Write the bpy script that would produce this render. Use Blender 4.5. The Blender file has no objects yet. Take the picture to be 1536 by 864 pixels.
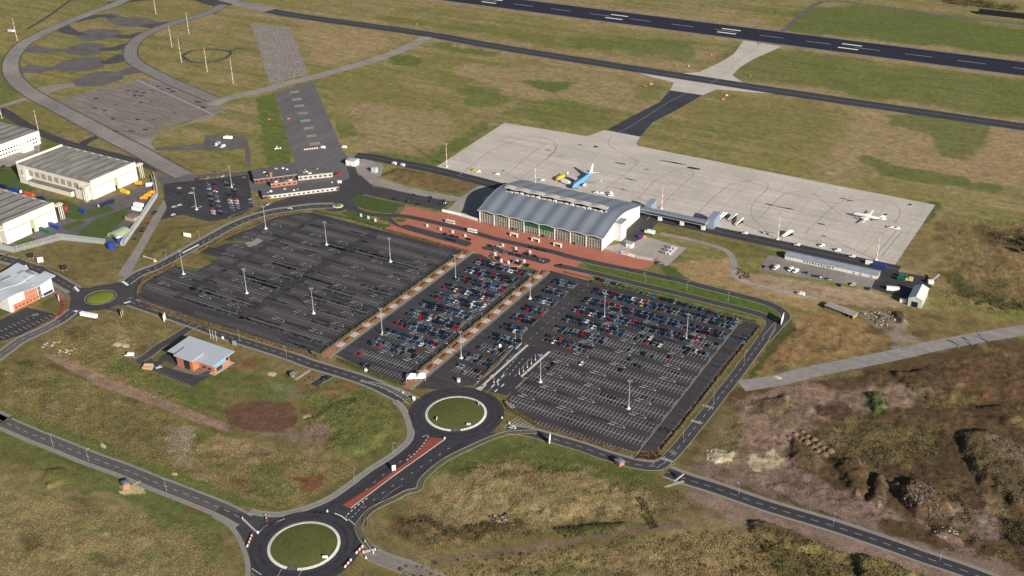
import bpy, bmesh, math, random
import numpy as np
from mathutils import Vector, Matrix
from mathutils.geometry import tessellate_polygon
random.seed(7)
SC = bpy.context.scene
COL = SC.collection
R_ = math.radians
# ------------------------------------------------------------------ surveyed camera
H = 380.0
FPX = 1627.769
RM = np.array([[0.8660284, 0.2269082, -0.44554178],
               [0.49988169, -0.41188753, 0.76188382],
               [-0.01063542, -0.88253121, -0.47013355]])
def G(u, v, z=0.0):
    """where the sight line of photo point (u, v) meets the level z (metres)"""
    d = (u - 768.0, v - 432.0, FPX)
    w = RM @ np.array(d)
    t = (z - H) / w[2]
    return (float(w[0] * t), float(w[1] * t))
def GP(pts, z=0.0):
    return [G(u, v, z) for u, v in pts]
cam_d = bpy.data.cameras.new('camera')
cam = bpy.data.objects.new('camera', cam_d)
COL.objects.link(cam)
cam_d.sensor_width = 36.0
cam_d.lens = FPX / 1536.0 * 36.0
cam_d.clip_start = 1.0
cam_d.clip_end = 60000.0
m = Matrix(((RM[0, 0], -RM[0, 1], -RM[0, 2], 0),
            (RM[1, 0], -RM[1, 1], -RM[1, 2], 0),
            (RM[2, 0], -RM[2, 1], -RM[2, 2], H), (0, 0, 0, 1)))
cam.matrix_world = m
SC.camera = cam
# ------------------------------------------------------------------ light
SUN_EL, SUN_AZ = 23.7, -26.0          # azimuth measured from +X towards +Y
w = bpy.data.worlds.new('World'); SC.world = w; w.use_nodes = True
nt = w.node_tree
bg = nt.nodes['Background']
sky = nt.nodes.new('ShaderNodeTexSky'); sky.sky_type = 'NISHITA'
sky.sun_disc = False
sky.sun_elevation = R_(SUN_EL)
sky.sun_rotation = R_(90.0 - SUN_AZ)
sky.altitude = 100; sky.air_density = 1.0; sky.dust_density = 1.5
nt.links.new(sky.outputs[0], bg.inputs[0]); bg.inputs[1].default_value = 0.05
sd = bpy.data.lights.new('sun', 'SUN'); sd.energy = 5.0; sd.angle = R_(0.5); sd.color = (1.0, 0.93, 0.83)
so = bpy.data.objects.new('sun', sd); COL.objects.link(so)
sv = Vector((math.cos(R_(SUN_EL)) * math.cos(R_(SUN_AZ)), math.cos(R_(SUN_EL)) * math.sin(R_(SUN_AZ)), math.sin(R_(SUN_EL))))
so.rotation_euler = sv.to_track_quat('Z', 'Y').to_euler()
so.location = (0, 0, 900)
SC.view_settings.view_transform = 'Standard'
SC.view_settings.look = 'None'
SC.view_settings.gamma = 1.0
SC.view_settings.exposure = 0.45
SC.view_settings.use_curve_mapping = False
SC.render.engine = 'CYCLES'
SC.cycles.max_bounces = 4
SC.cycles.use_denoising = True
# ------------------------------------------------------------------ materials
MATS = {}
def S(r, g, b):
    f = lambda c: ((c / 255 + 0.055) / 1.055) ** 2.4 if c > 10 else c / 255 / 12.92
    return (f(r), f(g), f(b), 1.0)
def mat(name, col, rough=0.8, metal=0.0, spec=0.3, noise=None, bump=0.0, emit=None):
    """noise = list of (scale per metre vector, amount, detail): brightness mottling; """
    if name in MATS: return MATS[name]
    mt = bpy.data.materials.new(name); mt.use_nodes = True
    n = mt.node_tree.nodes; l = mt.node_tree.links
    b = n['Principled BSDF']
    c4 = tuple(col) if len(col) == 4 else tuple(col) + (1.0,)
    b.inputs['Base Color'].default_value = c4
    b.inputs['Roughness'].default_value = rough
    b.inputs['Metallic'].default_value = metal
    b.inputs['Specular IOR Level'].default_value = spec
    if noise:
        geo = n.new('ShaderNodeNewGeometry')
        last = None
        for sc, amt, det in noise:
            mp = n.new('ShaderNodeMapping')
            mp.inputs['Scale'].default_value = sc if hasattr(sc, '__len__') else (sc, sc, sc)
            l.new(geo.outputs['Position'], mp.inputs['Vector'])
            nz = n.new('ShaderNodeTexNoise'); nz.inputs['Scale'].default_value = 1.0
            nz.inputs['Detail'].default_value = det; nz.inputs['Roughness'].default_value = 0.62
            l.new(mp.outputs[0], nz.inputs['Vector'])
            mr = n.new('ShaderNodeMapRange')
            mr.inputs[1].default_value = 0.28; mr.inputs[2].default_value = 0.72
            mr.inputs[3].default_value = 1 - amt; mr.inputs[4].default_value = 1 + amt
            l.new(nz.outputs[0], mr.inputs[0])
            if last is None: last = mr.outputs[0]
            else:
                mm = n.new('ShaderNodeMath'); mm.operation = 'MULTIPLY'
                l.new(last, mm.inputs[0]); l.new(mr.outputs[0], mm.inputs[1]); last = mm.outputs[0]
        vm = n.new('ShaderNodeVectorMath'); vm.operation = 'SCALE'
        vm.inputs[0].default_value = c4[:3]
        l.new(last, vm.inputs['Scale'])
        l.new(vm.outputs[0], b.inputs['Base Color'])
        if bump:
            bp = n.new('ShaderNodeBump'); bp.inputs['Strength'].default_value = bump; bp.inputs['Distance'].default_value = 0.3
            l.new(last, bp.inputs['Height']); l.new(bp.outputs[0], b.inputs['Normal'])
    MATS[name] = mt
    return mt
ASPH_N = [(0.06, 0.13, 4), (0.5, 0.14, 3), ((0.012, 0.25, 1), 0.10, 2)]
M_ASPH_NEW = mat('asphalt_new', (0.044, 0.042, 0.049), 0.75, noise=ASPH_N)
M_ASPH = mat('asphalt', (0.056, 0.053, 0.059), 0.8, noise=ASPH_N)
M_ASPH_OLD = mat('asphalt_old', (0.118, 0.107, 0.105), 0.9, noise=[(0.05, 0.28, 5), (0.4, 0.22, 4)])
M_ASPH_WORN = mat('asphalt_worn', (0.235, 0.212, 0.195), 0.9, noise=[(0.025, 0.25, 5), (0.3, 0.18, 4)])
M_LOT_D = mat('dark_car_park_asphalt', (0.052, 0.048, 0.053), 0.7, noise=[(0.04, 0.2, 4), (0.35, 0.2, 3), ((0.02, 0.2, 1), 0.25, 3)])
M_LOT = mat('car_park_asphalt', (0.053, 0.047, 0.051), 0.75, noise=[(0.04, 0.18, 4), (0.35, 0.18, 3), ((0.02, 0.2, 1), 0.30, 3)])
M_RWY = mat('runway_asphalt', (0.021, 0.021, 0.036), 0.7, noise=[((0.004, 0.12, 1), 0.25, 3), (0.05, 0.12, 4)])
M_TWY = mat('taxiway_asphalt', (0.044, 0.045, 0.060), 0.75, noise=[((0.004, 0.15, 1), 0.2, 3), (0.05, 0.12, 4)])
M_CONC = mat('concrete', (0.49, 0.445, 0.40), 0.85, noise=[(0.03, 0.13, 5), (0.3, 0.11, 4), ((0.01, 0.12, 1), 0.12, 3)])
M_CONC_D = mat('old_concrete', (0.27, 0.245, 0.225), 0.9, noise=[(0.06, 0.2, 5), (0.5, 0.2, 4)])
M_PATH = mat('footpath', (0.23, 0.215, 0.20), 0.9, noise=[(0.1, 0.12, 4), (0.8, 0.1, 3)])
M_KERB = mat('kerb_stone', (0.29, 0.265, 0.21), 0.85, noise=[(0.4, 0.15, 3)])
M_BRICKPAVE = mat('brick_paving', (0.40, 0.145, 0.10), 0.85, noise=[(0.08, 0.12, 4), (0.7, 0.14, 3)])
M_REDROAD = mat('red_road_surface', (0.27, 0.070, 0.043), 0.85, noise=[(0.08, 0.15, 4), (0.7, 0.12, 3)])
M_PAINT = mat('white_road_paint', (0.48, 0.47, 0.46), 0.7, noise=[(0.7, 0.25, 3)])
M_PAINT_B = mat('bright_road_paint', (0.78, 0.77, 0.74), 0.7, noise=[(0.5, 0.1, 3)])
M_PAINT_F = mat('faded_road_paint', (0.27, 0.265, 0.265), 0.8, noise=[(0.15, 0.3, 4), (1.0, 0.25, 3)])
M_YELLOW = mat('yellow_paint', (0.45, 0.32, 0.06), 0.7, noise=[(0.5, 0.2, 3)])
M_DIRT = mat('bare_earth', (0.20, 0.135, 0.10), 0.95, noise=[(0.06, 0.2, 5), (0.6, 0.22, 4)])
M_STAIN = mat('wet_asphalt', (0.022, 0.022, 0.027), 0.35, spec=0.3, noise=[(0.2, 0.3, 4)])
M_LAWN = mat('mown_lawn', (0.068, 0.098, 0.024), 0.95, noise=[(0.08, 0.15, 4), (0.8, 0.2, 3)])
M_LAWN_B = mat('bright_lawn', (0.15, 0.19, 0.022), 0.95, noise=[(0.1, 0.12, 4), (0.8, 0.2, 3)])
M_ISLAND = mat('island_grass', (0.090, 0.094, 0.026), 0.95, noise=[(0.06, 0.22, 5), (0.6, 0.22, 4)], bump=0.25)
M_VERGE = mat('verge_grass', (0.115, 0.105, 0.033), 0.95, noise=[(0.08, 0.2, 4), (0.7, 0.22, 4)])
# ------------------------------------------------------------------ object helpers
def tag(o, label=None, cat=None, group=None, kind=None):
    if label: o['label'] = label
    if cat: o['category'] = cat
    if group: o['group'] = group
    if kind: o['kind'] = kind
    return o
def link(o, parent=None):
    COL.objects.link(o)
    if parent is not None: o.parent = parent
    return o
def empty(name, loc, rz=0.0, label=None, cat=None, group=None):
    o = bpy.data.objects.new(name, None); COL.objects.link(o)
    o.empty_display_size = 1.0
    o.location = loc; o.rotation_euler = (0, 0, rz)
    return tag(o, label, cat, group)
class MB:
    """collects vertices and faces for ONE mesh object"""
    def __init__(self): self.v = []; self.f = []; self.mi = []
    def add(self, vs, fs, mi=0):
        b = len(self.v); self.v += [tuple(p) for p in vs]
        self.f += [tuple(i + b for i in f) for f in fs]; self.mi += [mi] * len(fs)
        return self
    def box(self, x0, x1, y0, y1, z0, z1, mi=0, tx=0.0, ty=0.0):
        """box; tx, ty shrink its top"""
        vs = [(x0, y0, z0), (x1, y0, z0), (x1, y1, z0), (x0, y1, z0),
              (x0 + tx, y0 + ty, z1), (x1 - tx, y0 + ty, z1), (x1 - tx, y1 - ty, z1), (x0 + tx, y1 - ty, z1)]
        return self.add(vs, [(3, 2, 1, 0), (4, 5, 6, 7), (0, 1, 5, 4), (1, 2, 6, 5), (2, 3, 7, 6), (3, 0, 4, 7)], mi)
    def obox(self, cx, cy, rz, lx, ly, z0, z1, mi=0):
        c, s = math.cos(rz), math.sin(rz)
        pts = [(-lx / 2, -ly / 2), (lx / 2, -ly / 2), (lx / 2, ly / 2), (-lx / 2, ly / 2)]
        q = [(cx + a * c - b * s, cy + a * s + b * c) for a, b in pts]
        return self.add([(x, y, z0) for x, y in q] + [(x, y, z1) for x, y in q],
                        [(3, 2, 1, 0), (4, 5, 6, 7), (0, 1, 5, 4), (1, 2, 6, 5), (2, 3, 7, 6), (3, 0, 4, 7)], mi)
    def prism(self, pts, z0, z1, mi=0):
        n = len(pts)
        a = sum(pts[i][0] * pts[(i + 1) % n][1] - pts[(i + 1) % n][0] * pts[i][1] for i in range(n))
        if a < 0: pts = pts[::-1]
        b = len(self.v)
        self.v += [(x, y, z0) for x, y in pts] + [(x, y, z1) for x, y in pts]
        for i in range(n):
            j = (i + 1) % n
            self.f.append((b + i, b + j, b + n + j, b + n + i)); self.mi.append(mi)
        for t in tessellate_polygon([[Vector((x, y, 0)) for x, y in pts]]):
            t = tuple(t)
            p, q, r = (Vector(pts[k]) for k in t)
            if (q - p).cross(r - p) < 0: t = t[::-1]
            self.f.append(tuple(b + n + k for k in t)); self.mi.append(mi)
            self.f.append(tuple(b + k for k in t[::-1])); self.mi.append(mi)
        return self
    def flat(self, pts, z, mi=0):
        b = len(self.v); self.v += [(x, y, z) for x, y in pts]
        for t in tessellate_polygon([[Vector((x, y, 0)) for x, y in pts]]):
            t = tuple(t); p, q, r = (Vector(pts[k]) for k in t)
            if (q - p).cross(r - p) < 0: t = t[::-1]
            self.f.append(tuple(b + k for k in t)); self.mi.append(mi)
        return self
    def quad(self, a, b_, c, d, mi=0):
        return self.add([a, b_, c, d], [(0, 1, 2, 3)], mi)
    def cyl(self, p0, p1, r0, r1=None, n=8, mi=0, cap=True):
        r1 = r0 if r1 is None else r1
        p0 = Vector(p0); p1 = Vector(p1); ax = (p1 - p0).normalized()
        t = Vector((1, 0, 0)) if abs(ax.x) < 0.9 else Vector((0, 1, 0))
        e1 = ax.cross(t).normalized(); e2 = ax.cross(e1)
        vs = []
        for p, r in ((p0, r0), (p1, r1)):
            for k in range(n):
                a = 2 * math.pi * k / n
                vs.append(tuple(p + e1 * (r * math.cos(a)) + e2 * (r * math.sin(a))))
        fs = [(k, (k + 1) % n, n + (k + 1) % n, n + k) for k in range(n)]
        if cap: fs += [tuple(range(n))[::-1], tuple(range(n, 2 * n))]
        return self.add(vs, fs, mi)
    def loft(self, rings, mi=0, cap=True):
        """rings: lists of equal length of 3D points"""
        n = len(rings[0]); b = len(self.v)
        for r in rings: self.v += [tuple(p) for p in r]
        for k in range(len(rings) - 1):
            for i in range(n):
                j = (i + 1) % n
                self.f.append((b + k * n + i, b + k * n + j, b + (k + 1) * n + j, b + (k + 1) * n + i)); self.mi.append(mi)
        if cap:
            self.f.append(tuple(b + i for i in range(n))[::-1]); self.mi.append(mi)
            self.f.append(tuple(b + (len(rings) - 1) * n + i for i in range(n))); self.mi.append(mi)
        return self
    def mesh(self, name, mats, smooth=False):
        me = bpy.data.meshes.new(name)
        me.from_pydata(self.v, [], self.f)
        if not isinstance(mats, (list, tuple)): mats = [mats]
        for m_ in mats: me.materials.append(m_)
        if any(self.mi): me.polygons.foreach_set('material_index', self.mi)
        if smooth: me.polygons.foreach_set('use_smooth', [True] * len(me.polygons))
        me.update()
        return me
    def build(self, name, mats, parent=None, smooth=False, label=None, cat=None, group=None, kind=None, loc=None, rz=None):
        o = bpy.data.objects.new(name, self.mesh(name, mats, smooth))
        link(o, parent)
        if loc is not None: o.location = loc
        if rz is not None: o.rotation_euler = (0, 0, rz)
        return tag(o, label, cat, group, kind)
def copy_tree(o, parent=None):
    c = o.copy(); COL.objects.link(c)
    if parent is not None: c.parent = parent
    for ch in list(o.children): copy_tree(ch, c)
    return c
def smooth_path(pts, n=6, closed=False):
    """Catmull-Rom through points"""
    P = [np.array(p, float) for p in pts]; out = []
    N = len(P)
    rng = range(N) if closed else range(N - 1)
    for i in rng:
        if closed: p0, p1, p2, p3 = P[i - 1], P[i], P[(i + 1) % N], P[(i + 2) % N]
        else:
            p1, p2 = P[i], P[i + 1]
            p0 = P[i - 1] if i > 0 else 2 * p1 - p2
            p3 = P[i + 2] if i + 2 < N else 2 * p2 - p1
        for k in range(n):
            t = k / n
            out.append(tuple(0.5 * (2 * p1 + (p2 - p0) * t + (2 * p0 - 5 * p1 + 4 * p2 - p3) * t * t + (3 * p1 - p0 - 3 * p2 + p3) * t ** 3)))
    if not closed: out.append(tuple(P[-1]))
    return out
def offset_path(path, d):
    """offset a world polyline to its left by d (number or list)"""
    out = []; n = len(path)
    for i in range(n):
        a = np.array(path[max(i - 1, 0)]); b = np.array(path[min(i + 1, n - 1)])
        t = b - a; t = t / (np.linalg.norm(t) + 1e-9); nn = np.array([-t[1], t[0]])
        dd = d[i] if hasattr(d, '__len__') else d
        out.append(tuple(np.array(path[i]) + nn * dd))
    return out
def ribbon(mb, path, a, b, z, mi=0):
    """flat band of a world polyline between the left offsets a and b"""
    A = offset_path(path, a); B = offset_path(path, b)
    k = len(mb.v)
    for p, q in zip(A, B): mb.v += [(p[0], p[1], z), (q[0], q[1], z)]
    for i in range(len(path) - 1):
        f = (k + 2 * i, k + 2 * i + 1, k + 2 * i + 3, k + 2 * i + 2)
        if (b if not hasattr(b, '__len__') else b[0]) > (a if not hasattr(a, '__len__') else a[0]): f = f[::-1]
        mb.f.append(f); mb.mi.append(mi)
    return mb
def resample(path, step):
    P = [np.array(p) for p in path]; out = [tuple(P[0])]; need = step
    for a, b in zip(P, P[1:]):
        L = np.linalg.norm(b - a); pos = 0
        while L - pos >= need:
            pos += need; out.append(tuple(a + (b - a) * pos / L)); need = step
        need -= L - pos
    return out
def bar(mb, path, a, b, z0, z1, mi=0):
    """solid raised band along a world polyline"""
    A = offset_path(path, min(a, b)); B = offset_path(path, max(a, b)); k = len(mb.v)
    for p, q in zip(A, B): mb.v += [(p[0], p[1], z0), (p[0], p[1], z1), (q[0], q[1], z1), (q[0], q[1], z0)]
    for i in range(len(path) - 1):
        o = k + 4 * i
        for s in range(3): mb.f.append((o + s, o + s + 1, o + s + 5, o + s + 4)); mb.mi.append(mi)
    o = k + 4 * (len(path) - 1)
    mb.f += [(k + 3, k + 2, k + 1, k), (o, o + 1, o + 2, o + 3)]; mb.mi += [mi, mi]
    return mb
def struct(name, mb, m_): return mb.build(name, m_, kind='structure')
ZL = {'lot': 0.03, 'road': 0.05, 'over': 0.07, 'mark': 0.09, 'mark2': 0.11}
def sheet(name, px, m_, z, world=False, smooth=False):
    if smooth: px = smooth_path(px, 4, True)
    p = px if world else GP(px)
    return struct(name, MB().flat(p, z), m_)
def wave_noise():  # hashed value-noise in numpy
    rng = np.random.RandomState(3); T = rng.rand(256, 256)
    def vn(x, y):
        xi = np.floor(x).astype(int); yi = np.floor(y).astype(int); fx = x - xi; fy = y - yi
        fx = fx * fx * (3 - 2 * fx); fy = fy * fy * (3 - 2 * fy)
        a = T[xi & 255, yi & 255]; b = T[(xi + 1) & 255, yi & 255]; c = T[xi & 255, (yi + 1) & 255]; d = T[(xi + 1) & 255, (yi + 1) & 255]
        return (a * (1 - fx) + b * fx) * (1 - fy) + (c * (1 - fx) + d * fx) * fy
    def fbm(x, y, o=4):
        s = 0; amp = 1; tot = 0
        for i in range(o):
            s = s + amp * vn(x * 2 ** i + 17.3 * i, y * 2 ** i + 5.1 * i); tot += amp; amp *= 0.55
        return s / tot
    return fbm
FBM = wave_noise()
def inside(p, poly):
    r = False; j = len(poly) - 1
    for i in range(len(poly)):
        xi, yi = poly[i]; xj, yj = poly[j]
        if (yi > p[1]) != (yj > p[1]) and p[0] < (xj - xi) * (p[1] - yi) / (yj - yi + 1e-12) + xi: r = not r
        j = i
    return r
def sdf(X, Y, poly):
    """signed distance, positive inside"""
    P = np.array(poly); d = np.full(X.shape, 1e9); ins = np.zeros(X.shape, bool); n = len(P)
    for i in range(n):
        a = P[i]; b = P[(i + 1) % n]; ab = b - a
        t = np.clip(((X - a[0]) * ab[0] + (Y - a[1]) * ab[1]) / (ab @ ab + 1e-9), 0, 1)
        d = np.minimum(d, np.hypot(X - a[0] - t * ab[0], Y - a[1] - t * ab[1]))
        cond = (a[1] > Y) != (b[1] > Y)
        xx = (b[0] - a[0]) * (Y - a[1]) / (b[1] - a[1] + 1e-12) + a[0]
        ins ^= cond & (X < xx)
    return np.where(ins, d, -d)
# ================================================================== GROUND
TAN = (0.245, 0.176, 0.105); OLIVE = (0.158, 0.136, 0.052); GREEN = (0.085, 0.106, 0.031); DGREEN = (0.050, 0.056, 0.020)
STRAW = (0.245, 0.185, 0.095); SCRUB = (0.082, 0.058, 0.030); DIRT = (0.195, 0.132, 0.10); DDIRT = (0.060, 0.036, 0.024)
REDSOIL = (0.15, 0.062, 0.035); SAND = (0.50, 0.40, 0.22); CHALK = (0.40, 0.34, 0.25); LAWN = (0.068, 0.10, 0.024); BSOIL = (0.115, 0.062, 0.045)
MUD = (0.055, 0.038, 0.026)
# (photo outline, colour, soft edge in m, strength)
PATCHES = [
 # airfield
 ([(1100, 70), (1180, 78), (1536, 120), (1600, 160), (1600, 190), (1190, 128), (1105, 112)], GREEN, 30, .55),
 ([(1195, 20), (1280, 3), (1600, 55), (1600, 85), (1480, 78), (1190, 45)], GREEN, 25, .75),
 ([(850, 55), (1050, 62), (1040, 88), (870, 72)], GREEN, 18, .6),
 ([(540, 22), (780, 45), (870, 70), (780, 62), (600, 36)], GREEN, 20, .5),
 ([(775, 119), (800, 121), (860, 124), (858, 133), (830, 138), (800, 130)], GREEN, 7, .9),
 ([(583, 84), (615, 82), (634, 90), (626, 98), (590, 98)], GREEN, 6, .85),
 ([(638, 68), (665, 63), (700, 72), (748, 78), (740, 86), (700, 82)], GREEN, 8, .7),
 ([(690, 135), (730, 128), (760, 150), (740, 162), (700, 158)], GREEN, 12, .6),
 ([(485, 120), (560, 110), (640, 140), (700, 170), (660, 180), (560, 165), (495, 150)], OLIVE, 16, .8),
 ([(500, 183), (528, 183), (536, 203), (510, 208)], GREEN, 5, .7),
 ([(385, 145), (412, 140), (436, 215), (438, 250), (398, 248)], GREEN, 4, .95),
 ([(690, 95), (900, 105), (960, 118), (930, 160), (780, 150), (700, 130)], TAN, 25, .6),
 ([(770, 145), (850, 150), (905, 170), (890, 195), (800, 180), (765, 168)], GREEN, 20, .45),
 ([(520, 150), (660, 170), (690, 195), (640, 225), (560, 215)], TAN, 16, .6),
 ([(545, 225), (640, 235), (725, 185), (735, 190), (655, 250), (560, 240)], GREEN, 10, .65),
 ([(455, 40), (560, 50), (600, 62), (540, 85), (480, 100), (460, 70)], TAN, 14, .7),
 ([(1255, 172), (1330, 165), (1600, 185), (1600, 290), (1420, 268), (1300, 250), (1240, 262), (1230, 240)], TAN, 25, .7),
 ([(1325, 172), (1400, 172), (1490, 188), (1485, 215), (1440, 240), (1410, 235), (1400, 205), (1340, 190)], GREEN, 14, .65),
 ([(1290, 232), (1340, 248), (1420, 262), (1500, 280), (1490, 290), (1380, 272), (1310, 262)], GREEN, 9, .7),
 ([(1140, 145), (1280, 165), (1280, 200), (1240, 235), (1130, 210), (1000, 180), (1040, 150)], OLIVE, 20, .6),
 ([(1395, 300), (1415, 305), (1398, 330), (1385, 335)], DGREEN, 5, .7),
 ([(1400, 335), (1600, 345), (1600, 470), (1440, 455), (1390, 410), (1365, 375)], (0.17, 0.118, 0.058), 22, .75),
 ([(1460, 345), (1540, 345), (1560, 380), (1480, 368)], SCRUB, 10, .55),  # cast shadow by the right edge, painted dark into the ground colour
 ([(1395, 405), (1440, 410), (1460, 435), (1536, 455), (1600, 460), (1600, 470), (1500, 462), (1440, 446), (1420, 420)], DGREEN, 5, .75),
 # left infields
 ([(640 / 3.84, 20), (760 / 3.84, 8), (1230 / 3.84, 4), (1240 / 3.84, 14), (1000 / 3.84, 33), (880 / 3.84, 28)], OLIVE, 8, .6),
 ([(30, 100), (-60, 60), (-60, 160), (20, 160), (32, 148)], GREEN, 10, .6),
 ([(62, 200), (70, 235), (128, 250), (120, 228)], GREEN, 6, .8), ([(0, 165), (-60, 170), (-60, 200), (20, 200), (58, 212), (45, 190)], GREEN, 6, .8),
 # terminal surroundings
 ([(572, 263), (596, 252), (653, 261), (721, 277), (690, 291), (614, 277)], (0.13, 0.085, 0.045), 3, .95),
 ([(872, 393), (945, 404), (985, 412), (1020, 422), (1136, 453), (1168, 466), (1182, 480), (1150, 478), (1136, 478), (1060, 460), (889, 416)], LAWN, 2.5, 1),
 ([(990, 399), (1003, 398), (1034, 420), (1003, 416)], LAWN, 1.5, 1),
 ([(1005, 395), (1100, 385), (1125, 425), (1230, 450), (1225, 470), (1100, 435), (1035, 420)], (0.26, 0.178, 0.095), 3, 1),
 ([(985, 335), (1080, 352), (1172, 378), (1150, 388), (1100, 385), (1070, 366), (1000, 350)], (0.12, 0.102, 0.042), 4, .8),
 ([(1098, 412), (1135, 410), (1165, 415), (1240, 428), (1310, 436), (1365, 458), (1330, 462), (1250, 455), (1160, 440), (1110, 428)], (0.27, 0.195, 0.135), 2.5, .95),
 ([(1190, 478), (1240, 470), (1290, 480), (1330, 510), (1325, 526), (1200, 548), (1130, 566), (1150, 530)], (0.215, 0.138, 0.066), 6, .9),
 ([(1182, 475), (1195, 490), (1130, 566), (1118, 572), (1150, 520)], DGREEN, 2.5, .9),
 ([(1240, 440), (1400, 465), (1540, 480), (1540, 488), (1475, 498), (1400, 508), (1360, 490), (1290, 465)], (0.16, 0.11, 0.052), 8, .6),
 ([(1284, 470), (1300, 466), (1344, 468), (1360, 486), (1362, 500), (1386, 512), (1340, 524), (1336, 502), (1310, 490)], (0.21, 0.165, 0.145), 4, .85),
 ([(1330, 468), (1352, 468), (1360, 482), (1345, 484)], MUD, 3, .8),
 # middle foreground
 ([(60, 490), (180, 470), (270, 490), (260, 520), (240, 560), (180, 530), (100, 520)], (0.15, 0.118, 0.055), 10, .6),
 ([(95, 492), (135, 488), (140, 510), (108, 512)], SCRUB, 5, .6),
 ([(140, 520), (170, 535), (170, 560), (240, 600), (330, 620), (300, 560), (220, 556), (190, 530)], GREEN, 8, .55),
 ([(60, 530), (90, 532), (160, 566), (260, 605), (345, 638), (345, 648), (330, 646), (240, 612), (150, 580), (98, 552)], (0.23, 0.15, 0.115), 1.2, 1),
 ([(335, 615), (355, 606), (395, 600), (435, 604), (446, 622), (443, 640), (420, 648), (380, 648), (345, 636)], BSOIL, 1.2, 1),
 ([(380, 648), (440, 645), (500, 640), (490, 660), (460, 664), (400, 655)], (0.185, 0.13, 0.11), 4, .85),
 ([(440, 660), (480, 664), (500, 690), (480, 695), (450, 680)], (0.21, 0.15, 0.09), 6, .6),
 ([(446, 718), (470, 712), (490, 718), (480, 732), (455, 738)], REDSOIL, 3, .85),
 ([(350, 540), (385, 534), (390, 545), (365, 552)], REDSOIL, 5, .5), ([(332, 540), (372, 538), (380, 552), (340, 556)], (0.17, 0.085, 0.045), 4, .6),
 ([(250, 640), (300, 636), (285, 700), (260, 700)], (0.20, 0.16, 0.125), 5, .7),
 ([(330, 655), (380, 665), (390, 695), (350, 690)], TAN, 7, .55),
 ([(320, 560), (420, 560), (520, 570), (590, 605), (600, 660), (540, 700), (520, 690), (450, 600), (400, 600), (350, 600)], GREEN, 10, .6),
 ([(410, 580), (460, 575), (455, 600), (415, 600)], (0.19, 0.155, 0.12), 4, .4),
 ([(446, 570), (470, 556), (482, 560), (476, 580), (520, 572), (560, 580), (530, 584), (492, 590), (450, 585)], (0.19, 0.105, 0.055), 3, .7),
 ([(0, 550), (60, 545), (180, 600), (330, 660), (330, 740), (200, 690), (0, 615)], (0.125, 0.105, 0.046), 14, .7),
 ([(380, 700), (430, 690), (440, 740), (420, 760), (380, 750)], GREEN, 8, .5),
 ([(0, 655), (100, 690), (250, 745), (330, 790), (345, 864), (300, 820), (180, 750), (0, 690)], GREEN, 8, .55),
 ([(-60, 700), (60, 720), (220, 760), (320, 830), (330, 920), (-100, 950)], (0.175, 0.142, 0.070), 14, .8),
 ([(180, 730), (215, 728), (220, 740), (185, 742)], SAND, 1.5, .75), ([(275, 763), (295, 762), (297, 769), (278, 769)], REDSOIL, 1.5, .8),
 ([(190, 728), (220, 735), (225, 745), (200, 740)], REDSOIL, 3, .6),
 # triangle below the roundabouts
 ([(700, 665), (800, 655), (960, 705), (1010, 720), (960, 730), (870, 715), (760, 690), (640, 730), (570, 775), (556, 800), (640, 715)], GREEN, 8, .65),
 ([(650, 720), (760, 690), (870, 715), (970, 740), (1000, 760), (930, 780), (840, 790), (780, 770), (660, 790), (640, 760)], (0.21, 0.162, 0.085), 8, .8),
 ([(590, 780), (640, 770), (690, 800), (640, 815), (600, 800)], SCRUB, 6, .6), ([(690, 785), (780, 780), (800, 800), (720, 815), (680, 800)], SCRUB, 6, .65),
 ([(605, 742), (625, 740), (670, 810), (655, 815)], (0.16, 0.11, 0.07), 3, .5),
 ([(560, 820), (660, 836), (760, 822), (850, 808), (960, 790), (1060, 772), (1090, 760), (1096, 772), (1020, 790), (880, 812), (760, 832), (660, 846)], (0.165, 0.105, 0.08), 2.5, .9),
 ([(830, 795), (870, 786), (940, 786), (930, 800), (850, 808)], DGREEN, 3, .85),
 ([(978, 735), (1000, 740), (1060, 760), (1040, 778), (985, 770)], (0.13, 0.092, 0.055), 6, .6),
 ([(1010, 722), (1060, 735), (1160, 770), (1290, 812), (1440, 864), (1600, 920), (1500, 920), (1380, 864), (1200, 800), (1130, 790), (1070, 770)], (0.20, 0.135, 0.112), 6, .85),
 ([(600, 850), (760, 840), (900, 818), (1060, 790), (1140, 800), (1160, 870), (900, 930), (560, 930)], (0.205, 0.152, 0.078), 10, .75),
 ([(760, 850), (860, 840), (900, 864), (800, 900)], GREEN, 8, .4),
 ([(1080, 810), (1130, 795), (1250, 820), (1330, 864), (1380, 930), (1130, 930)], (0.105, 0.085, 0.036), 14, .75),
 ([(1120, 780), (1145, 778), (1180, 800), (1230, 820), (1200, 822), (1140, 800)], SCRUB, 6, .6),
 ([(1190, 815), (1300, 838), (1400, 880), (1250, 880), (1210, 850)], (0.145, 0.12, 0.05), 8, .5),
 # rough land on the right
 ([(1115, 585), (1240, 565), (1540, 505), (1700, 490), (1700, 960), (1530, 864), (1020, 705), (1035, 690)], (0.080, 0.050, 0.029), 12, .95),
 ([(1118, 590), (1210, 572), (1260, 585), (1330, 575), (1390, 590), (1380, 605), (1300, 620), (1220, 625), (1205, 650), (1180, 690), (1150, 720), (1050, 700), (1040, 690), (1090, 650)], DIRT, 7, .9),
 ([(1020, 700), (1100, 690), (1180, 690), (1260, 735), (1310, 755), (1420, 800), (1536, 864), (1480, 864), (1340, 806), (1180, 750)], (0.175, 0.12, 0.10), 6, .9),
 ([(1045, 660), (1085, 610), (1105, 600), (1120, 660), (1090, 690), (1050, 695)], (0.15, 0.118, 0.06), 6, .75),
 ([(1060, 680), (1075, 674), (1100, 680), (1098, 696), (1075, 697), (1062, 690)], (0.47, 0.40, 0.28), 1.5, .9),
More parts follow.
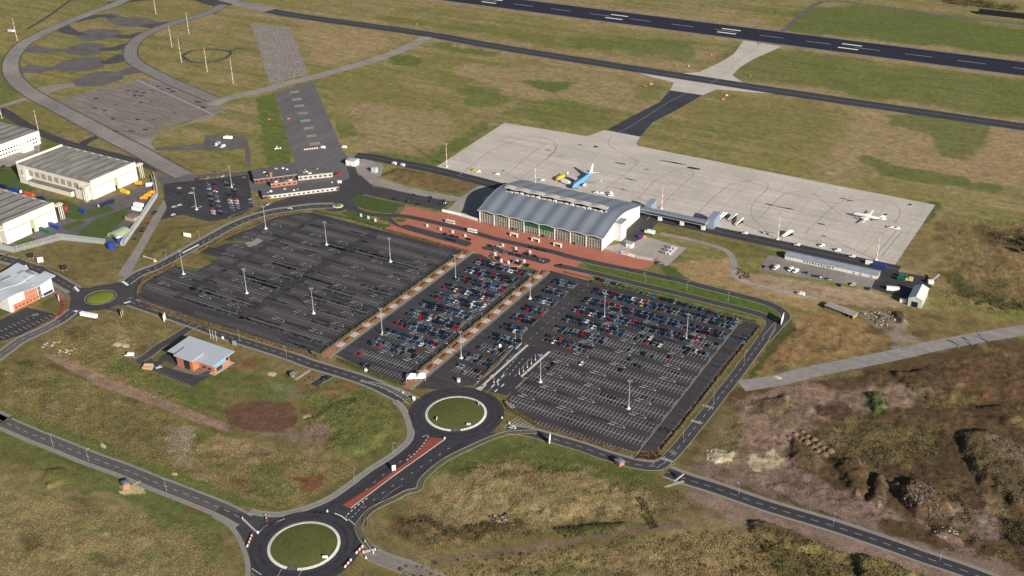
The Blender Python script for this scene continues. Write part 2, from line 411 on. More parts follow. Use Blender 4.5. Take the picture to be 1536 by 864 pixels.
 ([(1125, 685), (1160, 675), (1180, 690), (1160, 705), (1130, 705)], (0.40, 0.33, 0.22), 4, .7),
 ([(1120, 605), (1175, 595), (1190, 612), (1150, 622), (1128, 620)], SCRUB, 5, .75),
 ([(1205, 640), (1290, 635), (1400, 640), (1420, 670), (1330, 700), (1260, 680), (1215, 665)], (0.118, 0.096, 0.042), 10, .7),
 ([(1225, 612), (1260, 602), (1290, 615), (1290, 628), (1240, 630)], DDIRT, 6, .7),
 ([(1300, 590), (1325, 590), (1330, 620), (1312, 628), (1298, 610)], (0.05, 0.075, 0.02), 3, .8),
 ([(1340, 565), (1380, 562), (1420, 590), (1440, 600), (1400, 598), (1360, 580)], SCRUB, 5, .7),
 ([(1380, 600), (1450, 596), (1500, 590), (1490, 606), (1390, 610)], (0.15, 0.12, 0.05), 5, .7),
 ([(1420, 545), (1536, 525), (1620, 520), (1620, 620), (1500, 600), (1430, 575)], (0.105, 0.062, 0.036), 12, .75),
 ([(1465, 590), (1490, 590), (1490, 600), (1468, 602)], REDSOIL, 3, .7),
 ([(1430, 605), (1500, 610), (1520, 640), (1460, 625)], DDIRT, 6, .7),
 ([(1390, 650), (1436, 650), (1450, 690), (1420, 690)], (0.075, 0.055, 0.028), 6, .6),
 ([(1430, 650), (1480, 640), (1560, 690), (1600, 760), (1530, 760), (1450, 700)], (0.098, 0.076, 0.040), 6, .8),
 ([(1480, 662), (1540, 680), (1600, 720), (1560, 725), (1490, 690)], (0.155, 0.115, 0.085), 6, .7),
 ([(1310, 700), (1370, 695), (1440, 690), (1430, 716), (1360, 725), (1320, 720)], DDIRT, 5, .6),
 ([(1310, 780), (1360, 780), (1400, 800), (1440, 830), (1400, 820), (1330, 800)], (0.072, 0.046, 0.022), 4, .9),
 ([(1430, 755), (1500, 765), (1530, 800), (1470, 815), (1420, 785)], (0.17, 0.12, 0.10), 6, .8),
 ([(1500, 775), (1560, 790), (1560, 840), (1510, 815)], (0.07, 0.05, 0.03), 6, .7),
 ([(1185, 655), (1215, 668), (1240, 690), (1225, 712), (1190, 700)], (0.10, 0.07, 0.042), 3, .7),
]
_rp = random.Random(31)
for zone, n_, cols_p, r0_, r1_ in (
    ([(1120, 590), (1300, 570), (1540, 510), (1560, 860), (1200, 750), (1040, 700)], 150, (DDIRT, SCRUB, DIRT, MUD, OLIVE, STRAW, SCRUB, DDIRT), 1.5, 6),
    ([(0, 550), (80, 535), (345, 650), (500, 690), (430, 760), (300, 720), (0, 615)], 70, (SCRUB, GREEN, TAN, DGREEN, DIRT), 2, 7),
    ([(300, 560), (480, 560), (600, 620), (560, 690), (460, 700), (400, 600)], 50, (SCRUB, TAN, DGREEN, REDSOIL, GREEN), 1.5, 5),
    ([(-20, 690), (330, 800), (350, 880), (-40, 880)], 60, (SCRUB, GREEN, STRAW, STRAW, DGREEN), 2, 8),
    ([(560, 800), (700, 690), (900, 680), (1060, 760), (820, 815), (620, 830)], 70, (SCRUB, GREEN, STRAW, DGREEN, DIRT), 1.5, 6),
    ([(600, 850), (1100, 795), (1400, 864), (1300, 890), (600, 890)], 80, (SCRUB, GREEN, STRAW, DGREEN, DDIRT), 1.5, 6),
    ([(70, 500), (250, 480), (250, 550), (160, 550)], 30, (SCRUB, TAN, GREEN), 1.5, 5),
    ([(1195, 480), (1340, 470), (1500, 480), (1320, 530), (1140, 560)], 40, (SCRUB, STRAW, DDIRT, OLIVE), 1.5, 6),
    ([(1400, 340), (1540, 340), (1540, 470), (1400, 410)], 40, (SCRUB, STRAW, DDIRT, DGREEN), 2, 8)):
    k = 0
    while k < n_:
        u_ = _rp.uniform(min(p_[0] for p_ in zone), max(p_[0] for p_ in zone)); v_ = _rp.uniform(min(p_[1] for p_ in zone), max(p_[1] for p_ in zone))
        if not inside((u_, v_), zone): continue
        rr_ = _rp.uniform(r0_, r1_) * 2.6; el = _rp.uniform(.3, .6)
        PATCHES.append(([(u_ + rr_ * _rp.uniform(.6, 1.3) * math.cos(a_ * .9), v_ + rr_ * el * _rp.uniform(.6, 1.3) * math.sin(a_ * .9)) for a_ in range(7)], _rp.choice(cols_p), rr_ * .35, _rp.uniform(.2, .55))); k += 1
PATCHES += [
 ([(-60, 590), (15, 628), (86, 656), (185, 694), (289, 735), (350, 757), (420, 765), (380, 752), (300, 722), (200, 680), (100, 645), (0, 608)], GREEN, 3, .8),
 ([(-60, 618), (15, 650), (86, 678), (185, 716), (289, 757), (345, 785), (362, 820), (340, 800), (280, 768), (180, 727), (80, 690), (-60, 634)], GREEN, 3, .75),
 ([(420, 764), (455, 756), (494, 740), (557, 696), (588, 677), (604, 655), (606, 640), (598, 660), (570, 680), (520, 718), (470, 745)], GREEN, 2.5, .8),
 ([(1020, 708), (1075, 726), (1188, 762), (1323, 804), (1449, 846), (1449, 842), (1323, 799), (1188, 757), (1075, 721)], (.16, .105, .085), 1.5, .9)]
# (outline, height m, slope width m)
MOUNDS = [
 ([(1437, 652), (1470, 645), (1500, 652), (1560, 690), (1620, 760), (1600, 800), (1540, 770), (1470, 725), (1447, 690)], 3.4, 8),
 ([(1252, 690), (1285, 690), (1303, 715), (1300, 742), (1282, 746), (1262, 722)], 2.6, 6),
 ([(1310, 712), (1325, 712), (1330, 755), (1318, 765), (1300, 752)], 3.0, 4),
 ([(1340, 728), (1375, 722), (1405, 735), (1428, 770), (1418, 778), (1372, 774), (1345, 748)], 4.2, 6),
 ([(1398, 792), (1425, 788), (1450, 802), (1440, 812), (1405, 806)], 1.6, 3),
 ([(1300, 590), (1322, 588), (1330, 612), (1310, 622)], 1.6, 3),
 ([(1335, 560), (1385, 556), (1440, 590), (1430, 604), (1370, 590)], 2.2, 5),
 ([(1460, 612), (1500, 610), (1536, 632), (1510, 640)], 2.0, 4),
 ([(1120, 602), (1180, 594), (1190, 610), (1150, 620)], 1.5, 4),
 ([(1060, 678), (1098, 680), (1098, 696), (1068, 696)], 1.2, 3),
 ([(1122, 783), (1140, 780), (1200, 800), (1250, 830), (1200, 830), (1130, 800)], 2.4, 4),
 ([(1280, 835), (1330, 838), (1380, 864), (1360, 900), (1290, 880)], 3.0, 5),
 ([(1190, 655), (1235, 690), (1222, 708), (1186, 690)], 1.5, 4),
 ([(830, 794), (940, 784), (936, 794), (850, 806)], 1.4, 2),
 ([(950, 745), (965, 748), (985, 790), (972, 792)], -1.0, 1.5),
 ([(455, 640), (470, 620), (520, 600), (580, 600), (598, 640), (560, 680), (510, 690)], 1.6, 10),
 ([(60, 706), (100, 700), (110, 724), (70, 732)], 1.3, 4),
 ([(690, 700), (860, 705), (960, 740), (930, 775), (830, 780), (700, 760)], 2.0, 18),
 ([(593, 785), (640, 778), (668, 800), (620, 812)], 1.0, 4), ([(700, 790), (780, 782), (800, 798), (720, 812)], 1.2, 4),
 ([(573, 263), (596, 252), (653, 261), (718, 277), (690, 290), (614, 276)], 1.5, 6),
 ([(215, 335), (300, 322), (370, 330), (300, 372), (240, 395), (215, 385)], 1.0, 8),
 ([(1336, 467), (1356, 470), (1362, 490), (1352, 486)], 1.8, 2.5),
]
FLATS = []     # photo outlines that must stay level
def build_ground():
    us = np.concatenate([np.linspace(-6000, -260, 24), np.arange(-240, 1780, 2.3), np.linspace(1800, 7500, 24)])
    vs = np.concatenate([np.array([-405, -380, -340, -290, -240, -200]), np.linspace(-180, -40, 40), np.arange(-36, 920, 1.9), np.linspace(930, 3400, 30)])
    U, V = np.meshgrid(us, vs)
    d0 = (U - 768.0); d1 = (V - 432.0); d2 = FPX
    wx = RM[0, 0] * d0 + RM[0, 1] * d1 + RM[0, 2] * d2
    wy = RM[1, 0] * d0 + RM[1, 1] * d1 + RM[1, 2] * d2
    wz = RM[2, 0] * d0 + RM[2, 1] * d1 + RM[2, 2] * d2
    t = -H / np.minimum(wz, -0.004 * FPX)
    X = wx * t; Y = wy * t
    # --- colour
    n1 = FBM(X / 90, Y / 90, 5); n2 = FBM(X / 22 + 40, Y / 22, 4); n3 = FBM(X / 7, Y / 7 + 80, 3)
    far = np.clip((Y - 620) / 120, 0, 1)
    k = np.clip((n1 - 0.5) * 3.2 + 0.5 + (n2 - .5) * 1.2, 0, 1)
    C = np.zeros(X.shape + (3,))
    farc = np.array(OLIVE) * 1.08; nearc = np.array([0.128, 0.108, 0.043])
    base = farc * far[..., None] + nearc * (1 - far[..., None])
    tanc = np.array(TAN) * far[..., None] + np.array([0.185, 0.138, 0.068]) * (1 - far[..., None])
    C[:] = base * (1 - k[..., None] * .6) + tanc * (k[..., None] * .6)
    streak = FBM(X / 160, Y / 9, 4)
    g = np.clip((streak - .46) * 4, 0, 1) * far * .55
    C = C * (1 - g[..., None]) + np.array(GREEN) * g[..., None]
    for yy, hw_, am in ((1345, 10, .75), (1424, 12, .7), (1440, 6, .3)):
        a = np.clip(1.4 - np.abs(Y - yy) / hw_, 0, 1) * am * far * (.5 + n3); a = np.clip(a, 0, 1)[..., None]; C = C * (1 - a) + np.array(TAN) * a
    tp_ = GP([(445, 23.5), (640, 51), (760, 72.5), (1136, 132), (1536, 190.5)]); tyy = np.interp(X, [p[0] for p in tp_], [p[1] for p in tp_])
    for s_ in (22, -22):
        a = np.clip(1.5 - np.abs(Y - tyy - s_) / 9, 0, 1) * .7 * (.4 + n3) * (X > -1250); a = np.clip(a, 0, 1)[..., None]; C = C * (1 - a) + np.array(TAN) * a
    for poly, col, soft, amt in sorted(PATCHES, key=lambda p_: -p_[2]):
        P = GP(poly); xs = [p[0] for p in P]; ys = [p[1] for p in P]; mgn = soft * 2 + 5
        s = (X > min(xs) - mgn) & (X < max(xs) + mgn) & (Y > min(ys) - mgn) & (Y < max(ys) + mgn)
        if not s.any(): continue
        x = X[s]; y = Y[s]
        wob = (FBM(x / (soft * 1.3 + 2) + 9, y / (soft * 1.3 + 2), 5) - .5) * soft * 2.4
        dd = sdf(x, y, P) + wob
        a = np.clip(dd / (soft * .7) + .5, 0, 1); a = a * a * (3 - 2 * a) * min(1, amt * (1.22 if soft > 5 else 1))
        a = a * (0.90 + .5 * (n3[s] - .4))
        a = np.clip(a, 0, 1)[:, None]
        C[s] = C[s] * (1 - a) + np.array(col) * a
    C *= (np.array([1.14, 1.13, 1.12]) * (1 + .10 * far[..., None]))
    C *= (0.84 + 0.32 * n3)[..., None] * (0.90 + .20 * n2)[..., None]
    # --- relief
    Z = np.zeros(X.shape)
    rough = np.zeros(X.shape)
    for poly, amp, soft in (
        ([(1115, 590), (1540, 508), (1700, 490), (1700, 940), (1536, 862), (1200, 762), (1040, 700)], .9, 10),
        ([(0, 545), (60, 540), (345, 652), (560, 705), (430, 768), (380, 765), (0, 625)], .5, 8),
        ([(-100, 700), (330, 790), (350, 864), (340, 930), (-150, 960)], .5, 10),
        ([(570, 790), (660, 720), (780, 660), (1000, 722), (1090, 760), (850, 808), (640, 836)], .5, 8),
        ([(600, 855), (1100, 790), (1150, 790), (1500, 880), (1500, 960), (560, 960)], .8, 8),
        ([(60, 500), (180, 478), (270, 500), (200, 530), (330, 640), (80, 540)], .8, 5),
        ([(1190, 488), (1290, 480), (1325, 520), (1140, 560)], .7, 5),
        ([(460, 570), (600, 610), (590, 660), (480, 690), (450, 600)], .9, 6),
        ([(1410, 320), (1600, 330), (1600, 480), (1400, 470)], .8, 12)):
        P = GP(poly); dd = sdf(X, Y, P); a = np.clip(dd / soft, 0, 1)
        rough = np.maximum(rough, a * amp)
    Z += rough * ((FBM(X / 16, Y / 16 + 3, 4) - .5) * 2.2 + (FBM(X / 3.2, Y / 3.2, 3) - .5) * 1.3)
    Z += rough * .25
    for poly, h, wd in MOUNDS:
        P = GP(poly); xs = [p[0] for p in P]; ys = [p[1] for p in P]
        s = (X > min(xs) - 20) & (X < max(xs) + 20) & (Y > min(ys) - 20) & (Y < max(ys) + 20)
        if not s.any(): continue
        x = X[s]; y = Y[s]
        dd = sdf(x, y, P) + (FBM(x / 6, y / 6, 3) - .5) * wd * .9
        a = np.clip(dd / wd + .25, 0, 1); a = a * a * (3 - 2 * a)
        Z[s] += h * a * (0.75 + .5 * FBM(x / 5, y / 5 + 9, 3))
    for poly in FLATS:
        P = poly; xs = [p[0] for p in P]; ys = [p[1] for p in P]
        s = (X > min(xs) - 9) & (X < max(xs) + 9) & (Y > min(ys) - 9) & (Y < max(ys) + 9)
        if not s.any(): continue
        dd = sdf(X[s], Y[s], P); Z[s] *= np.clip(-dd / 6 - .25, 0, 1)
    global TUFT
    ok = (rough > .2) & (U > -20) & (U < 1556) & (V > 300) & (V < 880)
    bare = ((C[..., 1] / C[..., 0] < .70) & (FBM(X / 4, Y / 4, 2) < .62)) | (C[..., 0] > .30); ok &= ~bare
    ii = np.flatnonzero(ok.ravel()); rg = np.random.RandomState(8); ii = rg.choice(ii, min(95000, len(ii)), replace=False)
    TUFT = (X.ravel()[ii], Y.ravel()[ii], Z.ravel()[ii], C.reshape(-1, 3)[ii])
    nr, nc = X.shape
    me = bpy.data.meshes.new('ground')
    co = np.stack([X, Y, Z], -1).reshape(-1, 3).astype(np.float32)
    idx = np.arange(nr * nc).reshape(nr, nc)
    q = np.stack([idx[:-1, :-1], idx[1:, :-1], idx[1:, 1:], idx[:-1, 1:]], -1).reshape(-1, 4)
    me.vertices.add(len(co)); me.vertices.foreach_set('co', co.ravel())
    me.loops.add(q.size); me.loops.foreach_set('vertex_index', q.ravel().astype(np.int32))
    me.polygons.add(len(q)); me.polygons.foreach_set('loop_start', np.arange(0, q.size, 4, dtype=np.int32))
    me.polygons.foreach_set('loop_total', np.full(len(q), 4, np.int32))
    me.polygons.foreach_set('use_smooth', np.ones(len(q), bool))
    me.update(calc_edges=True)
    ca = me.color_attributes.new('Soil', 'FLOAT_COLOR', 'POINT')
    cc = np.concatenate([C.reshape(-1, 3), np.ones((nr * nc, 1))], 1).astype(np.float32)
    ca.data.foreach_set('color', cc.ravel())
    mt = bpy.data.materials.new('grassland'); mt.use_nodes = True
    n = mt.node_tree.nodes; l = mt.node_tree.links; b = n['Principled BSDF']
    b.inputs['Roughness'].default_value = 0.95; b.inputs['Specular IOR Level'].default_value = 0.1
    at = n.new('ShaderNodeAttribute'); at.attribute_name = 'Soil'
    geo = n.new('ShaderNodeNewGeometry')
    def noise(scale, det, rgh=0.6):
        mp = n.new('ShaderNodeMapping'); mp.inputs['Scale'].default_value = scale if hasattr(scale, '__len__') else (scale,) * 3
        l.new(geo.outputs['Position'], mp.inputs[0])
        z = n.new('ShaderNodeTexNoise'); z.inputs['Scale'].default_value = 1; z.inputs['Detail'].default_value = det; z.inputs['Roughness'].default_value = rgh
        l.new(mp.outputs[0], z.inputs['Vector']); return z.outputs[0]
    def rng(x, a, b_, c, d):
        r = n.new('ShaderNodeMapRange'); r.inputs[1].default_value = a; r.inputs[2].default_value = b_; r.inputs[3].default_value = c; r.inputs[4].default_value = d
        l.new(x, r.inputs[0]); return r.outputs[0]
    def mul(a, b_):
        x = n.new('ShaderNodeMath'); x.operation = 'MULTIPLY'; l.new(a, x.inputs[0]); l.new(b_, x.inputs[1]); return x.outputs[0]
    f1 = noise((0.62, 0.9, 1), 4, 0.78); f2 = noise(0.16, 4, .6); f3 = noise((0.02, 0.14, 1), 4, .6)
    v = mul(mul(rng(f1, .33, .67, .60, 1.40), rng(f2, .32, .68, .78, 1.24)), rng(f3, .3, .7, .88, 1.12))
    vm = n.new('ShaderNodeVectorMath'); vm.operation = 'SCALE'; l.new(at.outputs['Color'], vm.inputs[0]); l.new(v, vm.inputs['Scale'])
    hs = n.new('ShaderNodeMix'); hs.data_type = 'RGBA'; hs.blend_type = 'MULTIPLY'
    l.new(rng(noise(0.055, 5, .6), .36, .64, 0, .8), hs.inputs[0])
    l.new(vm.outputs[0], hs.inputs[6]); hs.inputs[7].default_value = (0.93, 1.0, 0.90, 1)
    l.new(hs.outputs[2], b.inputs['Base Color'])
    bp = n.new('ShaderNodeBump'); bp.inputs['Strength'].default_value = 0.55; bp.inputs['Distance'].default_value = 0.5
    l.new(f1, bp.inputs['Height']); l.new(bp.outputs[0], b.inputs['Normal'])
    me.materials.append(mt)
    # rough grass standing on the uncut land: small crossed tufts
    tx, ty, tz, tc_ = TUFT; n_ = len(tx); tx = tx + rg.uniform(-.6, .6, n_); ty = ty + rg.uniform(-.6, .6, n_)
    clump = FBM(tx / 9, ty / 9, 3); hgt = rg.uniform(.12, .42, n_) * (.5 + clump) ; rad = rg.uniform(.3, .75, n_); V_ = []; F_ = []
    co_ = []
    for k in range(3):
        a = rg.uniform(0, math.pi, n_); dx = np.cos(a) * rad; dy = np.sin(a) * rad; lx = rg.uniform(-.35, .35, n_); ly = rg.uniform(-.35, .35, n_)
        co_.append(np.stack([np.stack([tx - dx, ty - dy, tz - .08], -1), np.stack([tx + dx, ty + dy, tz - .08], -1), np.stack([tx + lx, ty + ly, tz + hgt], -1)], 1))
    co_ = np.concatenate(co_, 0).reshape(-1, 3).astype(np.float32); m2 = bpy.data.meshes.new('rough_grass'); nf = len(co_) // 3
    m2.vertices.add(len(co_)); m2.vertices.foreach_set('co', co_.ravel()); m2.loops.add(nf * 3); m2.loops.foreach_set('vertex_index', np.arange(nf * 3, dtype=np.int32)); m2.polygons.add(nf)
    m2.polygons.foreach_set('loop_start', np.arange(0, nf * 3, 3, dtype=np.int32)); m2.polygons.foreach_set('loop_total', np.full(nf, 3, np.int32)); m2.update(calc_edges=True)
    tint = tc_ * rg.uniform(.9, 1.45, (n_, 1)) * np.array([1.04, 1.0, .95]); tint = np.repeat(np.concatenate([tint] * 3, 0), 3, 0); c2 = m2.color_attributes.new('Soil', 'FLOAT_COLOR', 'POINT'); c2.data.foreach_set('color', np.concatenate([tint, np.ones((len(tint), 1))], 1).astype(np.float32).ravel())
    m3 = bpy.data.materials.new('grass_blades'); m3.use_nodes = True; q3 = m3.node_tree.nodes; a3 = q3.new('ShaderNodeAttribute'); a3.attribute_name = 'Soil'; m3.node_tree.links.new(a3.outputs['Color'], q3['Principled BSDF'].inputs['Base Color']); q3['Principled BSDF'].inputs['Roughness'].default_value = .95
    m2.materials.append(m3); o2 = bpy.data.objects.new('rough_grass', m2); COL.objects.link(o2); tag(o2, 'tufts of rough uncut grass over the waste ground', 'grass', None, 'stuff')
    o = bpy.data.objects.new('ground', me); COL.objects.link(o); tag(o, kind='structure')
    return o
# ================================================================== ROADS, APRON, RUNWAY
def circ(cx, cy, r, n=64, a0=0, a1=360):
    return [(cx + r * math.cos(R_(a0 + (a1 - a0) * k / n)), cy + r * math.sin(R_(a0 + (a1 - a0) * k / n))) for k in range(n + (0 if a1 - a0 == 360 else 1))]
def ring(mb, cx, cy, r0, r1, z, n=72, a0=0, a1=360, mi=0):
    for k in range(n):
        p = [R_(a0 + (a1 - a0) * j / n) for j in (k, k + 1)]
        q = [(cx + r * math.cos(a), cy + r * math.sin(a), z) for r, a in ((r0, p[0]), (r1, p[0]), (r1, p[1]), (r0, p[1]))]
        mb.quad(*q, mi=mi)
    return mb
def px_path(px, n=6, z=0): return smooth_path(GP(px, z), n)
markW = MB(); markF = MB(); markB = MB(); markY = MB(); kerbs = MB(); stains = MB()
paths = {}
def dashes(mb, path, w_, on, off, z=ZL['mark'], off0=0.0):
    st = 0.5; p = resample(path, st); per = int((on + off) / st); k = int(on / st)
    for i in range(int(off0 / st), len(p) - k, per): ribbon(mb, p[i:i + k + 1:max(1, k // 2)], -w_ / 2, w_ / 2, z)
def corridor(path, hw): FLATS.append(offset_path(path[::3] + [path[-1]], hw) + offset_path(path[::3] + [path[-1]], -hw)[::-1])
def road(name, px, width, m_=None, z=ZL['road'], centre='dash', kerb=True, edge=False, n=6, pathL=0, pathR=0, kw=0.35):
    P = px_path(px, n); hw = width / 2
    struct(name, ribbon(MB(), P, hw, -hw, z), m_ or M_ASPH)
    corridor(P, hw + pathL + pathR + 2)
    if centre == 'dash': dashes(markW, P, 0.24, 4.0, 3.5)
    if kerb:
        bar(kerbs, P, hw, hw + kw, 0, 0.13); bar(kerbs, P, -hw - kw, -hw, 0, 0.13)
    if pathL: struct('footpath', ribbon(MB(), P, hw + kw + pathL, hw + kw, 0.10), M_PATH)
    if pathR: struct('footpath', ribbon(MB(), P, -hw - kw, -hw - kw - pathR, 0.10), M_PATH)
    if edge:
        ribbon(markW, P, hw - .5, hw - .8, ZL['mark']); ribbon(markW, P, -hw + .8, -hw + .5, ZL['mark'])
    paths[name + str(len(paths))] = P
    return P
RA1 = np.array((-312.9, 318.9)); RA2 = np.array((-308.5, 457.8)); RA3 = np.array((-619.2, 456.3)); RA4 = np.array(G(507, 309))
# ---- runway and taxiways (straight along X)
RY0, RY1 = 1351.7, 1415.0
struct('runway', MB().flat([(-2600, RY0), (1500, RY0), (1500, RY1), (-2600, RY1)], 0.05), M_RWY)
for y in (RY0 + 1.5, RY1 - 1.5): ribbon(markW, [(-2600, y), (1500, y)], -.5, .5, .08)
cy = (RY0 + RY1) / 2
for k in range(-14, 20):
    x0 = G(1136 + 275 / 3.84, 242 / 3.84)[0] + k * 62.0
    ribbon(markW, [(x0, cy), (x0 + 32, cy)], -.5, .5, .08)
for (u0, v0), (u1, v1) in (((921, 19.5), (944, 24)), ((1083.7, 42.4), (1110, 46.9)), ((1262, 66.4), (1292, 70.3)), ((736, -3), (754, 1))):
    a = G(u0, v0); b_ = G(u1, v1)
    for s in (-1, 1): ribbon(markB, [(a[0], cy + s * 9.5), (b_[0], cy + s * 9.5)], -1.8, 1.8, .09)
tw = [(330, -1), (380, 10), (445, 23.5), (640, 51), (760, 72.5), (1136, 132), (1536, 190.5)]
TW = smooth_path(GP(tw), 4); TW = TW + [(TW[-1][0] + 900, TW[-1][1] + 1)]
struct('taxiway', ribbon(MB(), TW[6:], 11.5, -11.5, .055), M_TWY)
ribbon(markF, TW, -.25, .25, .08)
struct('taxiway', ribbon(MB(), TW[:8], 13, -13, .05), M_ASPH_WORN)
# concrete links
sheet('taxiway_link', [(1115.5, 60.5), (1172, 69.5), (1160, 75.5), (1130, 88.5), (1109, 101.6), (1098.5, 113), (1118, 126), (1016.5, 110.5), (1049, 108), (1080, 93.7), (1101, 80.7)], M_CONC, .04)
sheet('taxiway_link', [(937, 101), (1060, 119), (1177, 139), (1177, 142.5), (1160, 140.6), (1075, 134), (1054, 142.7), (1004.8, 135.4), (1011, 123.7), (973.5, 114.6)], M_CONC, .04)
sheet('taxiway_link', [(1004.8, 135.4), (1054, 142.7), (1015, 165), (978.8, 183.6), (960.5, 205), (911, 194.5), (952.7, 171.9), (989, 153.6)], M_TWY, .04)
L2 = px_path([(1145, 64), (1115, 85), (1078, 118), (1030, 140), (1000, 155), (945, 190), (920, 202), (912, 212)], 8)
ribbon(markF, L2, -.3, .3, .08)
AX0, AX1 = -548.0, -117.0
# ---- apron
apron_px = [(757, 184), (872, 203), (882, 204), (906, 195.3), (960.5, 205.2), (954, 216), (958, 219), (1403, 307.5), (1342, 398), (1060, 338), (960, 318), (860, 300), (744.6, 275.5), (652, 252)]
sheet('apron', apron_px, M_CONC, .035)
# slab joints, stand lines, rubber and stains on the apron
jm = MB()
for k in range(0, 60):
    x = -545 + 7.5 * k
    if k % 4 == 0: ribbon(jm, [(x, 800), (x + 1.0, 917)], -.12, .12, .06)
for y in (803, 826, 849, 872, 895): ribbon(jm, [(-520, y), (-115, y)], -.15, .15, .06)
struct('apron_joints', jm, mat('joint_sealant', (0.26, 0.235, 0.21), .9))
tm = MB()
for px in ([(760, 262), (800, 228), (826, 214), (833, 222), (822, 236), (780, 268)], [(690, 262), (740, 224), (790, 206), (812, 206), (832, 214), (834, 224), (818, 240)],
           [(912, 212), (918, 222), (940, 232), (953, 240), (953, 248), (900, 290), (880, 308)], [(955, 300), (985, 270), (1020, 253), (1037, 256), (1038, 264), (1010, 290), (970, 330)],
           [(1046, 320), (1080, 288), (1100, 276), (1130, 270), (1150, 274), (1150, 284), (1130, 305), (1128, 325), (1148, 345)],
           [(1136, 330), (1165, 300), (1180, 290), (1205, 287), (1220, 290), (1258, 320)], [(1208, 350), (1245, 314), (1262, 303), (1300, 300), (1340, 306), (1350, 318), (1342, 335)],
           [(1100, 262), (1160, 285), (1260, 306), (1300, 312)], [(1000, 272), (1063, 290)], [(1097, 295), (1160, 308), (1265, 332), (1375, 352)]):
    ribbon(tm, px_path(px, 8), -.35, .35, .075)
struct('apron_lines', tm, mat('worn_apron_line', (0.30, 0.265, 0.225), .85, noise=[(.1, .3, 3)]))
ribbon(markY, px_path([(1295, 380), (1330, 345)], 2), -.25, .25, .08); ribbon(markF, px_path([(1322, 385), (1352, 348)], 2), -.4, .4, .08); ribbon(markF, px_path([(1314, 383), (1344, 347)], 2), -.4, .4, .08)
rs = random.Random(5)
for u, v, a, b_ in ((1010, 244, 14, 1.6), (1040, 252, 9, 2.5), (930, 245, 8, 1.5), (870, 217, 4, 1), (945, 269, 7, 1), (1265, 298, 4, 1), (1275, 301, 4, 1), (1172, 311, 5, 1), (1183, 313, 5, 1), (1232, 336, 4, 1), (822, 225, 4, 1), (893, 220, 3, 3), (1155, 307, 6, 1.2), (970, 254, 3, 1), (1365, 307, 2, 2), (905, 322, 8, 1.4)):
    x, y = G(u, v); n = 9
    stains.flat([(x + a * rs.uniform(.6, 1.2) * math.cos(2 * math.pi * k / n), y + b_ * rs.uniform(.6, 1.2) * math.sin(2 * math.pi * k / n)) for k in range(n)], .085)
# ---- airside road and service roads
P = smooth_path(GP([(533, 233), (560, 236), (593, 243), (651, 254.5), (718, 271), (755, 281)]), 5); P[-1] = (-429, 783)
P2 = P + [(-300, 783.5), (-250, 783.5), (-116, 783.5)]
struct('airside_road', ribbon(MB(), P2, 7.5, -7.5, .05), M_ASPH_NEW); corridor(P2, 9)
ribbon(markF, P2, .15, -.15, .08)
sheet('yard', [(1324, 396), (1342, 399), (1340.4, 406.7), (1394, 416), (1398, 431), (1362, 470 - 22), (1330, 440), (1307, 432)], M_ASPH_NEW, .06)
sheet('yard', [(1153, 383), (1176, 387), (1325, 418), (1313, 432), (1241, 422), (1165, 410), (1137, 405)], M_ASPH_WORN, .045)
# ---- terminal side yards
sheet('yard', [(903, 372), (926, 366), (960, 352), (976, 357), (1030, 372), (1000, 400), (984, 388), (979, 391), (926, 380)], mat('yard_concrete', (0.34, 0.31, 0.285), .9, noise=[(.05, .12, 5), (.4, .12, 4)]), .045)
sheet('yard', [(935, 352), (965, 321), (992, 328), (976, 346), (966, 356), (946, 366)], M_ASPH, .06)
sheet('yard', [(690, 297), (716, 280), (724, 278), (745, 285), (730, 335), (718, 333), (666, 318)], mat('pale_yard', (0.30, 0.27, 0.24), .9, noise=[(.05, .15, 5), (.5, .12, 4)]), .045)
struct('service_track', ribbon(MB(), px_path([(990, 350), (1010, 354), (1034, 359), (1072, 369), (1092, 378), (1100, 392), (1101, 416)], 6), 2.6, -2.6, .05), M_CONC_D)
struct('service_track', ribbon(MB(), px_path([(1098, 405), (1106, 416), (1122, 424), (1136, 428), (1165, 435), (1202, 442), (1226, 449)], 6), 2.3, -2.3, .06), mat('broken_concrete', (0.33, 0.28, 0.24), .9, noise=[(.12, .35, 5), (.7, .3, 4)]))
# ---- old roads and runway at the left
OUT = px_path([(205, -8), (182, 2), (167, 9), (141, 18), (99, 34), (65, 49.5), (34, 67), (18, 88), (17, 108), (30, 127), (57, 146), (91, 164), (135, 187.5), (169, 206), (208, 226), (250, 250), (276, 263)], 6)
struct('old_perimeter_track', ribbon(MB(), OUT, 10, -10, .06), M_ASPH_WORN)
INN = px_path([(336, 7), (312.5, 19), (273, 31), (234, 44), (208, 58), (196, 74), (200, 91), (226, 107), (260, 124), (294, 138), (322, 150)], 6)
struct('old_perimeter_track', ribbon(MB(), INN, 9, -9, .065), mat('asphalt_mid', (0.195, 0.18, 0.17), .9, noise=[(.05, .15, 5), (.4, .15, 4)]))
struct('old_perimeter_track', ribbon(MB(), px_path([(318, 158), (340, 148), (400, 134.5), (419, 128), (484, 112), (549, 93.5), (588, 80.5), (625, 64), (640, 55)], 6), 8, -8, .058), M_CONC_D)
struct('old_perimeter_track', ribbon(MB(), px_path([(165, 6), (215, -2), (290, -3), (320, 4), (340, 9)], 5), 13, -13, .05), M_ASPH)
sheet('old_apron', [(78, 152), (146, 135), (216, 118), (232, 119), (262, 130), (322, 150), (334, 158), (325, 168), (302, 176), (245, 192), (228, 204), (175, 210), (130, 184)], mat('stained_old_apron', (0.20, 0.172, 0.155), .9, noise=[((.03, .16, 1), .28, 5), (.25, .22, 5)]), .045)
for px in ([(205, 120), (255, 142), (320, 172)], ): ribbon(markF, px_path(px, 3), -1.6, 1.6, .08)
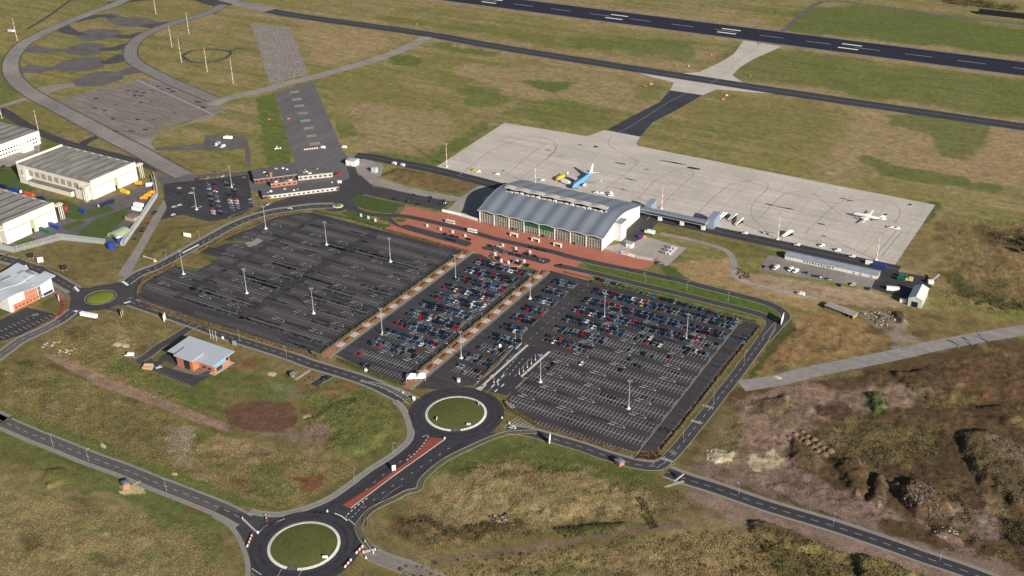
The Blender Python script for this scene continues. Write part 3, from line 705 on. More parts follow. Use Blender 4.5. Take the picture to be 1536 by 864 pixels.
for px in ([(178, 186), (110, 150), (200, 123)], [(178, 186), (225, 174)], [(232, 120), (290, 150)], [(185, 166), (228, 136)]): ribbon(markF, GP(px), -.35, .35, .08)
def patch(px, m_=None, z=.05, s=True): return sheet('old_hardstanding', [(a / 3.84, b_ / 3.84) for a, b_ in px], m_ or M_ASPH_OLD, z, smooth=s)
for px in ([(600, 85), (660, 78), (720, 98), (850, 102), (890, 122), (960, 132), (900, 158), (820, 158), (700, 152), (640, 132)], [(440, 188), (560, 168), (700, 176), (660, 215), (520, 238), (450, 220)], [(380, 280), (480, 250), (595, 256), (575, 310), (470, 320), (390, 310)],
           [(320, 375), (420, 338), (575, 335), (595, 388), (450, 412), (335, 402)], [(410, 475), (520, 422), (655, 411), (710, 450), (580, 494), (430, 496)]): patch(px)
M_NECK = mat('dark_neck_asphalt', (0.070, 0.065, 0.066), .9, noise=[(.1, .25, 4), (.5, .2, 3)])
def neck(px, w0, w1, m_=None):
    P = smooth_path(GP([(a / 3.84, b_ / 3.84) for a, b_ in px]), 5); n = len(P); q = [(w0 + (w1 - w0) * k / (n - 1)) / 2 for k in range(n)]
    struct('old_hardstanding', ribbon(MB(), P, q, [-w for w in q], .055), m_ or M_NECK)
neck([(420, 118), (500, 104), (580, 92), (660, 100)], 26, 14); neck([(830, 142), (890, 152), (990, 132)], 13, 26); neck([(330, 145), (390, 178), (470, 202)], 28, 13)
neck([(660, 205), (740, 212), (830, 195)], 13, 28); neck([(150, 278), (250, 292), (400, 290)], 32, 13, M_ASPH_OLD); neck([(575, 285), (660, 280), (760, 258)], 13, 28)
neck([(110, 395), (220, 402), (350, 390)], 34, 13, M_ASPH_OLD); neck([(580, 358), (650, 352), (745, 318)], 14, 36); neck([(215, 530), (310, 505), (430, 485)], 34, 16, M_ASPH_WORN); neck([(690, 430), (740, 415), (810, 395)], 16, 36, M_ASPH_OLD)
sheet('old_apron', [(175, 210), (228, 203), (300, 178), (330, 166), (345, 158), (346, 161), (305, 180), (246, 197), (230, 208), (226, 216), (240, 232), (272, 258), (262, 266), (215, 238)], M_ASPH_WORN, .043)
struct('old_taxi_lane', ribbon(MB(), px_path([(-30, 150), (8, 168), (34, 185), (65, 201), (99, 214), (125, 221), (156, 229), (203, 242), (240, 255)], 5), 5.5, -5.5, .05), M_ASPH)
struct('old_taxi_lane', ribbon(MB(), px_path([(-30, 165), (0, 160), (25, 152), (45, 147)], 4), 5, -5, .052), M_ASPH_WORN)
struct('old_taxi_lane', ribbon(MB(), px_path([(118, 222), (130, 212), (150, 204)], 4), 5, -5, .053), M_ASPH)
struct('old_taxi_lane', ribbon(MB(), px_path([(40, 44), (70, 26), (106, 0), (120, -10)], 4), 2.2, -2.2, .05), M_ASPH)
E_ = px_path([(274, 84), (285, 77), (310, 74), (340, 76), (345, 82), (325, 92), (300, 94), (282, 91), (274, 84)], 5)
struct('old_taxi_lane', ribbon(MB(), E_, 2, -2, .05), M_ASPH)
struct('old_taxi_lane', ribbon(MB(), px_path([(340, 78), (352, 74), (364, 72)], 4), 2, -2, .052), M_ASPH)
sheet('old_runway', [(376, 35), (434.7, 41), (463, 112), (404.7, 125.5)], mat('speckled_concrete', (0.24, 0.21, 0.19), .9, noise=[(.35, .75, 3), (.05, .15, 4)]), .05)
sheet('old_runway', [(412, 138), (470, 123), (515, 228), (545, 262), (560, 292), (545, 306), (440, 300), (372, 285), (372, 262), (442, 243)], mat('old_runway_asphalt', (0.13, 0.122, 0.128), .85, noise=[((.08, .012, 1), .2, 4), (.3, .12, 4)]), .042)
for px in [(442, 138), (445.5, 149), (449, 158.8), (454, 169.8), (458, 181), (463, 192), (467, 204), (472.5, 215.6)]:
    x, y = G(*px); a = np.array(G(444, 140)); b_ = np.array(G(472, 214)); rz = math.atan2(*(b_ - a)[::-1]) - math.pi / 2
    c, s = math.cos(rz), math.sin(rz)
    struct('concrete_slab', MB().flat([(x + p * c - q * s, y + p * s + q * c) for p, q in ((-5.2, -4), (5.2, -4), (5.2, 4), (-5.2, 4))], .07), M_CONC_D)
sheet('van_park', [(232, 222), (305, 215), (308, 204), (330, 201), (362, 205), (372, 210), (370, 222), (340, 226), (306, 225), (234, 226)], M_ASPH_OLD, .05)
struct('van_track', ribbon(MB(), px_path([(366, 214), (371, 225), (372, 248)], 4), 2.5, -2.5, .055), M_ASPH_OLD)
# ---- yards of the hangars and the small car park by the brick buildings
sheet('yard', [(-60, 280), (60, 290), (110, 305), (200, 290), (208, 275), (234, 285), (232, 310), (190, 358), (150, 364), (100, 356), (60, 366), (-60, 370)], M_ASPH_OLD, .035)
sheet('yard', [(-40, 230), (20, 225), (60, 212), (60, 240), (40, 275), (-60, 285)], M_CONC_D, .04)
for px in ([(30, 295), (95, 300), (140, 318), (120, 322), (95, 312), (60, 300)], [(85, 322), (165, 308), (170, 316), (120, 330), (95, 326)], [(112, 355), (140, 330), (196, 310), (186, 330), (150, 362)], [(-20, 250), (28, 250), (50, 285), (40, 292), (-30, 270)], [(20, 362), (45, 355), (60, 362), (30, 372)], [(90, 340), (120, 330), (128, 334), (100, 345)]):
    sheet('lawn', px, M_LAWN, .055)
sheet('yard', [(232, 262), (289, 262), (364, 258), (440, 243), (372, 290), (365, 305), (245, 285)], M_ASPH_OLD, .036)
sheet('car_park', [(245, 276), (289, 271), (364, 263), (372, 262), (380, 310), (361, 323), (316, 333), (273, 322), (240, 330), (246.6, 306)], M_LOT_D, .06)
sheet('access_road', [(176, 412), (201, 376), (216, 349), (235, 315), (247, 300), (250, 312), (232, 345), (212, 380), (200, 404), (190, 416)], M_ASPH_WORN, .07)
FLATS.append(GP([(160, 412), (232, 260), (380, 250), (380, 330), (250, 340), (215, 385), (200, 410)]))
sheet('car_park', [(420, 300), (545, 262), (560, 280), (604, 286), (674, 300), (671.7, 307), (661, 315), (612, 306), (546.7, 291), (530, 300), (515, 308), (440, 312), (380, 318)], M_ASPH, .058)
sheet('footpath', [(546, 255), (562, 265), (614, 281), (690, 296), (715, 282), (722, 279), (690, 300), (674, 302), (604, 288), (556, 276), (540, 262)], M_CONC_D, .075)
sheet('yard', [(520, 245), (545, 238), (575, 248), (572, 263), (556, 268), (540, 262)], M_CONC_D, .062)
# ---- lawns and verges by the plaza
sheet('lawn', [(528, 299), (536, 291), (609, 308), (596, 321), (567, 318), (546, 314), (533, 307)], mat('plaza_lawn', (0.058, 0.088, 0.020), .95, noise=[(.15, .15, 4), (.8, .2, 3)]), .08)
sheet('lawn', [(592, 320), (598, 311), (609, 308.3), (597, 321)], mat('pale_lawn', (0.12, 0.15, 0.075), .95, noise=[(.3, .25, 4)]), .09)
sheet('lawn', [(513, 318), (530, 316), (545, 322), (570, 335), (590, 338), (574, 343), (515, 322)], M_LAWN, .08)
sheet('lawn', [(566, 323), (582, 325), (584, 332), (570, 330)], M_LAWN, .1); sheet('lawn', [(594, 328), (610, 330), (606, 333), (597, 333)], M_LAWN, .1)
sheet('lawn', [(990, 400), (1003, 398.5), (1033, 419.5), (1003, 414.5)], M_LAWN, .09)
ns = random.Random(3)
for _ in range(46):
    u, v = ns.uniform(110, 310), ns.uniform(125, 200)
    if inside((u, v), [(100, 156), (216, 120), (262, 132), (320, 156), (240, 190), (178, 204)]):
        x, y = G(u, v); a, b_ = ns.uniform(1.5, 6), ns.uniform(1, 3); stains.flat([(x + a * ns.uniform(.5, 1.2) * math.cos(.7 * q), y + b_ * ns.uniform(.5, 1.2) * math.sin(.7 * q)) for q in range(9)], .085)
# ---- plaza
plaza = [(609, 309), (666, 320), (718.5, 331), (903, 374), (926.7, 380), (979, 391), (986.6, 385.4), (985, 393), (975, 400), (963, 403), (942, 403.5), (906, 397.5), (873, 391.5), (866, 400.5), (889, 411), (880, 420), (822, 406), (806, 405), (784, 397), (780, 401), (758, 398), (740, 391), (722, 381.5), (705, 378), (640, 360), (577, 342), (590, 333), (612, 330), (600, 321)]
sheet('plaza', plaza, M_BRICKPAVE, .045)
FRONT = px_path([(530, 313), (548, 320), (575, 323), (604, 324), (640, 331), (695, 344), (746, 359), (820, 375.5), (862, 387), (906, 397), (955, 407), (1020, 421), (1060, 431), (1136, 450.5), (1158, 458), (1172, 466), (1178, 476), (1166, 490), (1150, 508)], 6)
struct('terminal_road', ribbon(MB(), FRONT, 3.3, -3.3, .07), M_ASPH); corridor(FRONT, 6)
bar(kerbs, FRONT[66:], 3.3, 3.7, 0, .13); bar(kerbs, FRONT[48:], -3.7, -3.3, 0, .13)
sheet('drop_off_lane', [(545, 320), (584, 326), (600, 338), (612, 337), (661, 350.5), (704, 362), (708, 366), (700, 370), (662, 360), (610, 345), (592, 338), (575, 328)], M_ASPH, .075)
sheet('drop_off_lane', [(722, 370), (740, 368.5), (765, 378), (800, 384), (825, 388.5), (826, 393), (815, 396), (785, 388), (745, 378), (724, 374)], M_ASPH, .075)
LOW = px_path([(836, 397), (841, 399), (880, 407.5), (906, 413.5), (960, 427), (1010, 438.5), (1080, 456), (1136, 470.5), (1152, 478), (1156, 486), (1146, 505)], 6)
struct('exit_road', ribbon(MB(), LOW, 3.3, -3.3, .065), M_ASPH); corridor(LOW, 6)
bar(kerbs, LOW[8:], 3.3, 3.7, 0, .13); bar(kerbs, LOW[8:], -3.7, -3.3, 0, .13)
# ---- public roads
R1 = road('road', [(-620, 348), (-60, 603), (-25, 619), (15, 637), (52, 653), (86, 666), (135, 686), (185, 704), (237, 725), (289, 745), (338, 765), (368, 781)], 8.2, mat('aged_asphalt', (0.098, 0.088, 0.088), .85, noise=ASPH_N), pathR=2.6, pathL=1.2)
R2 = road('road', [(1000, 708), (1033, 720), (1075, 733), (1144, 757), (1188, 770.5), (1253, 790), (1323, 813.5), (1389, 837), (1449, 857), (1560, 900), (1900, 1032)], 8.2, M_ASPH_NEW, pathL=2.2, pathR=1.2)
R3 = road('road', [(758, 645), (765, 645), (791, 648), (850, 664), (875, 671.5), (902, 681.5), (930, 690), (957, 697), (985, 699), (1005, 690)], 7.6, pathL=1.6, n=6)
R4 = road('road', [(985, 702), (1011, 679), (1053, 628), (1082, 591), (1108, 558), (1146, 506), (1156, 490)], 7.4, M_ASPH)
R5 = road('road', [(197, 454), (205, 456.4), (248, 471), (288, 485), (332, 501), (400, 523), (440, 536), (466, 546), (526, 564), (562, 577), (596, 594), (608, 600)], 8.0, pathL=1.5, pathR=1.2)
R7 = road('road', [(188, 425), (210, 410), (236, 400), (268, 383), (298, 366), (324, 351.5), (349, 338), (375, 327.5), (400, 320), (432, 314.5), (466, 310), (500, 309)], 8.0, pathL=3.2, pathR=1.0)
R8 = road('road', [(112, 464.5), (90, 481), (64, 495), (32, 510), (0, 533), (-60, 575), (-420, 830)], 7.6, mat('grey_road', (0.12, 0.112, 0.115), .85, noise=ASPH_N), pathR=1.5, pathL=1.5)
R9 = road('road', [(113, 435), (99, 427), (70, 410), (40, 397.5), (0, 386), (-60, 368), (-520, 235)], 8.0, M_ASPH, pathL=3.0, pathR=1.5)
R12 = road('driveway', [(292, 487), (281, 494), (256, 510), (240, 519), (222, 533), (210, 540)], 7.0, M_ASPH, centre=None, z=.066)
R13 = road('driveway', [(527, 318), (533, 302), (537, 285), (530, 262), (524, 240)], 8, M_ASPH, centre=None, z=.064, kerb=False)
R14 = road('driveway', [(496, 560), (490, 566), (478, 572), (470, 578)], 6, M_ASPH_NEW, centre=None, z=.06)
R15 = road('old_road', [(1112, 579), (1168, 570), (1220, 557), (1330, 535), (1420, 515), (1536, 495), (1640, 478), (2200, 390)], 12.5, mat('old_grey_road', (0.25, 0.23, 0.225), .9, noise=[((.02, .2, 1), .15, 4), (.2, .18, 5)]), centre=None, kerb=False, z=.05)
for px in ([(1420, 511), (1440, 521)], [(1440, 507), (1460, 517)], [(1462, 502), (1484, 511)]): ribbon(markF, GP(px), .8, -.8, .08)
struct('old_road_patch', ribbon(MB(), GP([(1421, 510), (1440, 521)]), 1.6, -1.6, .09), M_ASPH); struct('old_road_patch', ribbon(MB(), GP([(1442, 506), (1459, 518)]), 1.6, -1.6, .09), M_ASPH); struct('old_road_patch', ribbon(MB(), GP([(1464, 502), (1482, 512)]), 1.6, -1.6, .09), M_ASPH)
R16 = road('road', [(548, 826), (570, 838), (620, 856), (700, 890)], 8, mat('dusty_road', (0.20, 0.18, 0.165), .9, noise=ASPH_N), centre=None, pathL=1.5)
R17 = road('road', [(440, 850), (425, 880), (410, 930)], 10, M_ASPH, centre=None)
for P_, hw_ in ((OUT, 10), (INN, 9)):
    for q in (-hw_ * .5, 0, hw_ * .5): ribbon(markF, offset_path(P_, q), .18, -.18, .08)
jo = MB()
for k in range(1, 12):
    t = k / 12; ribbon(jo, GP([(130 + (216 - 130) * t * 1.1, 140 - 22 * t), (225 + (330 - 225) * t * .95, 192 - 36 * t)]), .2, -.2, .075)
for k in range(1, 7):
    t = k / 7; ribbon(jo, GP([(100 + 110 * t, 158 + 46 * t), (220 + 100 * t, 120 + 40 * t)]), .2, -.2, .076)
struct('slab_joints', jo, mat('dark_joint', (0.12, 0.105, 0.10), .9))
eg = MB()
for P_, hw_ in ((OUT, 10), (INN, 9)):
    for s_ in (1, -1): ribbon(eg, P_, s_ * hw_ + .9, s_ * hw_ - .9, .079)
struct('track_edge', eg, mat('mossy_edge', (0.085, 0.076, 0.062), .95, noise=[(.08, .4, 4), (.5, .3, 3)]))
# north track behind the runway
struct('perimeter_track', ribbon(MB(), px_path([(1160, 58), (1185, 38), (1215, 12), (1238, 2), (1280, 4), (1345, 13), (1420, 24), (1536, 37), (1640, 50)], 5), 4, -4, .045), M_ASPH_OLD)
# roundabouts
def roundabout(c, rin, rout, m_, isl, white, segs=None, z=.075):
    struct('roundabout', ring(MB(), c[0], c[1], rin - .3, rout, z), m_)
    FLATS.append(circ(c[0], c[1], rout + 4, 24))
    dome = MB()
    rr = [(rin - 1.6, .15), (rin * .7, .6), (rin * .4, .95), (.1, 1.1)]
    rings = [[(c[0] + r * math.cos(2 * math.pi * k / 40), c[1] + r * math.sin(2 * math.pi * k / 40), z_) for k in range(40)] for r, z_ in [(rin - 1.2, 0)] + rr]
    dome.loft(rings)
    struct('island', dome, isl)
roundabout(RA1, 18.6, 30.0, M_ASPH_NEW, M_ISLAND, True); roundabout(RA2, 18.8, 29.5, M_ASPH_NEW, M_ISLAND, True)
roundabout(RA3, 11.0, 20.5, M_ASPH, M_LAWN_B, False, z=.112); roundabout(RA4, 4.2, 11.5, M_ASPH, M_LAWN_B, True)
bar(kerbs, circ(RA3[0], RA3[1], 11.2, 48) + circ(RA3[0], RA3[1], 11.2, 48)[:1], .25, -.25, 0, .2)
wear = MB()
for c_ in (RA1, RA2):
    for r_, h_ in ((22.3, .9), (26.4, .8)): ring(wear, c_[0], c_[1], r_ - h_, r_ + h_, .14)
for px_ in ([(470, 772), (535, 738), (575, 708), (615, 676), (632, 650)], [(545, 790), (552, 768), (600, 735), (640, 703), (700, 662)]):
    for q_ in (-1.0, .9): ribbon(wear, offset_path(px_path(px_, 6), q_), .35, -.35, .14)
struct('tyre_wear', wear, mat('polished_tarmac', (0.0385, 0.037, 0.043), .55, noise=[(.15, .35, 4)]))
def chevron_kerb(c, r, a0, a1, gap=True, n=110):
    mb = MB(); mb2 = MB()
    for k in range(n):
        p0 = a0 + (a1 - a0) * k / n; p1 = a0 + (a1 - a0) * (k + (.9 if gap else 1)) / n
        q = []
        for r_, z_ in ((r - 1.5, .42), (r, .12), (r, 0), (r - 1.5, 0)):
            q.append([(c[0] + r_ * math.cos(R_(a)), c[1] + r_ * math.sin(R_(a)), z_) for a in (p0, p1)])
        vs = [q[i][0] for i in range(4)] + [q[i][1] for i in range(4)]
        mb.add(vs, [(0, 1, 5, 4), (1, 2, 6, 5), (3, 0, 4, 7), (0, 3, 2, 1), (4, 5, 6, 7)])
    return mb
for c, r, g0 in ((RA1, 18.7, -70), (RA2, 18.9, -58)):
    struct('island_kerb', chevron_kerb(c, r, g0 + 9, g0 + 351), mat('white_kerb', (0.66, 0.64, 0.60), .7, noise=[(.5, .15, 3)]))
struct('island_kerb', chevron_kerb(RA4, 4.6, 0, 360, False, 40), mat('white_kerb', (0.5, 0.48, 0.45), .7))
for c, r, g0 in ((RA1, 18.7, -70), (RA2, 18.9, -58)):
    a = R_(g0); d = np.array([math.cos(a), math.sin(a)]); e = np.array([-d[1], d[0]])
    struct('island_access', MB().add([tuple(c + d * (r + .1) + e * 2.4) + (.14,), tuple(c + d * (r + .1) - e * 2.4) + (.14,), tuple(c + d * (r - 4.5) - e * 1.2) + (.42,), tuple(c + d * (r - 4.5) + e * 1.2) + (.42,)], [(1, 0, 3, 2)]), M_ASPH_OLD)
sheet('junction', [(96, 424), (118, 431), (140, 432), (165, 429), (188, 417), (206, 408), (216, 415), (207, 428), (205, 440), (213, 449), (230, 457), (222, 466), (195, 459), (172, 457), (150, 462), (126, 469), (105, 480), (92, 485), (84, 478), (103, 462), (107, 450), (103, 439)], M_ASPH, .074)
for k in range(60):
    i = int(len(R7) * (.12 + .6 * k / 60)); a = offset_path(R7, -2.6)[i]; b_ = offset_path(R7, -1.0)[i]; ribbon(markF, [a, b_], .35, -.35, .1)
sheet('junction', [(330, 759), (352, 768), (376, 772), (400, 774), (420, 775), (400, 790), (384, 812), (376, 832), (368, 815), (356, 795), (340, 780), (322, 770)], M_ASPH, .074)
struct('footpath', ribbon(MB(), px_path([(322, 771.5), (343, 783), (358, 799), (369, 822), (376, 850), (372, 890)], 5), 0, -2.6, .1), M_PATH)
FLATS.append(GP([(310, 752), (420, 765), (420, 800), (380, 880), (355, 880), (340, 800), (310, 778)]))
# dual carriageway between the two big roundabouts
dual = [(418, 781), (422, 774.4), (455.5, 766.6), (494.6, 751), (526, 730), (557, 706.7), (588, 687), (611.8, 667.6), (619, 655), (620, 640), (640, 640), (700, 650), (749.8, 649.4), (705.5, 667.6), (664, 688.5), (635, 712), (628, 722), (625, 731), (609, 735), (588, 745.8), (562, 758), (546.7, 769), (533.6, 787.4), (536, 800.5), (540, 812), (500, 800)]
sheet('dual_carriageway', dual, M_ASPH_NEW, .06)
FLATS.append(GP(dual))
LEFT_EDGE = px_path([(372, 770), (395, 774), (421.7, 774.4), (455.5, 766.6), (494.6, 751), (526, 730), (557, 706.7), (588, 687), (611.8, 667.6), (620, 654), (619, 639), (610, 615), (596, 600)], 6)
ribbon(markW, LEFT_EDGE, 0, -.35, .085)
struct('footpath', ribbon(MB(), LEFT_EDGE, 3.4, .1, .10), M_PATH); bar(kerbs, LEFT_EDGE, 3.4, 3.8, 0, .14); corridor(LEFT_EDGE, 6)
RIGHT_EDGE = px_path([(810, 645), (780, 646), (749.8, 649.8), (705.5, 668), (664, 689), (635, 712.5), (627, 724), (624, 732), (609, 735.5), (588, 746.3), (562, 758.5), (546.7, 769.5), (533.6, 787.8), (536, 801), (548, 820), (562, 828)], 6)
bar(kerbs, RIGHT_EDGE, .0, -.4, 0, .14); struct('footpath', ribbon(MB(), RIGHT_EDGE, 3.2, .4, .10), mat('mossy_footpath', (0.10, 0.092, 0.062), .9, noise=[(.2, .2, 4)])); bar(kerbs, RIGHT_EDGE, 3.2, 3.5, 0, .14); corridor(RIGHT_EDGE, 6)
sheet('median', [(645.6, 656), (667, 658.5), (591, 713.3), (525.8, 762.5), (514, 757.5), (562, 727.5), (614.4, 689.8)], M_REDROAD, .085)
ribbon(markB, GP([(668, 658.5), (591, 713.3), (526, 762.5)]), .25, -.25, .1)
for px in ([(521, 772), (538, 757), (556, 744)], [(643, 655), (628, 675), (606, 694)]): dashes(markB, px_path(px, 6), .5, 1.5, 1.5, .1)
for px in ([(519, 774), (524, 779), (545, 757), (540, 752)], ): dashes(markW, px_path(px, 6), .4, 1.5, 1.5, .1)
dashes(markW, px_path([(535, 747), (575, 712), (618, 680)], 8), .3, 2.5, 5, .09); dashes(markW, px_path([(545, 762), (590, 728), (640, 695), (680, 668)], 8), .3, 2.5, 5, .09)
dashes(markW, px_path([(560, 760), (590, 736), (606, 727)], 8), .3, 1, 1, .09)
# give-way lines, hatch islands
for px in ([(523, 779), (533, 788)], [(490, 770), (505, 775), (520, 784)], [(386, 800), (402, 787)], [(404, 787), (430, 777)], [(634, 655), (644, 652)], [(378, 853), (392, 862)], [(757, 641), (770, 641)]): dashes(markB, px_path(px, 4), .45, 1.0, .6, .1)
ribbon(markB, GP([(386, 801), (402, 787.5)]), .3, -.3, .1); ribbon(markW, px_path([(364, 779), (386, 800)], 3), .25, -.25, .1); ribbon(markB, GP([(502, 770), (512, 774), (521, 781)]), .3, -.3, .1)
def hatch(path, w0, w1, step, lw=.35, mb=None):
    p = resample(path, step)
    for i in range(1, len(p) - 1):
        t = i / len(p); hw = w0 + (w1 - w0) * t
        a = offset_path(p, hw)[i]; c = offset_path(p, -hw)[i - 1]
        ribbon(mb or markW, [a, c], lw / 2, -lw / 2, .09)
H1 = px_path([(540, 571), (575, 579), (600, 589), (622, 602)], 6); hatch(H1, .8, 4.5, 2.6)
ribbon(markW, offset_path(H1, [.5 + 4.2 * i / len(H1) for i in range(len(H1))]), .2, -.2, .09); ribbon(markW, offset_path(H1, [-.5 - 4.2 * i / len(H1) for i in range(len(H1))]), .2, -.2, .09)
H2 = px_path([(800, 641), (780, 634), (760, 628)], 6); hatch(H2, 1, 6.5, 2.2)
ribbon(markW, px_path([(755, 638), (775, 637), (800, 641)], 4), .2, -.2, .09)
H3 = px_path([(200, 447), (185, 448), (172, 447)], 4); hatch(H3, .6, 2, 2.2)
for px in ([(112, 430), (118, 437)], [(184, 422), (192, 428)], [(112, 466), (122, 470)], [(186, 455), (196, 452)]): ribbon(markB, GP(px), .9, -.9, .09)
# zebra-like humps on the right-hand road
for (u, v) in ((1001, 690), (1045, 633), (1062, 610)):
    x, y = G(u, v); dd = np.array(G(u + 8.5, v - 11.2)) - np.array((x, y)); dd = dd / np.hypot(*dd); e = np.array([-dd[1], dd[0]])
    for k in range(-3, 4):
        c = np.array((x, y)) + e * k * 1.05
        ribbon(markW, [tuple(c - dd * 1.2), tuple(c + dd * 1.2)], .25, -.25, .092)
struct('hump', MB().flat(GP([(1008, 673), (1017, 680), (1013, 685), (1003, 678)]), .083), M_ASPH_OLD)
# bus-stop/path slabs beside the dual carriageway
ribbon(markB, GP([(1012, 722), (1026, 711)]), .4, -.4, .1)
for a, b_ in (((197, 729), (211, 722)), ((443, 570), (466, 555)), ((997, 731), (1026, 722))): struct('footpath', ribbon(MB(), GP([a, b_]), .9, -.9, .45), mat('new_concrete_path', (0.42, 0.37, 0.30), .9, noise=[(.3, .1, 3)]))
# building car park, office car park
sheet('car_park', [(203, 541), (216, 533), (234, 541), (252, 519), (262, 524), (259, 532), (263, 541), (294, 559), (312, 556), (323, 559), (289, 580), (224, 554)], M_ASPH, .072)
for k in range(13):
    a = np.array((236, 553.5)) + k * np.array((4.4, 2.05)); ribbon(markF, GP([tuple(a), tuple(a + np.array((-5.2, 4.0)))]), .12, -.12, .095)
for k in range(4):
    a = np.array((296, 561)) + k * np.array((5, -.6)); ribbon(markF, GP([tuple(a), tuple(a + np.array((7, 4)))]), .12, -.12, .095)
sheet('lawn', [(241, 548), (248, 541), (262, 547), (258, 553)], M_VERGE, .09)
sheet('lawn', [(228, 541), (236, 531), (250, 523), (254, 526), (240, 536), (236, 543)], M_VERGE, .09)
sheet('footpath', [(258, 553), (265, 548), (312, 556), (295, 563), (280, 560)], mat('brick_path', (0.20, 0.15, 0.125), .9, noise=[(.3, .15, 3)]), .091)
sheet('car_park', [(-50, 500), (0, 480), (40, 461), (62, 466), (88, 472), (60, 487), (30, 503), (0, 512), (-50, 540)], M_ASPH_NEW, .07)
for k in range(13):
    a = np.array((80, 470)) + k * np.array((-6.6, 2.9)); ribbon(markW, GP([tuple(a), tuple(a + np.array((6.5, 3.0)))]), .13, -.13, .095)
    if k > 2: a = a + np.array((-15, -4)); ribbon(markW, GP([tuple(a), tuple(a + np.array((6.0, 2.6)))]), .13, -.13, .095)
sheet('lawn', [(62, 460), (76, 452), (90, 448), (94, 462), (88, 470), (66, 465)], M_VERGE, .08)
sheet('lawn', [(60, 455), (84, 442), (86, 447), (68, 458)], M_LAWN, .09)
sheet('lawn', [(-60, 475), (0, 462), (16, 468), (-60, 500)], M_LAWN, .06)
sheet('footpath', [(70, 430), (90, 436), (98, 448), (84, 450), (72, 440)], mat('brick_path', (0.2, .15, .125)), .075)
# airport car-park lots
LOT_Z = .05
sheet('car_park', [(208, 432), (214, 425), (262, 397), (300, 403), (318, 395), (300, 378), (352, 351), (380, 341), (412, 326), (445, 320), (470, 319), (574, 346), (699, 378), (484, 531), (440, 522), (330, 488), (270, 470), (222, 456), (207, 442)], M_LOT, LOT_Z)
sheet('car_park', [(704, 380), (722, 382), (740, 392), (780, 402), (806, 406), (822, 411), (624, 577), (610, 578), (560, 562), (503, 531)], M_LOT_D, LOT_Z)
sheet('car_park', [(820, 411), (826, 406), (880, 420.5), (1139, 487), (986, 673), (972, 676), (948, 676), (893, 664), (807.7, 636.5), (777, 622.5), (758.6, 609.5), (757, 601), (768, 588), (745, 580), (700, 578), (660, 584), (626, 583), (620, 579)], M_LOT, LOT_Z)
FLATS.append(GP([(195, 440), (300, 370), (440, 312), (520, 312), (1000, 395), (1190, 470), (1000, 700), (780, 640), (400, 525)]))
FLATS.append(GP([(640, 250), (760, 180), (1410, 300), (1345, 410), (1000, 400), (700, 380)]))
# ================================================================== CAR PARK MARKINGS, CARS, MASTS, WALKWAYS
BAY = 2.4; RB = 15.4; BL = 4.9
ROWS = [640.5 - RB * k for k in range(11)]          # centre lines of the double rows, far to near
LOTPOLY_R = GP([(829, 407), (880, 421), (1137, 487), (985, 671), (972, 674), (948, 674), (893, 661), (808, 634), (778, 620.5), (761, 607), (761, 600), (775, 583), (826, 526), (790, 517), (758, 533), (713, 576), (640, 582), (628, 579)])
LOTPOLY_L = GP([(212, 432), (218, 427), (263, 399), (300, 405), (320, 397), (352, 353), (382, 343), (414, 328), (445, 322), (470, 321), (574, 348), (696, 379), (482, 529), (440, 520), (330, 486), (270, 468), (224, 455), (211, 442)])
LOTPOLY_M = GP([(705, 381), (722, 384), (740, 394), (780, 404), (806, 408), (818, 412), (622, 575), (610, 576), (560, 560), (506, 531)])
bays = MB(); bays_f = MB()
def bay_row(mb, x0, x1, yc, poly, double=True, spine=True, w_=.12, up=True, dn=True, skip=()):
    n = int(round((x1 - x0) / BAY))
    for k in range(n + 1):
        x = x0 + k * BAY
        for s, on in ((1, up), (-1, dn)):
            if not on: continue
            if not inside((x, yc + s * BL), poly) or not inside((x, yc), poly): continue
            ribbon(mb, [(x, yc), (x, yc + s * BL)], w_, -w_, ZL['mark'])
    if spine:
        seg = [x0 + k * BAY for k in range(n + 1) if inside((x0 + k * BAY, yc), poly)]
        if len(seg) > 1: ribbon(mb, [(seg[0], yc), (seg[-1], yc)], w_, -w_, ZL['mark'] + .002)
XR0, XR1 = -304.0, -195.0
for i, y in enumerate(ROWS):
    bay_row(bays, XR0 + (4.8 if i == 10 else 0), XR1, y, LOTPOLY_R)
    if i < 6: bay_row(bays, -336.8, -320.0, y, LOTPOLY_R)
    elif i < 10: bay_row(bays, -336.8, -315.0, y, LOTPOLY_R)
    bay_row(bays, -405.2, -362.0, y, LOTPOLY_M)
bay_row(bays, -402.8, -345.0, 478.0, LOTPOLY_M, spine=False, up=False); bay_row(bays, -400, -362, 655.5, LOTPOLY_M, spine=False, dn=False)
bay_row(bays, -262, -190, 470.5, LOTPOLY_R + [], spine=False, dn=False)
for k in range(30):
    x = -262 + k * BAY; ribbon(bays, [(x, 470.8), (x, 475.4)], .12, -.12, ZL['mark'])
ribbon(bays, [(XR1, 652), (XR1, 474)], .16, -.16, ZL['mark'] + .004); ribbon(bays, [(XR0, 512), (XR0, 486)], .12, -.12, ZL['mark'] + .004)
for k in range(62):                                   # end-on bays along the right-hand hedge
    y = 478 + 2.5 * k; x1 = np.interp(y, [470, 660], [-181.0, -179.0]); ribbon(bays, [(x1 - 6.0, y), (x1 - 1.2, y)], .12, -.12, ZL['mark'])
for k in range(52):                                   # bays under the top hedge
    x = -316 + 2.4 * k; yt = np.interp(x, [-318, -180], [662, 650]); ribbon(bays, [(x, yt - 5), (x, yt - .6)], .12, -.12, ZL['mark'])
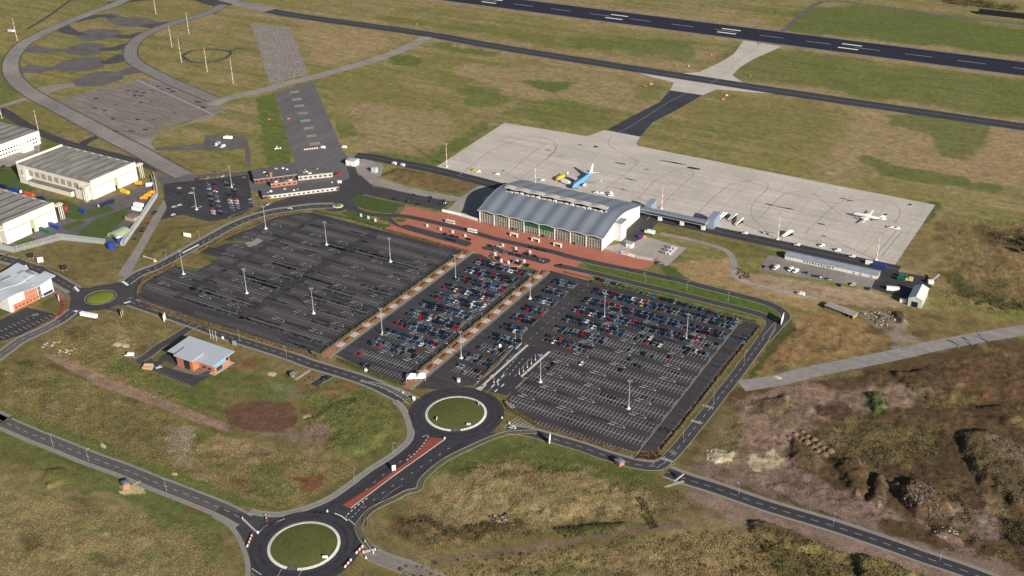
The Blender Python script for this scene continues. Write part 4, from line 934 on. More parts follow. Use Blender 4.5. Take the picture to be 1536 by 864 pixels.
# left-hand lot: three blocks divided by cross aisles
AISL = [-(592 - 14), -505.0]
for i, y in enumerate(ROWS):
    for x0, x1 in ((-609.6, -574.0), (-566.0, -512.0), (-502.0, -432.0)):
        bay_row(bays_f, x0, x1, y, LOTPOLY_L)
    bay_row(bays_f, -566, -502, y, LOTPOLY_L, up=False, dn=False, spine=False)
for y in (471.0,):
    bay_row(bays_f, -540, -432, y, LOTPOLY_L, spine=False, dn=False)
# numbered marking boxes and arrows: short white bars across the aisles
def slot(mb, x, y, lx, ly, w_=.22): ribbon(mb, [(x, y), (x + lx, y)], ly / 2, -ly / 2, ZL['mark2'])
for i, y in enumerate(ROWS[:10]):
    for mb, poly, xs in ((bays, LOTPOLY_R, (-284, -257, -222)), (bays, LOTPOLY_M, (-392, -372)), (bays_f, LOTPOLY_L, (-598, -556, -528, -486, -452))):
        for x in xs:
            xx = x + (i % 3) * 3.5
            if i < 1 or not inside((xx, y - RB / 2), poly): continue
            slot(mb, xx, y - RB / 2 + 1.7, 4.4, .6); slot(mb, xx - 1, y - RB / 2 - .6, 4.4, .75); slot(mb, xx + 5.6, y - RB / 2 + 1.5, 3.8, .3); slot(mb, xx + 4.6, y - RB / 2 - .9, 3.8, .3); slot(mb, xx + 9, y - RB / 2 - .3, 1.4, 1.2)
def boxmark(x, y):
    for a, b_ in (((x, y - 4.6), (x, y + 4.6)), ((x + 9.6, y - 4.6), (x + 9.6, y + 4.6)), ((x, y + 4.6), (x + 9.6, y + 4.6)), ((x, y - 4.6), (x + 9.6, y - 4.6))): ribbon(bays, [a, b_], .15, -.15, ZL['mark2'])
    for s in (-1.6, 1.6): ribbon(bays, [(x + 4.8 + s, y - 1 + s * .6), (x + 4.8 + s, y + 1 + s * .6)], .3, -.3, ZL['mark2'])
# chequer patch by the corner and aisle arrows
for a in range(6):
    for b_ in range(4):
        if (a + b_) % 2 == 0:
            c = G(760, 602); x = c[0] + a * 1.3; y = c[1] - .5 - b_ * 1.1 - a * .35
            ribbon(markW, [(x, y), (x + 1.2, y - .2)], .5, -.5, ZL['mark2'])
dashes(markW, [(-312, 648), (-312, 520)], .2, 3, 5, .1); dashes(markF, [(-308, 648), (-308, 520)], .2, 1.2, 6, .1); dashes(markF, [(-316, 648), (-316, 520)], .2, 1.2, 6, .1)
M_BAYW = mat('bay_paint', (0.42, 0.41, 0.40), .7, noise=[(.1, .25, 4), (1.0, .3, 3)])
M_BAYF = mat('bay_paint_worn', (0.31, 0.30, 0.30), .7, noise=[(.06, .35, 4), (1.0, .3, 3)])
# wet streaks: rain water standing in the bays of the emptier lots
rs = random.Random(11)
def wet(x0, x1, y, wd):
    """dark damp cells lying in neighbouring bays (or a low strip along an aisle)"""
    i = min(range(11), key=lambda k: abs(ROWS[k] - y)); dy = y - ROWS[i]
    if abs(dy) > BL + .4:
        n = max(2, int((x1 - x0) / 3)); wd = min(wd, 2.2)
        top = [(x0 + (x1 - x0) * k / n, y + wd * rs.uniform(.1, .5)) for k in range(n + 1)]; bot = [(x0 + (x1 - x0) * k / n, y - wd * rs.uniform(.1, .5)) for k in range(n + 1)]
        stains.flat(top + bot[::-1], .085); return
    for s in ((1, -1) if wd > 3.4 else ((1,) if dy > 0 else (-1,))):
        for k in range(int(round((x1 - x0) / BAY))):
            if rs.random() < .12: continue
            xa = (math.floor((x0 + 609.6) / BAY) + k) * BAY - 609.6 + .25 if x0 < -430 else x0 + k * BAY + .25
            a = rs.uniform(.2, 1.6); b = rs.uniform(2.6, 4.7)
            stains.flat([(xa, ROWS[i] + s * a), (xa + 1.9, ROWS[i] + s * (a + rs.uniform(-.15, .4))), (xa + 1.9, ROWS[i] + s * b), (xa, ROWS[i] + s * (b + rs.uniform(-.5, .2)))][::s], .085)
def wet_px(u, v, L, wd):
    x, y = G(u, v); wet(x - L / 2, x + L / 2, y, wd)
for u, v, L, wd in ((247, 415, 22, 9), (276, 421, 16, 7), (255, 432, 20, 10), (285, 440, 18, 2), (330, 376, 26, 5), (345, 385, 14, 4), (400, 346, 16, 5), (384, 352, 12, 6), (460, 352, 18, 4), (445, 363, 40, 3.5), (470, 370, 16, 4), (520, 368, 30, 3.5), (545, 380, 22, 4),
                    (560, 378, 16, 4), (575, 392, 30, 4), (600, 402, 22, 3.5), (545, 353, 26, 3), (566, 347, 18, 3), (430, 400, 26, 4), (445, 408, 18, 3), (492, 425, 36, 5), (470, 418, 20, 3), (505, 441, 26, 4), (478, 447, 20, 5), (432, 443, 18, 3), (400, 430, 30, 3.5), (375, 452, 24, 3.5), (390, 420, 22, 5), (350, 404, 30, 4),
                    (310, 430, 26, 3.5), (330, 447, 28, 2.5), (290, 452, 40, 2), (345, 473, 36, 2.2), (380, 480, 22, 2), (410, 492, 20, 2.5), (460, 506, 28, 3), (440, 515, 22, 2.5), (470, 494, 14, 2), (540, 464, 12, 3), (520, 455, 16, 2.5), (650, 398, 10, 3), (620, 395, 10, 2), (560, 430, 24, 2.5), (524, 418, 14, 2),
                    (455, 520, 16, 2), (838, 588, 13, 4), (845, 594, 8, 4), (925, 605, 18, 2.2), (915, 592, 12, 2), (975, 600, 14, 2), (985, 640, 16, 2), (900, 628, 12, 2), (960, 625, 20, 1.6), (1010, 560, 10, 1.8), (905, 520, 14, 2), (795, 590, 10, 2), (790, 568, 7, 2), (805, 574, 10, 1.2), (1075, 550, 8, 2), (1100, 505, 14, 3), (1060, 492, 16, 3),
                    (640, 520, 10, 9), (655, 505, 8, 6), (672, 490, 7, 6), (620, 552, 8, 8), (590, 545, 20, 2)):
    wet_px(u, v, L, wd)
for _ in range(70):
    y = ROWS[rs.randrange(0, 11)] + rs.choice((-2.6, 2.6, -7.5, 7.0)); x = rs.uniform(-606, -436); L = rs.uniform(8, 30)
    if inside((x, y), LOTPOLY_L) and inside((x + L, y), LOTPOLY_L): wet(x, x + L, y, rs.uniform(.7, 2.6))
for _ in range(34):
    y = ROWS[rs.randrange(1, 11)] + rs.choice((-2.6, 2.6, -7.5, 7.0)); x = rs.uniform(-300, -200); L = rs.uniform(6, 16)
    if inside((x, y), LOTPOLY_R) and inside((x + L, y), LOTPOLY_R): wet(x, x + L, y, rs.uniform(.5, 1.8))
# ---------------------------------------------------------------- cars
PAINTS = {'dark blue': (0.018, 0.035, 0.10), 'black': (0.010, 0.011, 0.014), 'silver': (0.44, 0.48, 0.53), 'grey': (0.10, 0.11, 0.125), 'white': (0.80, 0.80, 0.80), 'red': (0.42, 0.012, 0.016),
          'steel blue': (0.085, 0.15, 0.25), 'light blue': (0.16, 0.30, 0.50), 'dark green': (0.012, 0.05, 0.030), 'teal': (0.03, 0.12, 0.16), 'yellow': (0.62, 0.50, 0.06), 'maroon': (0.16, 0.012, 0.025), 'beige': (0.42, 0.37, 0.27)}
CP = {k: mat('paint_' + k.replace(' ', '_'), v, 0.2, .5 if k in ('silver', 'grey', 'dark blue', 'light blue', 'teal', 'steel blue') else 0.0, .6) for k, v in PAINTS.items()}
M_GLASS = mat('car_glass', (0.012, 0.016, 0.02), .08, 0, .8)
M_TYRE = mat('tyre', (0.02, 0.02, 0.021), .85)
M_LAMP = mat('lamp_lens', (0.5, 0.5, 0.48), .2)
SHAPES = {   # length, width, side profile of the body (x from nose), roof line
 'hatchback': (4.0, 1.70, 0.82, [(.95, .82), (1.75, 1.44), (3.25, 1.46), (3.85, .90)]),
 'saloon': (4.6, 1.75, 0.84, [(1.15, .86), (2.0, 1.42), (3.25, 1.42), (3.95, .92)]),
 'estate': (4.65, 1.76, 0.85, [(1.15, .86), (1.95, 1.44), (4.1, 1.44), (4.5, .92)]),
 'people carrier': (4.5, 1.80, 0.98, [(.65, .95), (1.6, 1.68), (4.0, 1.68), (4.38, 1.0)]),
}
def car_meshes(shape, paint):
    L, W, hb, cab = SHAPES[shape]; hw = W / 2
    b = MB()
    prof = [(0.05, .36), (0.0, .58), (0.18, .70), (cab[0][0], hb), (L - .45, hb + .03), (L - .03, hb - .06), (L, .52), (L - .06, .36)]
    def ring_(yo, ins): return [(x if 0 < i < 7 else x, yo, z) for i, (x, z) in enumerate(prof)]
    b.loft([[(p[0] + .12 * (p[0] < .1) - .1 * (p[0] > L - .1), -hw + .10, p[1]) for p in prof], [(p[0], -hw, p[1] - .04 * (p[1] > .6)) for p in prof], [(p[0], -hw + .12, p[1]) for p in prof],
            [(p[0], hw - .12, p[1]) for p in prof], [(p[0], hw, p[1] - .04 * (p[1] > .6)) for p in prof], [(p[0] + .12 * (p[0] < .1) - .1 * (p[0] > L - .1), hw - .10, p[1]) for p in prof]])
    (a, za), (c, zc), (d, zd), (e, ze) = cab
    rf = .62                                          # roof shell with pillars
    for s in (-1, 1):
        y0 = s * (hw - .06); y1 = s * (hw - .26)
        for (x0, z0), (x1, z1) in (((a, za), (c, zc)), ((e, ze), (d, zd))):
            b.quad((x0, y0, z0), (x0 + (.1 if x0 < x1 else -.1), y0, z0), (x1 + (.1 if x0 < x1 else -.1), y1, z1), (x1, y1, z1))
    b.add([(c - .02, -hw + .24, zc), (d + .02, -hw + .24, zd), (d + .02, hw - .24, zd), (c - .02, hw - .24, zc), (c + .12, -hw + .34, zc + .06), (d - .12, -hw + .34, zd + .06), (d - .12, hw - .34, zd + .06), (c + .12, hw - .34, zc + .06)],
          [(4, 5, 6, 7), (0, 1, 5, 4), (1, 2, 6, 5), (2, 3, 7, 6), (3, 0, 4, 7)])
    for s in (-1, 1):
        for x in (L * .2, L * .79):
            b.cyl((x, s * (hw - .2), .31), (x, s * (hw + .01), .31), .31, n=10, mi=1)
    b.v = [(x - L / 2, y, z) for x, y, z in b.v]
    g = MB()
    A = [(a + .05, -hw + .07, za), (c, -hw + .25, zc - .02), (d, -hw + .25, zd - .02), (e - .05, -hw + .07, ze), (a + .05, hw - .07, za), (c, hw - .25, zc - .02), (d, hw - .25, zd - .02), (e - .05, hw - .07, ze)]
    g.add([(x - L / 2, y, z) for x, y, z in A], [(0, 1, 5, 4), (2, 3, 7, 6), (0, 3, 2, 1), (4, 5, 6, 7)])
    bm = b.mesh('car', [CP[paint], M_TYRE], True); gm = g.mesh('windows', M_GLASS)
    return bm, gm
CARMESH = {}
def car(x, y, rz, paint, shape, label, group, z=.07):
    k = (paint, shape)
    if k not in CARMESH:
        bm, gm = car_meshes(shape, paint)
        o = bpy.data.objects.new('car', bm); g = bpy.data.objects.new('windows', gm); g.parent = o
        CARMESH[k] = (o, g); first = True
        COL.objects.link(o); COL.objects.link(g)
    else:
        o0, g0 = CARMESH[k]
        o = o0.copy(); g = g0.copy(); g.parent = o
        COL.objects.link(o); COL.objects.link(g)
    o.location = (x, y, z); o.rotation_euler = (0, 0, rz)
    o['label'] = label; o['category'] = 'car'
    if group: o['group'] = group
    elif 'group' in o: del o['group']
    return o
rc = random.Random(21)
POOL = ['dark blue'] * 9 + ['black'] * 6 + ['silver'] * 9 + ['grey'] * 4 + ['steel blue'] * 9 + ['teal'] * 3 + ['light blue'] * 4 + ['maroon'] * 2 + ['dark green'] * 1 + ['white'] * 1
SHP = ['hatchback'] * 5 + ['saloon'] * 3 + ['estate'] * 2 + ['people carrier'] * 2
# bright cars read off the photo, snapped to the nearest bay: (u, v, paint)
NOTABLE = [(717, 391, 'red'), (779, 411, 'red'), (739, 412, 'red'), (754, 423, 'red'), (694, 417, 'red'), (700, 426, 'red'), (664, 428, 'red'), (683, 439, 'red'), (754, 437, 'red'), (696, 441, 'white'), (722, 449, 'white'), (725, 451, 'red'),
           (653, 449, 'red'), (681, 453, 'white'), (703, 462, 'white'), (689, 476, 'light blue'), (687, 490, 'red'), (682, 495, 'red'), (645, 477, 'white'), (629, 476, 'red'), (600, 488, 'red'), (592, 488, 'red'), (572, 517, 'red'), (648, 517, 'red'), (543, 530, 'red'), (790, 468, 'red'), (818, 469, 'red'), (783, 478, 'red'), (753, 487, 'dark green'),
           (866, 466, 'red'), (898, 437, 'red'), (968, 454, 'red'), (966, 452, 'white'), (964, 458, 'yellow'), (903, 454, 'red'), (925, 459, 'red'), (948, 483, 'red'), (905, 491, 'red'), (1043, 509, 'red'), (1052, 512, 'maroon'), (837, 510, 'red'), (831, 514, 'white'), (855, 521, 'red'), (874, 502, 'red'), (976, 509, 'white'), (971, 514, 'red'), (991, 518, 'white'), (877, 484, 'white'), (890, 488, 'white'), (873, 545, 'white'),
           (1020, 486, 'light blue'), (935, 480, 'light blue'), (913, 458, 'red'), (1065, 503, 'maroon'), (893, 512, 'maroon'), (910, 500, 'maroon'), (952, 464, 'silver'), (835, 547, 'grey'), (946, 540, 'grey'), (960, 551, 'grey'), (825, 554, 'grey'), (966, 532, 'black'), (1029, 525, 'grey'), (887, 523, 'grey'), (871, 520, 'grey')]
slots = []   # x, y, facing, lot, row name, keep
def fill(lot, x0, x1, rows, dens):
    n = int(round((x1 - x0) / BAY))
    for i, y in enumerate(rows):
        d = dens[i]
        for s in (1, -1):
            for k in range(n):
                x = x0 + (k + .5) * BAY
                f = d(k / n) if callable(d) else d
                slots.append([x, y + s * 2.5, s, lot, i, rc.random() < f, None, k, n, s])
fill('M', -405.2, -362.0, ROWS[:11], [1, 1, 1, 1, .99, .98, .95, lambda t: .95 if t > .12 else .6, .78, .34, 0])
fill('N', -336.8, -320.0, ROWS[:6], [1, 1, 1, .97, .95, .9])
fill('N2', -336.8, -315.0, ROWS[6:10], [.85, .3, .25, .3])
fill('R', XR0, XR1, ROWS[:10], [lambda t: .98 if t < .5 else .86, lambda t: .98 if t < .55 else .76, lambda t: .97 if t < .45 else (.7 if t < .85 else .5), lambda t: .95 if t < .42 else .28, lambda t: .82 if t < .34 else .08, lambda t: .6 if t < .3 else .02, .012, 0, 0, 0])
for k in range(52):
    x = -316 + 2.4 * k + 1.2; yt = np.interp(x, [-318, -180], [662, 650]) - 2.8
    slots.append([x, yt, 1, 'T', 0, rc.random() < .86 and k < 50, None, k, 52, 1])
for k in range(46, 62):
    y = 478 + 2.5 * k + 1.2; slots.append([-183.4, y, 0, 'E', 0, rc.random() < .5 and k > 55, None, k - 46, 16, 1])
for k in range(3): slots.append([-392 + 5 * k, 475, 1, 'B', 0, k < 2, 'dark blue', k, 3, 1])
for k in range(14): slots.append([-360 + 2.5 * k - 40, 653.0, 1, 'U', 0, rc.random() < .8, None, k, 14, 1])
slots[-1][5] = True
for (u, v, p) in NOTABLE:
    x, y = G(u, v, .7)
    best = min(slots, key=lambda q: (q[0] - x) ** 2 + (q[1] - y) ** 2 + (60 if q[6] else 0))
    if (best[0] - x) ** 2 + (best[1] - y) ** 2 < 90: best[5] = True; best[6] = p
ORD = ['first', 'second', 'third', 'fourth', 'fifth', 'sixth', 'seventh', 'eighth', 'ninth', 'tenth', 'eleventh', 'twelfth', 'thirteenth', 'fourteenth', 'fifteenth', 'sixteenth', 'seventeenth', 'eighteenth', 'nineteenth', 'twentieth']
ORD += ['twenty-' + o for o in ORD[:9]] + ['thirtieth'] + ['thirty-' + o for o in ORD[:9]] + ['fortieth'] + ['forty-' + o for o in ORD[:9]] + ['fiftieth'] + ['fifty-' + o for o in ORD[:9]]
LOTN = {'M': 'middle car park', 'N': 'narrow middle block', 'N2': 'narrow middle block', 'R': 'right car park', 'T': 'top line under the grass bank',
        'E': 'line against the right-hand hedge', 'B': 'line beside the lower hedge', 'U': 'line below the plaza wall'}
def slot_label(q, paint, shape):
    side = 'far' if q[9] > 0 else 'near'
    if q[3] in 'TEBU': return f"{paint} {shape}, {ORD[q[7]]} bay from left in {LOTN[q[3]]}"
    i = q[4] + (6 if q[3] == 'N2' else 0)
    return f"{paint} {shape}, {ORD[i]} row from terminal, {side} side, {ORD[q[7]]} bay, {LOTN[q[3]]}"
def n_words(s): return len(s.split())
full = [q for q in slots if q[5]]
def dist(q): return math.sqrt(q[0] ** 2 + q[1] ** 2 + H * H)
N_OTHER = 138                              # other cars elsewhere that also count towards 300
full.sort(key=dist)
singles = full[:300 - N_OTHER]; rest = full[300 - N_OTHER:]
for q in singles:
    paint = q[6] or rc.choice(POOL); shape = rc.choice(SHP)
    rz = (math.pi / 2 if rc.random() < .5 else -math.pi / 2) if q[2] else (0 if rc.random() < .5 else math.pi)
    car(q[0] + rc.uniform(-.15, .15), q[1] + rc.uniform(-.3, .3), rz + rc.uniform(-.03, .03), paint, shape, slot_label(q, paint, shape), 'cars parked in the airport car parks')
# everything farther away than the nearest three hundred: one mass of parked cars
def merge_cars(qs):
    V = []; F = []; MI = []; mats_ = [M_TYRE, M_GLASS] + list(CP.values()); key = {k: i + 2 for i, k in enumerate(CP)}; nb = 0
    cache = {}
    for q in qs:
        paint = q[6] or rc.choice(POOL); shape = rc.choice(SHP)
        if (paint, shape) not in cache: cache[(paint, shape)] = car_meshes(shape, paint)
        rz = (math.pi / 2 if rc.random() < .5 else -math.pi / 2) if q[2] else 0
        c, s = math.cos(rz), math.sin(rz); ox = q[0] + rc.uniform(-.15, .15); oy = q[1] + rc.uniform(-.3, .3)
        for mesh_, glass in ((cache[(paint, shape)][0], 0), (cache[(paint, shape)][1], 1)):
            b = len(V)
            V += [(ox + v.co.x * c - v.co.y * s, oy + v.co.x * s + v.co.y * c, v.co.z + .07) for v in mesh_.vertices]
            for p in mesh_.polygons:
                F.append(tuple(i + b for i in p.vertices)); MI.append(1 if glass else (0 if p.material_index else key[paint]))
    me = bpy.data.meshes.new('parked_cars'); me.from_pydata(V, [], F)
    for m_ in mats_: me.materials.append(m_)
    me.polygons.foreach_set('material_index', MI); me.update()
    o = bpy.data.objects.new('parked_cars', me); COL.objects.link(o)
    tag(o, 'packed far rows of parked cars in blue, silver, black and red', 'cars', None, 'stuff')
if rest: merge_cars(rest)
print('cars', len(full), 'single', len(singles), 'rest', len(rest))
# ================================================================== BUILDINGS
M_WHITE = mat('white_render', (0.72, 0.70, 0.65), .85, noise=[(.15, .07, 3)])
M_CREAM = mat('cream_render', (0.66, 0.62, 0.53), .85, noise=[(.15, .08, 3)])
M_WALLPANEL = mat('pale_metal_cladding', (0.60, 0.60, 0.60), .5, noise=[(.1, .05, 3)])
M_STEEL = mat('grey_steel', (0.36, 0.38, 0.40), .5, .3)
M_GALV = mat('galvanised_steel', (0.50, 0.53, 0.54), .5, .3)
M_WSTEEL = mat('white_steel', (0.72, 0.72, 0.70), .5)
M_ROOFMETAL = mat('standing_seam_roof', (0.245, 0.275, 0.325), .38, .3, noise=[((1.6, .01, .01), .05, 1), (.08, .05, 3)])
M_ROOFRIB = mat('weathered_roof_sheets', (0.165, 0.16, 0.15), .9, noise=[((1.2, .05, .1), .28, 3), ((.3, .06, .2), .3, 4)])
M_ROOFGREY = mat('light_grey_roof', (0.46, 0.50, 0.56), .5, .1, noise=[(.1, .04, 3)])
M_ROOFDARK = mat('dark_felt_roof', (0.105, 0.102, 0.112), .85, noise=[(.15, .2, 4)])
M_BRICK = mat('red_brick', (0.42, 0.165, 0.095), .9, noise=[(.8, .12, 3)])
M_BRICKD = mat('dark_red_brick', (0.155, 0.07, 0.05), .9, noise=[(.8, .15, 3)])
M_WIN = mat('window_glass', (0.02, 0.028, 0.035), .08, 0, .9)
M_WINPALE = mat('dull_glazing', (0.17, 0.16, 0.12), .4, 0, .5)
M_GLASSG = mat('tinted_facade_glass', (0.17, 0.175, 0.14), .15, 0, .6, noise=[((.22, .25, .45), .75, 3)])
M_GREEN = mat('green_panel', (0.012, 0.11, 0.045), .5)
M_DARK = mat('dark_opening', (0.012, 0.012, 0.014), .8)
M_BLUEP = mat('light_blue_panel', (0.09, 0.42, 0.72), .5)
M_RED = mat('red_paint', (0.45, 0.03, 0.03), .5)
M_ORANGE = mat('orange_paint', (0.75, 0.33, 0.03), .5)
M_BLUE = mat('blue_paint', (0.02, 0.05, 0.28), .45)
M_NAVY = mat('navy_paint', (0.012, 0.022, 0.07), .5)
M_CGREEN = mat('green_container_paint', (0.025, 0.11, 0.075), .55)
M_YEL = mat('yellow_vehicle_paint', (0.68, 0.46, 0.05), .5)
M_BLACK = mat('black_board', (0.015, 0.015, 0.016), .7)
def part(parent, name, mb, m_, label=None): return mb.build(name, m_, parent, label=label)
# ---------------------------------------------------------------- terminal
TX0, TX1, TY0, TY1 = -443.0, -329.0, 705.0, 778.0
PROF = [(703.2, 11.6), (706, 11.9), (711, 13.2), (717, 15.0), (724, 17.0), (731, 18.4), (738, 18.9), (745, 18.5), (753, 17.2), (761, 15.5), (770, 13.4), (778.5, 11.4)]
BAYT = (TX1 - TX0) / 8
def t_wave(x): return 0.8 * (.5 - .5 * math.cos(2 * math.pi * (x - TX0) / BAYT))
def roof_z(y): return float(np.interp(y, [p[0] for p in PROF], [p[1] for p in PROF]))
term = empty('terminal_building', (-386, 705, 0), 0, 'airport terminal with wavy grey metal roof and tall glass front behind the red plaza', 'terminal')
def off(mb, o=(386, -705, 0)): mb.v = [(x + o[0], y + o[1], z + o[2]) for x, y, z in mb.v]; return mb
xs = [TX0 - 1.2 + (TX1 - TX0 + 2.4) * k / 128 for k in range(129)]
rf = MB(); cols_ = []
SKY0, SKY1, SX0, SX1 = 732.5, 742.0, -436.0, -342.0
prof = smooth_path(PROF, 3)
for th in (0.0, -0.45):
    cols_.append([[(x, y, z + th + t_wave(x) * (1.0 if y < 745 else .8)) for (y, z) in prof] for x in xs])
top, bot = cols_; ny = len(prof)
def hole(i, j): return SX0 < xs[i] < SX1 - .5 and SKY0 < (prof[j][0] + prof[j + 1][0]) / 2 < SKY1
for i in range(len(xs) - 1):
    for j in range(ny - 1):
        if hole(i, j): continue
        rf.quad(top[i][j], top[i + 1][j], top[i + 1][j + 1], top[i][j + 1]); rf.quad(bot[i][j], bot[i][j + 1], bot[i + 1][j + 1], bot[i + 1][j])
for i in range(len(xs) - 1):
    rf.quad(bot[i][0], bot[i + 1][0], top[i + 1][0], top[i][0]); rf.quad(top[i][-1], top[i + 1][-1], bot[i + 1][-1], bot[i][-1])
for j in range(ny - 1):
    rf.quad(bot[0][j + 1], bot[0][j], top[0][j], top[0][j + 1]); rf.quad(top[-1][j + 1], top[-1][j], bot[-1][j], bot[-1][j + 1])
roof_o = part(term, 'roof', off(rf), M_ROOFMETAL); roof_o.data.polygons.foreach_set('use_smooth', [True] * len(roof_o.data.polygons))
bpy.context.view_layer.update()
try: roof_o.data.set_sharp_from_angle(angle=R_(35))
except Exception: pass
# seams of the valleys
sm = MB()
for k in range(1, 8):
    x = TX0 + k * BAYT
    for j in range(ny - 1):
        y0, z0 = prof[j]; y1, z1 = prof[j + 1]
        if y1 < 748: continue
        sm.quad((x - .22, y0, z0 + .06), (x + .22, y0, z0 + .06), (x + .22, y1, z1 + .06), (x - .22, y1, z1 + .06))
part(roof_o, 'gutter', off(sm), M_STEEL)
# fascia edge along the front eave
fa = MB()
for i in range(len(xs) - 1):
    a = top[i][0]; b = top[i + 1][0]
    fa.add([(a[0], a[1] - .02, a[2] - .5), (b[0], b[1] - .02, b[2] - .5), (b[0], b[1] - .02, b[2] + .06), (a[0], a[1] - .02, a[2] + .06), (a[0], a[1] - .2, a[2] - .5), (b[0], b[1] - .2, b[2] - .5), (b[0], b[1] - .2, b[2] + .06), (a[0], a[1] - .2, a[2] + .06)],
           [(4, 5, 6, 7), (7, 6, 2, 3), (0, 1, 5, 4)])
part(roof_o, 'eave_fascia', off(fa), mat('pale_fascia', (0.55, 0.56, 0.57), .5))
# side and back walls
wl = MB()
for x, s in ((TX0, -1), (TX1, 1)):
    top_ = [(y, z - .5) for y, z in prof if TY0 < y < TY1]; top_ = [(TY0, roof_z(TY0) - .5)] + top_ + [(TY1, roof_z(TY1) - .5)]
    n = len(top_); vs = []
    for xx in (x, x - .5 * s): vs += [(xx, y, 0) for y, z in top_] + [(xx, y, z) for y, z in top_]
    fs = []
    for i in range(n - 1):
        f = (i, i + 1, n + i + 1, n + i); g_ = tuple(2 * n + k for k in f)
        fs += [f if s > 0 else f[::-1], g_[::-1] if s > 0 else g_]
    wl.add(vs, fs)
wl.box(TX0 + .5, TX1 - .5, TY1 - .6, TY1, 0, 11.0)
part(term, 'wall', off(wl), M_WALLPANEL)
# skylight recess floor, white canopy, posts
sk = MB(); sk.box(SX0, SX1, SKY0 - 1, SKY1 + 1, 16.2, 16.5); part(roof_o, 'recess_floor', off(sk), mat('pale_recess', (0.34, 0.34, 0.33), .8))
cn = MB(); rings_ = []
for i in range(97):
    x = SX0 - 2 + (SX1 - SX0 + 1.5) * i / 96; zz = 19.9 + .75 * abs(math.sin(math.pi * (x - TX0) / BAYT)) ** 1.3
    rings_.append([(x, 738.4, zz - .7), (x, 738.4, zz + .3), (x, 744.4, zz - .1), (x, 744.4, zz - .9)])
cn.loft(rings_); part(roof_o, 'rooflight_canopy', off(cn), mat('cream_canopy', (0.50, 0.48, 0.43), .6), None)
pw = MB()
for k in range(18):
    x = SX0 + 2 + k * 5.3; pw.box(x, x + 1.0, 733.8, 734.7, 16.5, 19.3); pw.box(x + 2.2, x + 4.6, 735.0, 737.6, 16.5, 18.2 + (k % 3) * .5)
part(roof_o, 'rooftop_plant', off(pw), M_WSTEEL)
# glazed front: posts, transoms, panes
gl = MB(); gl.box(TX0 + .4, TX1 - .4, TY0 + .55, TY0 + .7, .2, 11.2); part(term, 'glass_front', off(gl), M_GLASSG)
for k in range(9):
    x = TX0 + k * BAYT; mb = MB(); x = min(max(x, TX0 + .3), TX1 - .3); mb.box(x - .24, x + .24, TY0 - .4, TY0 + .4, 0, 11.6); part(term, 'column', off(mb), M_WSTEEL)
mu = MB()
for k in range(8):
    for q in range(1, 6):
        x = TX0 + k * BAYT + q * BAYT / 6; mu.box(x - .09, x + .09, TY0 + .1, TY0 + .5, .2, 11.4)
for z in (2.6, 5.2, 7.8, 10.2): mu.box(TX0 + .4, TX1 - .4, TY0 + .22, TY0 + .5, z, z + .16)
part(term, 'mullions', off(mu), mat('pale_mullion', (0.40, 0.40, 0.36), .6))
gp = MB(); gp.box(TX0 + 3 * BAYT + .5, TX0 + 5 * BAYT - .5, TY0 - .06, TY0 + .09, 6.6, 10.9); part(term, 'green_panel', off(gp), M_GREEN, 'dark green band above the entrance')
for k in (2.5, 4.5, 6.5):
    x = TX0 + k * BAYT; mb = MB(); mb.box(x - 2.2, x + 2.2, TY0 - 1.4, TY0 - .6, 0, 2.6); part(term, 'entrance_lobby', off(mb), M_GLASSG)
lf = MB(); lf.box(TX1 + .02, TX1 + 6.0, 727.5, 737.5, 0, 15.4); o = part(term, 'stair_block', off(lf), M_WALLPANEL); lf = MB(); lf.box(TX1 - .3, TX1 + 6.3, 727.2, 737.8, 15.4, 15.9); part(o, 'flat_roof', off(lf), M_STEEL)
lf = MB(); lf.box(-449, TX0 - .02, 722, 742, 0, 13.2); o = part(term, 'side_block', off(lf), M_WALLPANEL); lf = MB()
ar = [(-449.4, 721.6, 13.2), (-449.4, 742.4, 13.2)]
lf.loft([[(-449.4 + 6.3 * t, y, 13.2 + 1.6 * math.sin(math.pi * t * .6)) for t in [k / 6 for k in range(7)]] + [(-443.1, y, 13.2)] for y in (721.6, 742.4)]); part(o, 'flat_roof', off(lf), M_ROOFMETAL)
# ---------------------------------------------------------------- pier along the apron
pier = empty('boarding_pier', (-300, 782, 0), 0, 'raised grey covered walkway on white towers from the terminal along the apron', 'walkway')
po = (300, -782, 0)
mb = MB(); mb.box(-328.9, -271, 779.0, 784.6, 4.2, 7.0); g = part(pier, 'gallery', off(mb, po), M_STEEL)
mb = MB(); n = 8
mb.loft([[(x, 781.8 - 3.3 * math.cos(math.pi * k / n), 7.0 + 1.15 * math.sin(math.pi * k / n)) for k in range(n + 1)] for x in (-329, -300, -270.6)]); part(g, 'curved_roof', off(mb, po), M_ROOFMETAL)
mb = MB(); mb.box(-328.5, -271.4, 778.86, 778.96, 5.0, 6.3); part(g, 'window', off(mb, po), M_WIN)
for x in (-311.6, -292.0, -273.2): mb = MB(); mb.box(x - 1.5, x + 1.5, 779.6, 781.8, 0, 4.2); part(pier, 'support_tower', off(mb, po), M_WSTEEL)
mb = MB(); mb.add([(-272, 785, 0), (-266, 785, 0), (-266, 800, 0), (-272, 800, 0), (-272, 785, 8.4), (-266, 785, 8.4), (-266, 800, 9.6), (-272, 800, 9.6)], [(3, 2, 1, 0), (4, 5, 6, 7), (0, 1, 5, 4), (1, 2, 6, 5), (2, 3, 7, 6), (3, 0, 4, 7)]); part(pier, 'stair_tower', off(mb, po), mat('blue_grey_cladding', (0.22, 0.27, 0.34), .5))
